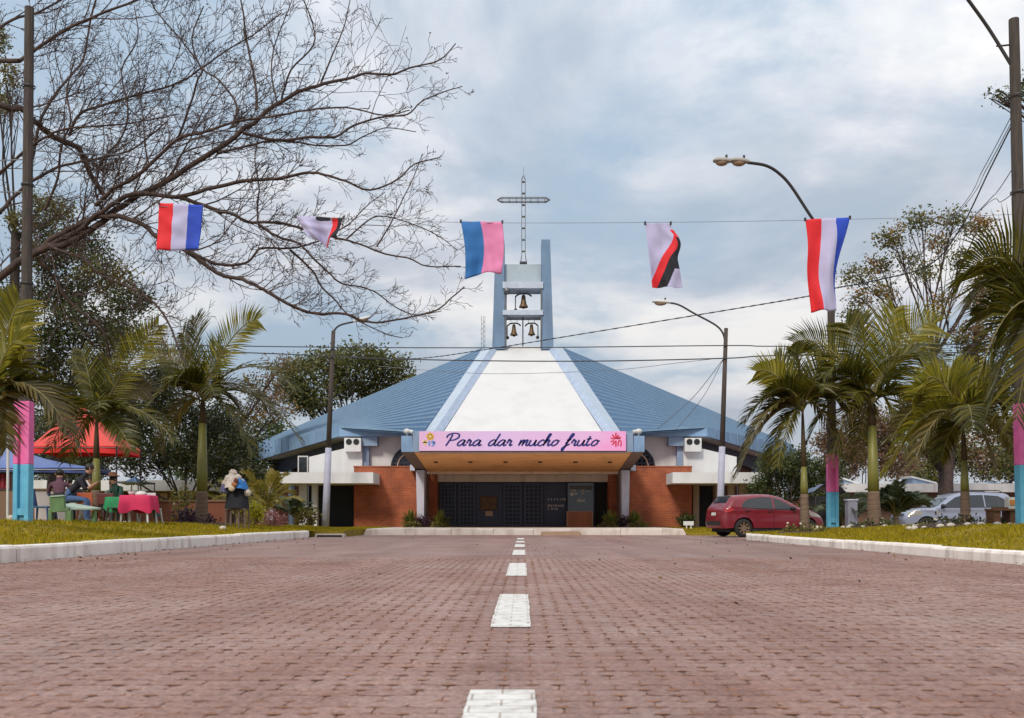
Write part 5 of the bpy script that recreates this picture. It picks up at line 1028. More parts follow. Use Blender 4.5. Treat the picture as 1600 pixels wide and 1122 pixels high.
palm('slender palm beside the green bench with one upright yellow green frond', 150, 818, 27.5, 151, 655, 15, [(248, 508, .35, 75, 'b', .3), (128, 548, .25, 70, 'g', .2), (112, 560, .2, 50, 'g', .8), (272, 690, .75, 15, 'g', -.3), (235, 612, .5, 40, 'd', .5), (62, 668, .75, -15, 'g', -.3), (78, 702, .8, 10, 'd', .2), (205, 705, .55, 20, 'g', -.8), (190, 525, .3, 80, 'g', .6), (105, 720, .6, 0, 'g', .6), (230, 660, .8, 20, 'g', .4)], (766, 715), 1, .52, 4)
palm('tall palm with a big arching yellow frond, standing left of the draped stand', 315, 815, 30.5, 317, 625, 18, [(403, 500, .75, 80, 'b', -.3), (305, 497, .25, 75, 'g', .2), (285, 520, .3, 60, 'g', .5), (462, 608, 1.15, 15, 'g', -.2), (470, 690, 1.2, 10, 'g', .3), (228, 560, .7, -30, 'g', .4), (222, 650, .9, -10, 'g', -.4), (250, 705, .9, 10, 'd', .3), (395, 712, .9, 0, 'g', -.6), (345, 540, .4, 70, 'g', .9), (430, 655, 1.0, 20, 'd', .6), (270, 600, .7, 0, 'g', -.9)], (768, 660), 2, .6, 4)
palm('palm with leaning fronds rising in front of the red car', 1258, 828, 26.6, 1254, 640, 13, [(1152, 742, .95, 10, 'd', -.3), (1160, 700, .9, 15, 'd', .2), (1182, 580, .5, 45, 'b', .2), (1192, 628, .6, 20, 'g', -.4), (1212, 560, .35, 50, 'g', .5), (1290, 565, .4, -50, 'g', .3), (1328, 640, .7, -20, 'g', -.3), (1312, 715, .8, 0, 'g', .4), (1215, 730, .7, 0, 'g', -.5), (1245, 548, .3, 70, 'g', .1), (1146, 748, 1.0, 5, 'g', .5), (1172, 690, .8, 5, 'd', -.6), (1196, 735, .8, 0, 'g', .8), (1160, 662, .8, 10, 'g', .7)], (772, 728), 3, .5, 3)
palm('largest palm with a wide dark crown beside the pole with two lamps', 1366, 822, 27.0, 1362, 632, 19, [(1240, 535, .85, 35, 'g', -.2), (1244, 548, .6, -20, 'b', .4), (1248, 628, 1.0, 10, 'g', -.5), (1262, 690, 1.1, 10, 'g', .2), (1322, 505, .4, 60, 'g', .3), (1345, 498, .2, 85, 'b', .2), (1398, 482, .25, 80, 'b', .1), (1462, 505, .8, 65, 'b', -.3), (1478, 565, .95, 40, 'g', .3), (1475, 635, 1.1, 10, 'g', -.4), (1448, 690, 1.0, 0, 'g', .3), (1300, 718, 1.0, 0, 'd', -.4), (1420, 715, .9, 10, 'g', -.6), (1285, 590, .8, 0, 'g', -.9), (1440, 560, .8, 20, 'g', -.8), (1340, 720, .9, 0, 'g', .9)], (768, 664), 4, .68, 5)
palm('short yellow green palm in a stone ringed bed before the silver car', 1509, 824, 21.5, 1505, 662, 14, [(1382, 742, .95, 25, 'b', -.2), (1392, 690, .9, 30, 'd', .3), (1425, 625, .7, 45, 'b', .1), (1448, 592, .5, 60, 'b', -.2), (1488, 578, .2, 80, 'b', .3), (1540, 588, .3, -60, 'b', .2), (1575, 640, .6, -20, 'g', -.3), (1582, 700, .7, -10, 'd', .3), (1556, 742, .6, 0, 'd', -.3), (1430, 720, .7, 15, 'd', -.6), (1470, 720, .5, 0, 'g', .7)], (768, 718), 5, .48, 2)
palm('palm at the far right edge whose fronds reach across the leafy pole', 1662, 826, 17.5, 1655, 520, 16, [(1506, 428, .95, 25, 'g', -.2), (1512, 478, 1.0, 10, 'g', .2), (1528, 592, 1.25, 35, 'g', -.3), (1545, 640, 1.2, 10, 'g', .3), (1588, 655, 1.1, 0, 'g', -.3), (1720, 420, .8, -20, 'g', 0), (1760, 560, 1., 0, 'g', 0), (1700, 640, 1, 0, 'g', .3)], (740, 600), 6, .75, 3)
palm('palm at the far left edge with yellow fronds crossing the painted pole', -18, 822, 17.0, -14, 628, 16, [(30, 470, .35, 70, 'b', .3), (36, 538, .55, 40, 'b', -.2), (34, 590, .6, 0, 'b', .4), (104, 668, .62, 10, 'd', -.2), (126, 700, .72, 15, 'd', .2), (-60, 500, .5, 0, 'g', 0), (-110, 620, .6, 0, 'g', 0), (-90, 700, .7, 0, 'g', 0), (10, 700, .4, 0, 'd', .3)], (770, 690), 7, .5, 2)
# ================================================================== LOW PLANTS
def spiky(label, c, rad, hgt, n, mat, seed, name='spiky_plant', group='plants in front of the church', wid=.035, droop=.25, cat='plant'):
    r = random.Random(seed); c = Vector(c); t = thing(name, label, cat, c, group); mb = MB()
    for i in range(n):
        a = r.uniform(0, 6.283); el = R(r.uniform(18, 86)); L_ = hgt * r.uniform(.75, 1.15); q = Vector((math.cos(a) * math.cos(el) * rad / hgt, math.sin(a) * math.cos(el) * rad / hgt, math.sin(el))); sd = Vector((-math.sin(a), math.cos(a), 0)) * wid * r.uniform(.7, 1.2)
        p0 = c + Vector((math.cos(a), math.sin(a), 0)) * .06; p1 = p0 + q * L_ * .5; p2 = p1 + (q + Vector((0, 0, -droop))) * L_ * .3; p3 = p2 + (q + Vector((0, 0, -2 * droop))) * L_ * .22
        k = len(mb.v); mb.v += [tuple(p) for p in (p0 - sd * .6, p0 + sd * .6, p1 + sd, p1 - sd, p2 + sd * .7, p2 - sd * .7, p3)]; mb.f += [(k, k + 1, k + 2, k + 3), (k + 3, k + 2, k + 4, k + 5), (k + 5, k + 4, k + 6)]; mb.m += [0] * 3
    mb.build('leaves', mat, t); MB().ball(c, .11, 8, 6, (1, 1, .7)).build('stem', M['bark'], t); return t
agave = leaf_mat('yellow_edged_leaf', [(.07, .09, .02), (.15, .16, .03), (.30, .28, .05)], .3)
for i, (px, lb) in enumerate(((641, 'spiky plant standing against the left brick wall'), (687, 'spiky plant in front of the left end of the lattice doors'), (954, 'spiky plant beside the dark opening right of the wooden stand'), (991, 'spiky plant standing against the right brick wall'))):
    c = W(px, 822.5, 45.0 if i in (0, 3) else 44.6); c.z = .25; spiky(lb, c, .66, .95, 110, agave, i)
def bush(label, c, rx, rz, mat, n, leaf, seed, name='low_plant', cat='plant', group='low plants in the beds', tuft=.08, per=8):
    r = np.random.default_rng(seed); c = Vector(c); t = thing(name, label, cat, c, group)
    cp = clump_pts((0, 0, rz * .55), (rx, rx * .8, rz * .55), n, per, tuft, .45, r); cp[:, 2] = np.abs(cp[:, 2]); V, Fs = leaf_quads(cp, leaf, .55, .1, r); link('foliage', np_mesh('foliage', V, Fs), mat, t)
    mb = MB(); pr = random.Random(seed)
    for _ in range(7): mb.tube([c + Vector((pr.uniform(-.3, .3) * rx, pr.uniform(-.3, .3) * rx, -.03)), c + Vector((pr.uniform(-.8, .8) * rx, pr.uniform(-.6, .6) * rx, rz * pr.uniform(.5, .95)))], .012, 4)
    mb.build('stems', M['bark'], t); return t
for i, (px, D, lb) in enumerate(((662, 44.9, 'low purple plant between the two spiky plants left of the doors'), (972, 44.9, 'low purple plant between the two spiky plants right of the doors'))):
    c = W(px, 822, D); c.z = .25; bush(lb, c, .36, .5, M['leaf_purple'], 50, .12, 20 + i)
for i, (px, lb) in enumerate(((642, 'low yellowish edging plant under the spiky plant by the left brick wall'), (688, 'low yellowish edging plant under the spiky plant by the lattice doors'), (950, 'low yellowish edging plant under the spiky plant by the wooden stand'), (1000, 'low yellowish edging plant under the spiky plant by the right brick wall'))):
    c = W(px, 824, 44.2); c.z = .25; bush(lb, c, .42, .16, M['leaf_olive'], 60, .1, 30 + i)
c = W(1072, 823, 45.3); c.z = .2; bush('leafy shrub behind the small white sign at the right brick wall', c, .42, .62, M['leaf_bush'], 90, .13, 40)
# beds under the palms
def ring_bed(label, px, D, rad, stones, mat, seed, petal=None, sy=.7):
    base = W(px, 0, D); x, y = base.x, base.y; z = gz(x, y); t = thing('flower_bed', label, 'flower bed', (x, y, z), 'planted rings around the palms'); r = random.Random(seed)
    MB().lathe([(0, .07), (rad * .7, .05), (rad, -.03)], (x, y, z), 18).build('soil', M['mulch'], t)
    for i in range(stones):
        a = 2 * math.pi * (i + r.uniform(-.2, .2)) / stones; px_, py_ = x + math.cos(a) * rad, y + math.sin(a) * rad * sy; MB().ball((px_, py_, gz(px_, py_) + .03), r.uniform(.05, .085), 7, 5, (1.2, 1, .75)).build('stone', M['stone'], t)
    g_ = np.random.default_rng(seed); cp = clump_pts((0, 0, .1), (rad * .85, rad * .6, .15), 60, 6, .05, .3, g_); cp[:, 2] = np.abs(cp[:, 2]); V, Fs = leaf_quads(cp, .09, .55, .1, g_); link('foliage', np_mesh('foliage', V, Fs), mat, t)
    if petal:
        cp = clump_pts((0, 0, .16), (rad * .8, rad * .6, .14), 10, 4, .03, .4, g_); cp[:, 2] = np.abs(cp[:, 2]); V, Fs = leaf_quads(cp, .07, .8, .1, g_); link('blossoms', np_mesh('blossoms', V, Fs), petal, t)
ring_bed('ring of stones and low plants round the palm beside the green bench', 150, 27.4, .85, 12, M['leaf_olive'], 1, M['petal_pale'])
ring_bed('dark purple leaved bed round the tall palm near the draped stand', 317, 30.4, .9, 0, M['leaf_purple'], 2)
ring_bed('yellow flowered bed round the palm in front of the red car', 1258, 26.5, .9, 0, M['leaf_olive'], 3, M['petal_pale'])
ring_bed('green bed round the largest palm beside the pole with two lamps', 1366, 26.9, .85, 9, M['leaf_bush'], 4, M['petal_pale'])
ring_bed('stone ringed dark bed round the short palm before the silver car', 1507, 21.3, 1.2, 24, M['leaf_dark'], 5, M['petal_pale'])
# planting left of the porch
def at(px, D, dz=0.0): p = W(px, 0, D); p.z = gz(p.x, p.y) + dz; return p
def areca(label, c, hgt, n, seed, mat, wid=.28):
    r = random.Random(seed); t = thing('bushy_palm', label, 'palm', c, 'bushy palms'); c = Vector(c)
    MB().tube([c - Vector((0, 0, .1)), c + Vector((0, 0, .35))], [.14, .08], 8).build('stem', M['palm_trunk'], t)
    for i in range(n):
        a = 2 * math.pi * (i + r.random()) / n; el = r.uniform(.35, 1.3); L_ = hgt * r.uniform(.8, 1.15); tip = c + Vector((math.cos(a) * math.cos(el) * L_, math.sin(a) * math.cos(el) * L_, .25 + math.sin(el) * L_ * .85)); frond(t, c + Vector((0, 0, .3)), tip, .25 * hgt, wid, r.uniform(-40, 40), mat, r, 26)
    return t
areca('bushy yellow green palm growing between the draped stand and the porch', at(413, 40), 2.3, 16, 1, leaf_mat('areca_leaflet', [(.14, .13, .02), (.24, .2, .03), (.3, .2, .05)], .35), .42)
areca('bushy yellow green palm behind the draped stand', at(372, 43), 2.4, 12, 2, leaf_mat('areca_leaflet_b', [(.12, .13, .025), (.2, .19, .035), (.28, .2, .05)], .35), .42)
areca('low dark grey green bushy palm at the foot of the porch columns', at(462, 42), 1.2, 18, 3, M['palm_blue'], .26)
areca('grey green bushy palm in front of the low brown building, beside the silver car', at(1400, 29.3), 1.25, 26, 4, M['palm_blue'], .34)
areca('grey green bushy palm behind the pole with two lamps', (W(1322, 0, 36).x, 36, 0.0), 1.6, 20, 5, M['palm_blue'], .36)
bush('lime yellow shrub at the foot of the draped stand', at(399, 33, .15), .30, .62, M['leaf_lime'], 70, .11, 50)
bush('pink flecked shrub below the bushy yellow palm', at(420, 35), .62, .55, M['petal_pink'], 90, .10, 51)
bush('dull purple low shrub beside the draped stand', at(396, 36), .5, .5, M['leaf_brown'], 60, .1, 52)
bush('orange tipped low shrub by the white porch columns', at(480, 41), .55, .75, M['leaf_olive'], 60, .14, 53)
bush('sparse yellowish shrub before the long red brown wall', at(288, 34), .6, 1.3, M['leaf_olive'], 70, .12, 54)
bush('dark purple shrub at the foot of the tall palm', at(296, 30.8), .6, .42, M['leaf_purple'], 60, .12, 55)
for i, px in enumerate((22, 66, 82, 105)): pass
st = tag(MB().ball(at(348, 27, .06), .09, 8, 6, (1.2, 1, .8)).build('stone', M['stone'], smooth=True), 'single white stone on the lawn near the draped stand', 'stone')
tag(MB().ball(at(17, 20.5, .06), .07, 8, 6, (1, 1, 1.2)).build('stone', M['stone'], smooth=True), 'single pale stone on the lawn near the hanging red cloths', 'stone')

# ================================================================== WALLS AND LOW BUILDINGS BEHIND
t = thing('retaining_wall', 'long low red brown wall behind the palms on the bench side', 'wall', W(250, 815, 36))
x0, x1 = W(-300, 0, 36).x, W(352, 0, 36).x; zt = W(0, 784, 36).z
MB().bx(x0, x1, 36, 36.3, -.1, zt).build('body', M['ret_wall'], t); MB().bx(x0, x1 + .05, 35.95, 36.35, zt + .002, zt + .07).build('coping', M['brown_wall'], t)
def low_building(label, px0, px1, D, ytop, ybot, ygr, roof_bits, seed, doors):
    t = thing('low_building', label, 'building', W((px0 + px1) / 2, ygr, D), 'low flat roofed buildings behind'); x0, x1 = W(px0, 0, D).x, W(px1, 0, D).x; z0, z1 = W(0, ybot, D).z, W(0, ytop, D).z
    MB().bx(x0, x1, D - 1.4, D + 9, z0, z1).build('roof_slab', M['white'], t); MB().bx(x0 + .3, x1 - .3, D, D + 8, -.1, z0).build('wall', M['brown_wall'], t)
    for k, (a, b_, m) in enumerate(doors): MB().bx(W(a, 0, D).x, W(b_, 0, D).x, D - .06, D - .002, W(0, ygr, D).z, z0 - .1).build('door', M[m], t)
    for (a, ya, b_, yb, c, yc) in roof_bits:
        Dd = D - .4; pts = [W(a, ybot - 8, Dd), W(a, ya, Dd), W(b_, yb, Dd), W(c, yc, Dd), W(c, ybot - 8, Dd)]; o = MB().prism(pts, (0, 1.5, 0)).build('monitor_roof', M['mid_blue'], t)
        MB().prism([W(a - 2, ya, Dd - .1), W(a - 2, ya - 2.5, Dd - .1), W(c + 2, yc - 2.5, Dd - .1), W(c + 2, yc, Dd - .1)], (0, 1.7, 0)).build('roof_sheet', M['white'], o)
    n = 9
    for i in range(1, n): x = x0 + (x1 - x0) * i / n; MB().bx(x - .025, x + .025, D - 1.41, D - 1.395, z0, z1).build('slab_joint', M['plinth'], t)
low_building('low building with a white roof slab behind the tents and the draped stand', -200, 344, 52, 752, 768, 806, [(318, 746, 318, 746, 340, 757), (288, 757, 288, 757, 306, 750)], 1, [(180, 214, 'black'), (60, 96, 'black'), (250, 262, 'beige')])
low_building('low building with a white roof slab and small gables behind the silver car', 1306, 1720, 56, 757, 770, 812, [(1426, 746, 1426, 746, 1462, 756), (1318, 748, 1318, 748, 1342, 758), (1536, 756, 1550, 752, 1584, 762)], 2, [(1520, 1560, 'black'), (1400, 1415, 'beige')])
t = thing('brown_wall', 'low reddish brown wall behind the trunks of the palms near the silver car', 'wall', W(1400, 815, 38)); x0, x1 = W(1328, 0, 38).x, W(1440, 0, 38).x
MB().bx(x0, x1, 47.0, 47.25, -.05, 1.55).build('body', M['ret_wall'], t); MB().bx(x0, x1, 46.96, 47.29, 1.552, 1.62).build('coping', M['brown_wall'], t)
t = thing('grey_pillar', 'short pale grey pillar between the pole with two lamps and the bushy palm', 'pillar', W(1330, 826, 35)); p = W(1331, 0, 35)
MB().bx(p.x - .17, p.x + .17, 34.9, 35.25, -.05, W(0, 782, 35).z).build('shaft', mk('grey_render', (.26, .26, .32), .8), t); MB().bx(p.x - .2, p.x + .2, 34.87, 35.28, W(0, 782, 35).z, W(0, 780, 35).z).build('cap', M['pier'], t)
# dark tarp kiosk
D = 37; t = thing('tarp_kiosk', 'dark kiosk under a blue grey tarpaulin between the red car and the pole', 'kiosk', W(1292, 826, D)); xa, xb = W(1274, 0, D).x, W(1318, 0, D).x
MB().bx(xa + .05, xb - .05, D, D + 1.6, -.02, 1.5).build('body', M['black'], t)
n = 8; V = []; Fs = []
for j in range(n + 1):
    for i in range(n + 1):
        u, v = i / n, j / n; V.append((xa - .1 + (xb - xa + .2) * u, D - .15 + 1.9 * v, 1.48 + .55 * math.sin(math.pi * min(1, u * .8 + .12)) * (1 - .3 * v) + .06 * mnoise.noise(Vector((u * 4, v * 4, 1)))))
for j in range(n):
    for i in range(n): Fs.append((j * (n + 1) + i, j * (n + 1) + i + 1, (j + 1) * (n + 1) + i + 1, (j + 1) * (n + 1) + i))
o_ = ORG[t]; link('tarpaulin', np_mesh('tarpaulin', [tuple(Vector(p) - o_) for p in V], Fs, smooth=True), mk('blue_grey_tarp', (.12, .17, .27), .45, c2=(.06, .08, .13), scale=4), t)
for xx in (xa, xb): MB().tube([(xx, D - .05, 0), (xx, D - .05, 1.5)], .03, 6).build('post', M['dark_metal'], t)
# antenna mast
t = thing('radio_mast', 'thin lattice radio mast rising behind the ridge left of the tower', 'mast', W(755, 800, 90)); mb = MB(); x, D = W(755, 0, 90).x, 90; z0, z1 = 0, W(0, 494, 90).z
for sx, sy in ((-.17, -.1), (.17, -.1), (0, .2)): mb.tube([(x + sx, D + sy, z0), (x + sx, D + sy, z1)], .025, 4)
mb.build('rail', M['metal'], t); mb = MB()
for i in range(int(z1 / .45)): z = i * .45; mb.tube([(x - .17, D - .1, z), (x + .17, D - .1, z + .22)], .016, 3).tube([(x + .17, D - .1, z + .22), (x - .17, D - .1, z + .45)], .016, 3)
mb.build('lacing', M['metal'], t)
# slim white pole behind left palm
o = thing('white_pole', 'thin pale pole behind the palm at the far left edge', 'pole', at(12, 24)); MB().tube([at(12, 24, -.1), W(13, 560, 24)], [.035, .03], 8).build('shaft', M['lamp_white'], o); MB().ball(W(13, 559, 24), .06, 8, 6).build('cap', M['lamp_white'], o)
# small sign by the brick wall
t = thing('small_sign', 'small white blank sign on two legs by the right brick wall', 'sign', W(1076, 824, 43)); p = W(1076, 0, 43); z = lambda py: W(0, py, 43).z
MB().bx(p.x - .24, p.x + .22, 42.96, 43.0, z(821), z(814.5)).build('board', M['white'], t)
for s in (-.1, .1): MB().bx(p.x + s - .025, p.x + s + .025, 42.97, 42.99, .1, z(821)).build('leg', M['white'], t)

# ================================================================== CARS
def car(name, label, loc, rotz, outline, hw_max, arches, paint, parts, wheel_r, belt, roof_z, L, wheel_m, rail=False):
    """side outline (x forward, z up) shaped into a body with curved plan and tumblehome"""
    t = thing(name, label, 'car', loc); ORG[t] = Vector((0, 0, 0))
    ol = [Vector((p[0], 0, p[1])) for p in spline([(a, b_, 0) for a, b_ in outline], 4)]
    low = []                                             # underside with wheel arches, from rear to front
    zb = outline[0][1]
    for cx in arches:
        n = 12; low += [Vector((cx + (wheel_r + .055) * math.cos(math.pi - math.pi * k / n), 0, max(zb, wheel_r + (wheel_r + .055) * math.sin(math.pi * k / n) * 1.0))) for k in range(n + 1)]
    def hw(x, z):
        u = abs(x) / (L / 2); w = hw_max * (1 - .17 * max(0, u - .55) ** 2 / .2)
        if z > belt: w -= (z - belt) * .40
        elif z < .45: w -= (.45 - z) * .12
        w -= .018 * math.exp(-((z - belt * .80) / .05) ** 2)
        return w
    bmx = bmesh.new(); vs_ = [bmx.verts.new(p) for p in list(reversed(ol)) + low]; f = bmx.faces.new(vs_)
    bmesh.ops.triangulate(bmx, faces=[f])
    for k in range(int(L / .09)): bmesh.ops.bisect_plane(bmx, geom=bmx.verts[:] + bmx.edges[:] + bmx.faces[:], plane_co=(-L / 2 + (k + .5) * .09, 0, 0), plane_no=(1, 0, 0))
    for k in range(int(roof_z / .085)): bmesh.ops.bisect_plane(bmx, geom=bmx.verts[:] + bmx.edges[:] + bmx.faces[:], plane_co=(0, 0, .12 + k * .085), plane_no=(0, 0, 1))
    segs = [(ol[i], ol[i + 1]) for i in range(len(ol) - 1)]
    def dist(p):
        best = 9
        for a, b_ in segs:
            d = b_ - a; u = max(0, min(1, (p - a).dot(d) / max(1e-9, d.dot(d)))); best = min(best, (p - a - d * u).length)
        return best
    def yoff(p):
        d = dist(p); r_ = .13; w = hw(p.x, p.z)
        if d < r_: w -= r_ * (1 - math.sqrt(max(0, 1 - (1 - d / r_) ** 2)))
        return w
    bound = [e for e in bmx.edges if len(e.link_faces) == 1]; bset = {v for e in bound for v in e.verts}; bl = [(e.verts[0], e.verts[1]) for e in bound]
    src = list(bmx.verts); srcf = [[v for v in f.verts] for f in bmx.faces]; mirror = {}
    for v in src: y = yoff(v.co); mirror[v] = bmx.verts.new((v.co.x, -y, v.co.z)); v.co.y = y
    for vv in srcf: bmx.faces.new([mirror[v] for v in reversed(vv)])
    for a, b_ in bl: bmx.faces.new([a, b_, mirror[b_], mirror[a]])
    bmesh.ops.recalc_face_normals(bmx, faces=bmx.faces[:]); me = bpy.data.meshes.new('body'); bmx.to_mesh(me); bmx.free(); me.polygons.foreach_set('use_smooth', [True] * len(me.polygons)); body = link('body', me, paint, t); ORG[body] = Vector((0, 0, 0))
    try: me.set_sharp_from_angle(angle=R(38))
    except Exception: pass
    def sidepoly(nm, pts, mat, off=.006, par=None, both=True):
        for s in ((1, -1) if both else (1,)):
            bq = bmesh.new(); vv = [bq.verts.new((p.x, 0, p.y)) for p in [Vector((a, b_)) for a, b_ in pts]]; ff = bq.faces.new(vv); bmesh.ops.triangulate(bq, faces=[ff])
            for k in range(int(L / .12)): bmesh.ops.bisect_plane(bq, geom=bq.verts[:] + bq.edges[:] + bq.faces[:], plane_co=(-L / 2 + k * .12, 0, 0), plane_no=(1, 0, 0))
            for k in range(16): bmesh.ops.bisect_plane(bq, geom=bq.verts[:] + bq.edges[:] + bq.faces[:], plane_co=(0, 0, .1 + k * .1), plane_no=(0, 0, 1))
            for v in bq.verts: v.co.y = s * (yoff(v.co) + off)
            bmesh.ops.recalc_face_normals(bq, faces=bq.faces[:]); me_ = bpy.data.meshes.new(nm); bq.to_mesh(me_); bq.free(); me_.polygons.foreach_set('use_smooth', [True] * len(me_.polygons)); link(nm, me_, mat, par or t)
    def strip(nm, i0, i1, kw, mat, off=.008, par=None, y0=None, y1=None):
        """patch on the outline between stations, across the car"""
        mb = MB(); pts = [p for p in ol if i0 <= 0 or True][i0:i1]; V = []
        for i, p in enumerate(pts):
            a = pts[max(0, i - 1)]; b_ = pts[min(len(pts) - 1, i + 1)]; d = (b_ - a).normalized(); nr = Vector((-d.z, 0, d.x)); nr = nr if nr.z > 0 or abs(nr.x) > .9 else -nr; w = (hw(p.x, p.z) - .13) * kw; q = p + nr * off
            V += [(q.x, -w if y0 is None else y0, q.z), (q.x, w if y1 is None else y1, q.z)]
        mb.add(V, [(2 * i, 2 * i + 1, 2 * i + 3, 2 * i + 2) for i in range(len(pts) - 1)]); mb.build(nm, mat, par or t, smooth=True)
    parts(t, body, sidepoly, strip, hw, ol)
    tyre = mk('tyre_rubber', (.018, .017, .017), .85)
    for cx in arches:
        for s in (-1, 1):
            w_ = thing('wheel', None, None); w_.parent = t; w_.location = (cx, s * (hw_max - .10), wheel_r); w_.rotation_euler = (0, 0, 0 if s > 0 else math.pi); ORG[w_] = Vector((0, 0, 0))
            MB().lathe([(wheel_r * .64, -.09), (wheel_r * .94, -.10), (wheel_r, -.05), (wheel_r, .05), (wheel_r * .94, .095), (wheel_r * .64, .085)], (0, 0, 0), 28, 'Y').build('tyre', tyre, w_, smooth=True)
            mb = MB(); mb.lathe([(wheel_r * .65, .085), (wheel_r * .60, .06), (wheel_r * .58, -.06)], (0, 0, 0), 28, 'Y'); mb.lathe([(0, .072), (wheel_r * .13, .07), (wheel_r * .15, .04)], (0, 0, 0), 14, 'Y')
            for k in range(8):
                a = 2 * math.pi * k / 8; u = Vector((math.cos(a), 0, math.sin(a))); q = Vector((-math.sin(a), 0, math.cos(a))); r0, r1 = wheel_r * .1, wheel_r * .62
                mb.prism([u * r0 + q * .022 + Vector((0, .045, 0)), u * r1 + q * .03 + Vector((0, .055, 0)), u * r1 - q * .03 + Vector((0, .055, 0)), u * r0 - q * .022 + Vector((0, .045, 0))], (0, .02, 0))
            mb.build('rim', wheel_m, w_)
            MB().lathe([(0, -.03), (wheel_r * .6, -.03)], (0, 0, 0), 20, 'Y').build('brake_shield', M['black'], w_)
    MB().bx(-L / 2 + .25, L / 2 - .25, -hw_max + .22, hw_max - .22, .17, .5).build('underbody', M['black'], t)
    t.location = loc; t.rotation_euler = (0, 0, rotz); return t
def paint_mat(name, c, flake=0.0, dirt=None):
    m = mk(name, c, .32, flake, c2=tuple(x * .93 for x in c), scale=1.5, coat=.7, spec=.5); return m
dk = mk('black_trim', (.015, .015, .016), .55); tl = mk('red_lamp', (.5, .03, .03), .2, coat=.5); hl = mk('clear_lamp', (.34, .30, .25), .12, coat=.8, metal=.3); seam = mk('panel_gap', (.01, .008, .008), .9)
# red hatchback
OUT = [(-1.93, .30), (-1.97, .55), (-1.94, .80), (-1.90, .98), (-1.74, 1.18), (-1.58, 1.38), (-1.48, 1.42), (-1.1, 1.465), (-.5, 1.485), (-.05, 1.455), (.35, 1.34), (.75, 1.13), (1.0, 1.0), (1.35, .93), (1.70, .80), (1.90, .62), (1.96, .45), (1.93, .28)]
def hatch(t, body, side, strip, hw, ol):
    side('side_glass', [(-1.30, 1.02), (-1.22, 1.19), (-1.02, 1.31), (-.52, 1.385), (-.12, 1.375), (-.12, .965), (-.7, .985)], M['glass']); side('side_glass', [(-.06, .965), (-.06, 1.37), (.18, 1.29), (.50, 1.12), (.78, .945), (.4, .95)], M['glass'])
    side('window_seal', [(-1.34, 1.0), (-.7, .962), (.0, .945), (.82, .925), (.82, .945), (.4, .952), (0, .963), (-.7, .983), (-1.32, 1.018)], dk, .004)
    side('door_gap', [(-.10, .30), (-.085, .30), (-.085, .95), (-.10, .95)], seam, .003); side('door_gap', [(.90, .55), (.915, .55), (.87, .92), (.855, .92)], seam, .003); side('door_gap', [(-1.0, .62), (-.98, .61), (-1.22, .98), (-1.235, .98)], seam, .003); side('door_gap', [(-.98, .30), (.88, .30), (.88, .315), (-.98, .315)], seam, .003)
    side('door_handle', [(-.34, .86), (-.16, .865), (-.16, .895), (-.34, .89)], dk, .02); side('door_handle', [(-1.16, .89), (-1.0, .885), (-1.0, .915), (-1.16, .92)], dk, .02)
    side('tail_lamp', [(-1.88, .84), (-1.70, .88), (-1.58, .95), (-1.70, .99), (-1.88, 1.0)], tl, .008); side('head_lamp', [(1.35, .72), (1.78, .66), (1.72, .76), (1.40, .86), (1.15, .90)], hl, .008); side('sill', [(-.92, .19), (.9, .19), (.9, .28), (-.92, .28)], dk, .004)
    strip('rear_window', 16, 21, .92, M['glass']); strip('windscreen', 37, 47, .96, M['glass']); strip('rear_bumper_trim', 2, 5, .95, dk, .012); strip('number_plate', 7, 10, .3, mk('number_plate', (.6, .6, .58), .5), .014); strip('spoiler', 20, 23, 1.0, dk, .02)
    for s in (-1, 1): MB().ball((.62, s * .92, .99), .10, 10, 8, (.7, 1.0, .75)).build('mirror', dk, t, smooth=True)
    MB().tube([(-1.2, 0, 1.46), (-1.32, 0, 1.58)], .006, 4).build('aerial', dk, t)
c0 = W(1199, 0, 33.6)
car('red_hatchback', 'dark red hatchback parked half behind the lawn at the right of the church', (c0.x, 34.0, 0.0), R(14), OUT, .86, (-1.22, 1.24), paint_mat('dark_red_car_paint', (.19, .009, .020), .1), hatch, .315, .97, 1.49, 3.95, mk('dusty_bronze_rim', (.30, .20, .13), .45, metal=.5))
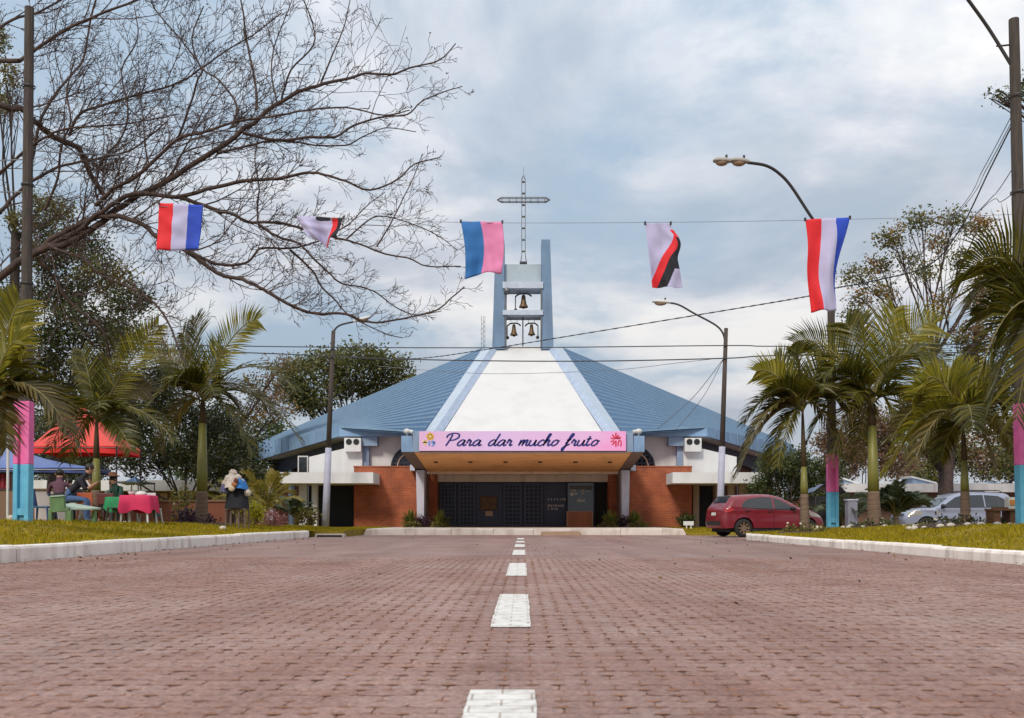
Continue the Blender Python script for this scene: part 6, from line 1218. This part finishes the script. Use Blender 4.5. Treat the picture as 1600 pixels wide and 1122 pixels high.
# silver estate
OUT2 = [(-2.22, .34), (-2.27, .62), (-2.25, .95), (-2.22, 1.1), (-2.08, 1.45), (-1.96, 1.62), (-1.5, 1.68), (-.6, 1.70), (.0, 1.66), (.35, 1.53), (.75, 1.26), (1.02, 1.10), (1.4, 1.06), (1.85, .98), (2.12, .84), (2.24, .64), (2.26, .48), (2.2, .30)]
def suv(t, body, side, strip, hw, ol):
    side('side_glass', [(-1.92, 1.12), (-1.78, 1.40), (-1.5, 1.54), (-.95, 1.58), (-.95, 1.10)], M['glass']); side('side_glass', [(-.9, 1.10), (-.9, 1.58), (-.15, 1.57), (-.1, 1.095)], M['glass']); side('side_glass', [(-.05, 1.095), (-.1, 1.565), (.2, 1.49), (.55, 1.27), (.80, 1.08)], M['glass'])
    side('window_seal', [(-1.95, 1.09), (.85, 1.06), (.85, 1.08), (-1.94, 1.115)], dk, .004); side('door_gap', [(-.09, .36), (-.075, .36), (-.055, 1.07), (-.07, 1.07)], seam, .003); side('door_gap', [(.93, .6), (.945, .6), (.9, 1.04), (.885, 1.04)], seam, .003); side('door_gap', [(-1.02, .6), (-1.0, .6), (-.9, 1.07), (-.92, 1.07)], seam, .003)
    side('door_handle', [(-.36, .95), (-.16, .955), (-.16, .99), (-.36, .985)], dk, .02); side('head_lamp', [(1.55, .80), (2.12, .70), (2.06, .88), (1.80, .96), (1.6, .95)], hl, .010); side('fender_vent', [(1.0, .80), (1.06, .78), (1.08, .92), (1.02, .93)], dk, .008); side('tail_lamp', [(-2.18, .95), (-2.05, .95), (-1.98, 1.25), (-2.1, 1.3)], tl, .008)
    strip('windscreen', 37, 46, .96, M['glass']); strip('grille', 56, 59, .8, dk, .012); strip('rear_window', 13, 18, .9, M['glass'])
    for s in (-1, 1):
        MB().ball((.78, s * 1.0, 1.13), .12, 10, 8, (.7, 1.0, .8)).build('mirror', dk, t, smooth=True); MB().tube([(-1.7, s * .62, 1.70), (-1.6, s * .62, 1.76), (-.2, s * .62, 1.77), (-.1, s * .62, 1.71)], .02, 6).build('roof_rail', dk, t)
c0 = W(1494, 0, 38.5)
car('silver_estate_car', 'silver grey estate car with roof rails parked behind the short palm', (c0.x, 38.9, 0.0), R(180), OUT2, .92, (-1.36, 1.38), paint_mat('silver_car_paint', (.30, .33, .42), .45), suv, .345, 1.08, 1.70, 4.55, mk('grey_rim', (.3, .3, .32), .4, metal=.6))

# ================================================================== TENTS, FURNITURE, PEOPLE
def tent(name, label, px0, px1, D, yeave, yval, pxa, yapex, mat, legs, depth, mval=None, flat=.0):
    t = thing(name, label, 'canopy tent', at((px0 + px1) / 2, D)); x0, x1 = W(px0, 0, D).x, W(px1, 0, D).x; ze, zv, za = W(0, yeave, D).z, W(0, yval, D).z, W(0, yapex, D + depth / 2).z; xa = W(pxa, 0, D + depth / 2).x; y0, y1, ya = D, D + depth, D + depth / 2
    A = Vector((xa, ya, za)); n = 8; mb = MB(); cs = [Vector((x0, y0, ze)), Vector((x1, y0, ze)), Vector((x1, y1, ze)), Vector((x0, y1, ze))]
    for k in range(4):
        a, b_ = cs[k], cs[(k + 1) % 4]; base = len(mb.v)
        for j in range(n + 1):
            v = j / n
            for i in range(n + 1):
                u = i / n; p = a.lerp(b_, u).lerp(A, v); p.z -= (.30 + flat) * math.sin(math.pi * v) * (.4 + .6 * math.sin(math.pi * u)) ; p.z += .02 * mnoise.noise(p * 2.5); mb.v.append(tuple(p))
        for j in range(n):
            for i in range(n): mb.f.append((base + j * (n + 1) + i, base + j * (n + 1) + i + 1, base + (j + 1) * (n + 1) + i + 1, base + (j + 1) * (n + 1) + i)); mb.m.append(0)
    mb.build('canopy', mat, t, smooth=True)
    for k in range(4):
        a, b_ = cs[k], cs[(k + 1) % 4]; mb = MB(); m_ = 14; base = len(mb.v); nr = (b_ - a).cross(Vector((0, 0, 1))).normalized()
        for i in range(m_ + 1):
            p = a.lerp(b_, i / m_); s_ = .03 * math.sin(i * 1.7); mb.v += [tuple(p), tuple(p + Vector((0, 0, zv - ze + .05 * math.sin(math.pi * i / m_) * 1.0)) + nr * s_)]
        mb.f += [(2 * i, 2 * i + 1, 2 * i + 3, 2 * i + 2) for i in range(m_)]; mb.m += [0] * m_; mb.build('valance', mval or mat, t, smooth=True)
    for c_ in cs: g_ = gz(c_.x, c_.y); MB().tube([(c_.x, c_.y, g_ - .05), (c_.x, c_.y, ze)], .028, 6).build('leg', legs, t)
    for k in range(4): MB().tube([cs[k] - Vector((0, 0, .06)), cs[(k + 1) % 4] - Vector((0, 0, .06))], .02, 5).build('frame_bar', legs, t)
    return t
red_t = mk('red_tent_fabric', (.66, .065, .05), .6, c2=(.58, .05, .04), scale=2); red_v = mk('red_valance_fabric', (.72, .012, .012), .65)
tent('canopy_tent', 'peaked red canopy tent behind the slender palm and the painted pole', 46, 182, 33, 697, 709, 119, 626, red_t, M['dark_metal'], 2.1, red_v)
tent('canopy_tent', 'low blue canopy tent at the left edge beneath the red one', -120, 146, 29.6, 731, 740, 10, 697, mk('blue_tent_fabric', (.13, .19, .42), .6, c2=(.09, .14, .34), scale=2), M['metal'], 1.2, mk('dark_blue_valance', (.045, .075, .25), .65))
tent('canopy_tent', 'small distant pale blue canopy in front of the low white building', 178, 216, 45, 752, 754.5, 211, 744, mk('pale_blue_fabric', (.25, .38, .58), .6), M['metal'], 2.0)
# hanging red cloths
t = thing('hanging_cloth', 'red patterned cloth hanging beneath the blue tent at the left edge', 'cloth', W(5, 735, 29.8)); r = random.Random(5)
m_cl = mk('red_patterned_cloth', (.38, .03, .05), .8, c2=(.12, .02, .03), scale=9)
V = []; n = 14
for j in range(9):
    for i in range(n + 1): u, v = i / n, j / 8; p = W(-8 + 23 * u, 740 + 34 * v, 29.9); p.y += .06 * math.sin(u * 20); V.append(tuple(p - ORG[t]))
link('panel', np_mesh('panel', V, [(j * (n + 1) + i, j * (n + 1) + i + 1, (j + 1) * (n + 1) + i + 1, (j + 1) * (n + 1) + i) for j in range(8) for i in range(n)], smooth=True), m_cl, t); MB().tube([W(-12, 739, 29.9), W(18, 739, 29.9)], .012, 5).build('rail', M['metal'], t)
# dark brown screen behind the pole foot
t = thing('brown_panel', 'dark brown board standing behind the foot of the painted pole at the left', 'board', at(0, 24)); a = at(-40, 24); MB().bx(W(-40, 0, 24).x, W(24, 0, 24).x, 24, 24.06, .3, W(0, 766, 24).z).build('board', M['brown_wall'], t); MB().bx(W(-40, 0, 24).x, W(24, 0, 24).x, 23.98, 24.08, W(0, 766, 24).z, W(0, 764, 24).z).build('rail', M['dark_metal'], t)
# pale panel/table sheet behind the chairs
t = thing('pale_counter', 'pale counter behind the dark blue chair under the tents', 'counter', at(70, 28.5)); MB().bx(W(54, 0, 28.5).x, W(118, 0, 28.5).x, 28.5, 29.1, .3, W(0, 766, 28.5).z).build('front', mk('pale_panel', (.5, .45, .44), .7), t); MB().bx(W(52, 0, 28.5).x, W(120, 0, 28.5).x, 28.45, 29.15, W(0, 766, 28.5).z, W(0, 763.5, 28.5).z).build('top', M['brown_wall'], t)
# green bench
gb = mk('green_bench_paint', (.12, .22, .085), .6, c2=(.08, .15, .06), scale=5); gs = mk('pale_green_seat_paint', (.36, .46, .38), .55)
D = 21.6; bz = at(100, D).z; t = thing('bench', 'green concrete bench with pale seat on the lawn by the slender palm', 'bench', at(100, D)); xx = lambda px: W(px, 0, D).x; zz = lambda py: W(0, py, D).z
rot = Matrix.Rotation(R(-4), 3, 'Y')
MB().box(((xx(78) + xx(101)) / 2, D + .02, (zz(774) + zz(800)) / 2), (xx(101) - xx(78), .09, zz(774) - zz(800)), rot).build('backrest', gb, t, bevel=.012)
MB().box(((xx(80) + xx(101)) / 2, D + .0, zz(775)), (xx(101) - xx(80), .10, .03), rot).build('top_rail', gs, t)
MB().prism([(xx(84), D + .10, zz(791)), (xx(103), D + .10, zz(797)), (xx(131), D + .45, zz(797)), (xx(131), D + .9, zz(796)), (xx(84), D + .9, zz(788))], (0, 0, .045)).build('seat', gs, t, bevel=.01)
MB().prism([(xx(78), D - .04, zz(801)), (xx(108), D - .04, zz(798)), (xx(108), D + .06, zz(798)), (xx(78), D + .06, zz(801))], (0, 0, .07)).build('rail', gb, t)
for a, b_, dy in ((77, 82, 0), (107, 112, .0), (126, 131, .6), (80, 84, .7)): MB().bx(xx(a), xx(b_), D + dy - .05, D + dy + .06, bz - .1, zz(798)).build('leg', gb, t)
# dark blue plastic armchair
D = 23.5; blue_pl = mk('dark_blue_plastic', (.02, .045, .13), .4); t = thing('plastic_chair', 'dark blue plastic armchair between the painted pole and the green bench', 'chair', at(66, D)); b_ = at(66, D); s = .9
def V3(x, y, z): return b_ + Vector((x, y, z)) * s
MB().prism([V3(-.24, -.22, .43), V3(.24, -.22, .43), V3(.22, .24, .41), V3(-.22, .24, .41)], (0, 0, .03)).build('seat', mk('blue_plastic_seat', (.05, .16, .32), .4), t)
MB().prism([V3(-.24, -.21, .46), V3(-.21, -.29, .86), V3(-.05, -.33, .92), V3(-.02, -.23, .46)], (.0, .03, 0)).build('backrest', blue_pl, t)
for sx in (-1, 1):
    MB().tube(spline([V3(sx * .27, -.24, .78), V3(sx * .30, -.05, .70), V3(sx * .31, .18, .66), V3(sx * .30, .25, .58), V3(sx * .27, .25, .43)], 4), .026, 6).build('armrest', blue_pl, t)
    for y in (-1, 1): MB().tube([V3(sx * .24, y * .21, .43), V3(sx * .29, y * .27, 0)], [.028, .02], 6).build('leg', blue_pl, t)
# tables with cloths
def cloth_table(label, px, D, w, d, h, cl, seed, legs=True, drop=.45):
    t = thing('table', label, 'table', at(px, D), 'cloth covered tables under the palms'); b_ = at(px, D)
    MB().bx(b_.x - w / 2, b_.x + w / 2, b_.y - d / 2, b_.y + d / 2, b_.z + h - .03, b_.z + h).build('tabletop', M['white'], t)
    for sx in (-1, 1):
        for sy in (-1, 1): MB().tube([b_ + Vector((sx * (w / 2 - .05), sy * (d / 2 - .05), h - .03)), b_ + Vector((sx * (w / 2 + .0), sy * d / 2, -.02))], [.03, .022], 6).build('leg', M['white'], t)
    c = thing('tablecloth', cl[1], 'tablecloth', b_ + Vector((0, 0, h))); V = []; Fs = []; n = 40; ring = []
    for i in range(n):
        a = 2 * math.pi * i / n; x = max(-1, min(1, 1.35 * math.cos(a))) * (w / 2 + .03); y = max(-1, min(1, 1.35 * math.sin(a))) * (d / 2 + .03); ring.append((x, y))
    for j, (k, z) in enumerate(((0, .012), (.98, .012), (1.03, -.02), (1.08, -drop * .5), (1.12, -drop))):
        for i, (x, y) in enumerate(ring): f = 1 + (.06 * math.sin(i * 1.9 + seed) if j > 2 else 0); V.append((x * k * f, y * k * f, z + (.05 * math.sin(i * .8 + seed) if j == 4 else 0)))
    for j in range(4):
        for i in range(n): Fs.append((j * n + i, j * n + (i + 1) % n, (j + 1) * n + (i + 1) % n, (j + 1) * n + i))
    link('cloth', np_mesh('cloth', V, Fs, smooth=True), cl[0], c); return b_ + Vector((0, 0, h))
gt = cloth_table('white legged table with a green cloth right of the slender palm', 191, 26.3, .62, .6, .72, (mk('green_tablecloth', (.012, .24, .085), .75), 'green cloth hanging over the white legged table'), 1, drop=.36)
rt = cloth_table('white legged table under the crimson cloth beside the green one', 217, 25.6, .72, .62, .74, (mk('crimson_tablecloth', (.62, .02, .10), .75), 'crimson cloth hanging over the table with plates on it'), 2, drop=.42)
for i, (dx, s_, lb) in enumerate(((-.17, .10, 'white bowl on the crimson tablecloth'), (.08, .15, 'pale covered dish on the crimson tablecloth'))):
    p = rt + Vector((dx, -.05, .014)); tag(MB().lathe([(0, 0), (s_ * .6, 0), (s_, .09), (s_ * .96, .10), (s_ * .5, .03)] if i == 0 else [(0, 0), (s_, 0), (s_, .05), (s_ * .7, .10), (0, .12)], p, 16).build('dish', M['lamp_white'], smooth=True, loc=tuple(p)), lb, 'dish')
# chairs in brown and white
def stool(label, px, D, w, h, mat, seed, back=True):
    t = thing('plastic_chair', label, 'chair', at(px, D), 'plastic chairs under the palms'); b_ = at(px, D)
    MB().bx(b_.x - w / 2, b_.x + w / 2, D - w / 2, D + w / 2, b_.z + h - .03, b_.z + h).build('seat', mat, t, bevel=.01)
    for sx in (-1, 1):
        for sy in (-1, 1): MB().tube([b_ + Vector((sx * w * .44, sy * w * .44, h - .03)), b_ + Vector((sx * w * .56, sy * w * .55, 0))], [.03, .02], 6).build('leg', mat, t)
    if back: MB().bx(b_.x - w / 2, b_.x + w / 2, D - w / 2 - .02, D - w / 2 + .02, b_.z + h + .12, b_.z + h + .42).build('backrest', mat, t, bevel=.01); [MB().bx(b_.x + sx * (w / 2 - .03) - .02, b_.x + sx * (w / 2 - .03) + .02, D - w / 2 - .015, D - w / 2 + .015, b_.z + h, b_.z + h + .13).build('back_post', mat, t) for sx in (-1, 1)]
stool('orange brown plastic chair just left of the slender palm trunk', 138, 26.0, .42, .42, mk('orange_plastic', (.42, .09, .03), .5), 1)
stool('dark maroon plastic chair just right of the slender palm trunk', 170, 26.4, .44, .42, mk('maroon_plastic', (.12, .025, .022), .5), 2)
stool('dark green topped stool between the maroon chair and the green cloth', 182, 25.8, .36, .44, mk('dark_stool', (.035, .035, .028), .6), 3, False)
stool('white plastic chair beside the crimson table, next to the red brown wall', 236, 26.2, .42, .42, M['lamp_white'], 4)
tag(MB().ball(at(244, 26, .35), .16, 8, 7, (.6, .6, 1.3)).build('bag', mk('teal_bag', (.03, .16, .26), .7), smooth=True, loc=at(244, 26, .3)), 'small teal bag hanging beside the white plastic chair', 'bag')
# people
def person(label, px, D, seat, face, shirt, pants, lean=.15, scale=1.0, hat=None, sleeves='short', seed=0, arms='lap', hairm=None):
    b_ = at(px, D); fx, fy = math.cos(face), math.sin(face); fwd = Vector((fx, fy, 0)); left = Vector((-fy, fx, 0)); up = Vector((0, 0, 1)); t = thing('person', label, 'person', b_, 'people sitting under the tents')
    J = {}; sc = scale; q = lambda f, l, z: (fwd * f + left * l + up * z) * sc
    J['pelvis'] = (q(0, 0, seat + .08), .135); J['belly'] = (q(.02 + lean * .3, 0, seat + .26), .125); J['chest'] = (q(.05 + lean, 0, seat + .44), .14); J['neck'] = (q(.07 + lean * 1.35, 0, seat + .60), .055); J['head'] = (q(.12 + lean * 1.6, 0, seat + .72), .088); J['crown'] = (q(.11 + lean * 1.7, 0, seat + .82), .075)
    E = [('pelvis', 'belly'), ('belly', 'chest'), ('chest', 'neck'), ('neck', 'head'), ('head', 'crown')]; cl = {('pelvis', 'belly'): 1, ('belly', 'chest'): 0, ('chest', 'neck'): 0, ('neck', 'head'): 2, ('head', 'crown'): 2}
    for s, n in ((1, 'l'), (-1, 'r')):
        J['sh' + n] = (q(.05 + lean, s * .19, seat + .50), .062)
        el = (.17 + lean, s * .27, seat + .24); ha = (.40 + lean * .8, s * .13, seat + .20)
        if arms == 'phone' : ha = (.36 + lean, s * .07, seat + .40); el = (.2 + lean, s * .24, seat + .26)
        J['el' + n] = (q(*el), .044); J['wr' + n] = (q(*ha), .030); d = (Vector(ha) - Vector(el)).normalized(); J['pa' + n] = (q(*(Vector(ha) + d * .06)), .034)
        E += [('chest', 'sh' + n), ('sh' + n, 'el' + n), ('el' + n, 'wr' + n), ('wr' + n, 'pa' + n)]; cl[('chest', 'sh' + n)] = 0; cl[('sh' + n, 'el' + n)] = 0; cl[('el' + n, 'wr' + n)] = 0 if sleeves == 'long' else 2; cl[('wr' + n, 'pa' + n)] = 2
        for k in range(5):
            off = (k - 2) * .017; L_ = (.055, .075, .082, .075, .06)[k] * (.75 if k == 0 else 1); o = Vector(ha) + d * (.085 if k else .05); o2 = o + d * L_ + Vector((0, 0, -.02)); nm = 'f%d%s' % (k, n)
            J[nm] = (q(o.x, o.y + (off if k else -s * .045), o.z), .0105); J[nm + 't'] = (q(o2.x, o2.y + (off * 1.3 if k else -s * .055), o2.z), .008); E += [('pa' + n, nm), (nm, nm + 't')]; cl[('pa' + n, nm)] = 2; cl[(nm, nm + 't')] = 2
        J['hi' + n] = (q(.03, s * .10, seat + .06), .095); J['kn' + n] = (q(.44, s * .15, seat + .04), .062); J['an' + n] = (q(.42, s * .15, .09), .042); J['to' + n] = (q(.60, s * .17, .04), .034)
        E += [('pelvis', 'hi' + n), ('hi' + n, 'kn' + n), ('kn' + n, 'an' + n), ('an' + n, 'to' + n)]; cl[('pelvis', 'hi' + n)] = 1; cl[('hi' + n, 'kn' + n)] = 1; cl[('kn' + n, 'an' + n)] = 1; cl[('an' + n, 'to' + n)] = 3
    names = list(J); me = bpy.data.meshes.new('body'); me.from_pydata([tuple(J[n][0]) for n in names], [(names.index(a), names.index(b2)) for a, b2 in E], []); ob = bpy.data.objects.new('body_tmp', me); COL.objects.link(ob)
    m_ = ob.modifiers.new('skin', 'SKIN'); m_.use_smooth_shade = True
    for i, n in enumerate(names): sv_ = me.skin_vertices[0].data[i]; sv_.radius = (J[n][1] * sc, J[n][1] * sc * (.8 if n in ('chest', 'belly') else 1)); sv_.use_root = n == 'pelvis'
    sb_ = ob.modifiers.new('sub', 'SUBSURF'); sb_.levels = 1; sb_.render_levels = 1
    dg = bpy.context.evaluated_depsgraph_get(); nm_ = bpy.data.meshes.new_from_object(ob.evaluated_get(dg)); bpy.data.objects.remove(ob); bpy.data.meshes.remove(me)
    segs = [(J[a][0], J[b2][0], cl[(a, b2)], .5 * (J[a][1] + J[b2][1]) * sc) for a, b2 in E]
    skin_m = mk('skin', (.42, .22, .14), .55); sh_m = mk('dark_shoe', (.03, .03, .035), .6)
    for p in nm_.polygons:
        c_ = Vector(p.center); best = None
        for a, b2, k, r_ in segs:
            d = b2 - a; u = max(0, min(1, (c_ - a).dot(d) / max(1e-9, d.dot(d)))); dd = (c_ - a - d * u).length - r_
            if best is None or dd < best[0]: best = (dd, k, u)
        k = best[1]; p.material_index = k; p.use_smooth = True
    ob = link('body', nm_, [shirt, pants, skin_m, sh_m], t)
    H = Vector(J['head'][0]) + Vector((0, 0, .03)); hd = (fwd + up * -.15 - up * lean).normalized()
    mb = MB(); mb.ball(b_ + H + (-fwd * .022 + up * .035) * sc, .100 * sc, 12, 8, (1, 1, .95)); mb.build('hair', hairm or mk('dark_hair', (.012, .010, .009), .6), t, smooth=True)
    fc = b_ + H + fwd * .098 * sc - up * .02; mb = MB(); mb.ball(fc + fwd * .012, .016 * sc, 6, 5, (.9, .9, 1.3)); mb.build('nose', skin_m, t, smooth=True)
    for s in (-1, 1):
        MB().ball(fc + left * s * .034 * sc + up * .03, .009 * sc, 6, 4).build('eye', M['black'], t); MB().ball(b_ + H + left * s * .098 * sc, .026 * sc, 6, 5, (.6, .6, 1.2)).build('ear', skin_m, t, smooth=True)
    MB().ball(fc - up * .042, .02 * sc, 6, 4, (1.2, 1.2, .35)).build('mouth', mk('lips', (.3, .12, .09), .6), t)
    if hat: MB().lathe([(.20, .0), (.19, .015), (.115, .03), (.105, .12), (0, .13)], b_ + H + up * .09 * sc, 16).build('hat', hat, t, smooth=True)
    return b_
cm = lambda n, c: mk(n, c, .85, c2=tuple(x * .7 for x in c), scale=6, bump=.3, bscale=20)
person('person in a plum checked shirt sitting behind the green bench with back turned', 92, 25.2, .50, R(110), cm('plum_shirt', (.13, .055, .085)), cm('dark_trousers', (.03, .03, .04)), .05, 1.05, seed=1)
person('person in a black t-shirt and jeans bending over a phone beside the green bench', 104, 24.0, .50, R(15), cm('black_tshirt', (.016, .015, .024)), cm('blue_jeans', (.06, .12, .26)), .24, 1.10, seed=2, arms='phone')
person('person in dark clothes hunched just left of the slender palm trunk', 141, 27.0, .42, R(200), cm('navy_jacket', (.015, .017, .035)), cm('black_trousers', (.02, .02, .03)), .28, 1.0, sleeves='long', seed=3)
person('person in a red shirt sitting half hidden by the slender palm trunk', 160, 28.2, .50, R(200), cm('red_shirt', (.34, .03, .035)), cm('navy_trousers', (.03, .03, .05)), .12, 1.05, seed=4)
person('person in a brown hat and dark green top sitting at the green table', 190, 27.6, .46, R(240), cm('green_top', (.02, .07, .05)), cm('grey_trousers', (.06, .06, .07)), .1, 1.05, hat=mk('brown_hat', (.16, .07, .035), .8), sleeves='long', seed=5)
person('person in a pale top sitting beyond the green table, bare headed', 178, 29.0, .48, R(285), cm('pale_top', (.28, .27, .25)), cm('dark_skirt', (.04, .035, .04)), .06, 1.0, seed=6)
# draped stand
D = 29.5; t = thing('draped_stand', 'stand draped in black and blue cloth, topped with a fluffy cream shawl', 'clothes stand', at(367, D)); b_ = at(367, D); zz = lambda py: W(0, py, D).z; xx = lambda px: W(px, 0, D).x
def drape(name, x0, x1, xt0, xt1, zt, zb, mat, y, dy, seed, fl=.035):
    V = []; n = 22; m_ = 10
    for j in range(m_ + 1):
        v = j / m_
        for i in range(n + 1):
            u = i / n; a = u * 2 * math.pi; k0, k1 = xt0 + (x0 - xt0) * v ** .7, xt1 + (x1 - xt1) * v ** .7; cx, hw_ = (k0 + k1) / 2, (k1 - k0) / 2; f = 1 + fl * math.sin(a * 6 + seed) * v; V.append((cx + hw_ * math.cos(a) * f - ORG[t].x, y + dy * math.sin(a) * f * (.4 + .6 * v) - ORG[t].y, zt + (zb - zt) * v + .02 * math.sin(a * 3) - ORG[t].z))
    link(name, np_mesh(name, V, [(j * (n + 1) + i, j * (n + 1) + i + 1, (j + 1) * (n + 1) + i + 1, (j + 1) * (n + 1) + i) for j in range(m_) for i in range(n)], smooth=True), mat, t)
drape('black_drape', xx(352), xx(389), xx(357), xx(384), zz(757), zz(795), M['cloth_black'], D, .34, 1)
drape('blue_drape', xx(369), xx(388), xx(371), xx(381), zz(748), zz(764), mk('bright_blue_cloth', (.02, .19, .52), .7), D - .05, .38, 2)
drape('patterned_drape', xx(345), xx(361), xx(348), xx(358), zz(756), zz(770), mk('violet_patterned_cloth', (.16, .14, .26), .8, c2=(.04, .035, .09), scale=18), D - .05, .34, 3)
drape('pale_shawl', xx(350), xx(380), xx(362), xx(367), zz(735), zz(763), mk('cream_shawl', (.70, .63, .56), .9, c2=(.5, .42, .37), scale=14, bump=.8, bscale=40), D - .03, .36, 6, .06)
MB().bx(xx(354), xx(387), D - .25, D + .25, zz(797), zz(795)).build('shelf', M['brown_wall'], t)
stl = mk('brown_stand_leg', (.17, .12, .10), .7)
for a in (356, 364, 376, 386): MB().tube([(xx(a), D - .2, zz(796)), (xx(a), D - .2, b_.z - .03)], .025, 6).build('leg', stl, t); MB().tube([(xx(a), D + .2, zz(796)), (xx(a), D + .2, b_.z - .03)], .025, 6).build('leg', stl, t)
fl = leaf_mat('fluffy_white_fibre', [(.66, .6, .53), (.78, .72, .66), (.85, .8, .75)], .3, .9, .1); gg = np.random.default_rng(9)
for (px, py, r_) in ((364, 739, .10), (357, 748, .11), (371, 747, .11), (352, 756, .10), (376, 753, .10), (387, 770, .09)):
    c_ = W(px, py, D - .12); d = gg.normal(size=(420, 3)); d /= np.linalg.norm(d, axis=1)[:, None]; cp = d * r_ * gg.uniform(.6, 1.0, 420)[:, None] + np.array(c_ - ORG[t]); V, Fs = leaf_quads(cp, .085, .5, 0, gg); o = link('fluffy_ball', np_mesh('fluffy_ball', V, Fs), fl, t)
    MB().ball(c_, r_ * .90, 12, 9).build('core', mk('fluff_core', (.82, .77, .70), .9, bump=.8, bscale=30), o, smooth=True)
for (px, py, r_, c_) in ((366, 757, .09, (.4, .16, .07)), (362, 763, .10, (.62, .5, .34)), (369, 751, .08, (.14, .04, .03))): MB().ball(W(px, py, D - .42), r_, 10, 8, (1, .6, 1)).build('toy', mk('toy_fabric', c_, .8), t, smooth=True)
# wooden bench by the right pole
D = 21.0; wd = mk('brown_bench_wood', (.22, .10, .045), .65, c2=(.14, .06, .028), scale=4, stretch=(1, 6, 6)); t = thing('wooden_bench', 'brown wooden plank bench between the silver car and the leafy pole', 'bench', at(1575, D)); b_ = at(1575, D); zz = lambda py: W(0, py, D).z; xx = lambda px: W(px, 0, D).x
for k in range(3): MB().box(((xx(1551) + xx(1592)) / 2, D + k * .15, zz(796.5)), (xx(1592) - xx(1551), .14, .045)).build('plank', wd, t)
MB().bx(xx(1566), xx(1592), D + .46, D + .5, zz(794.5), zz(792)).build('plank', wd, t)
for a, b2 in ((1553, 1563), (1578, 1590)): MB().bx(xx(a), xx(b2), D - .02, D + .36, b_.z - .05, zz(797.5)).build('leg', wd, t)
t = thing('orange_panel', 'small orange and white box on the lawn edge behind the wooden bench', 'box', at(1583, 23.5)); MB().bx(W(1576, 0, 23.5).x, W(1592, 0, 23.5).x, 23.5, 23.7, .3, W(0, 777, 23.5).z).build('body', M['lamp_white'], t); MB().bx(W(1578, 0, 23.5).x, W(1590, 0, 23.5).x, 23.47, 23.498, W(0, 789, 23.5).z, W(0, 781, 23.5).z).build('panel', mk('orange_sheet', (.55, .22, .04), .6), t)
t = thing('pale_bollard', 'white block beside the mottled trunk, behind the bonnet of the silver car', 'block', W(1487, 815, 46)); MB().bx(W(1476, 0, 46).x, W(1500, 0, 46).x, 46, 46.7, 0, W(0, 775, 46).z).build('body', M['plinth'], t, bevel=.03); MB().bx(W(1475, 0, 46).x, W(1501, 0, 46).x, 45.96, 46.74, W(0, 775, 46).z, W(0, 773.5, 46).z).build('cap', M['white'], t)
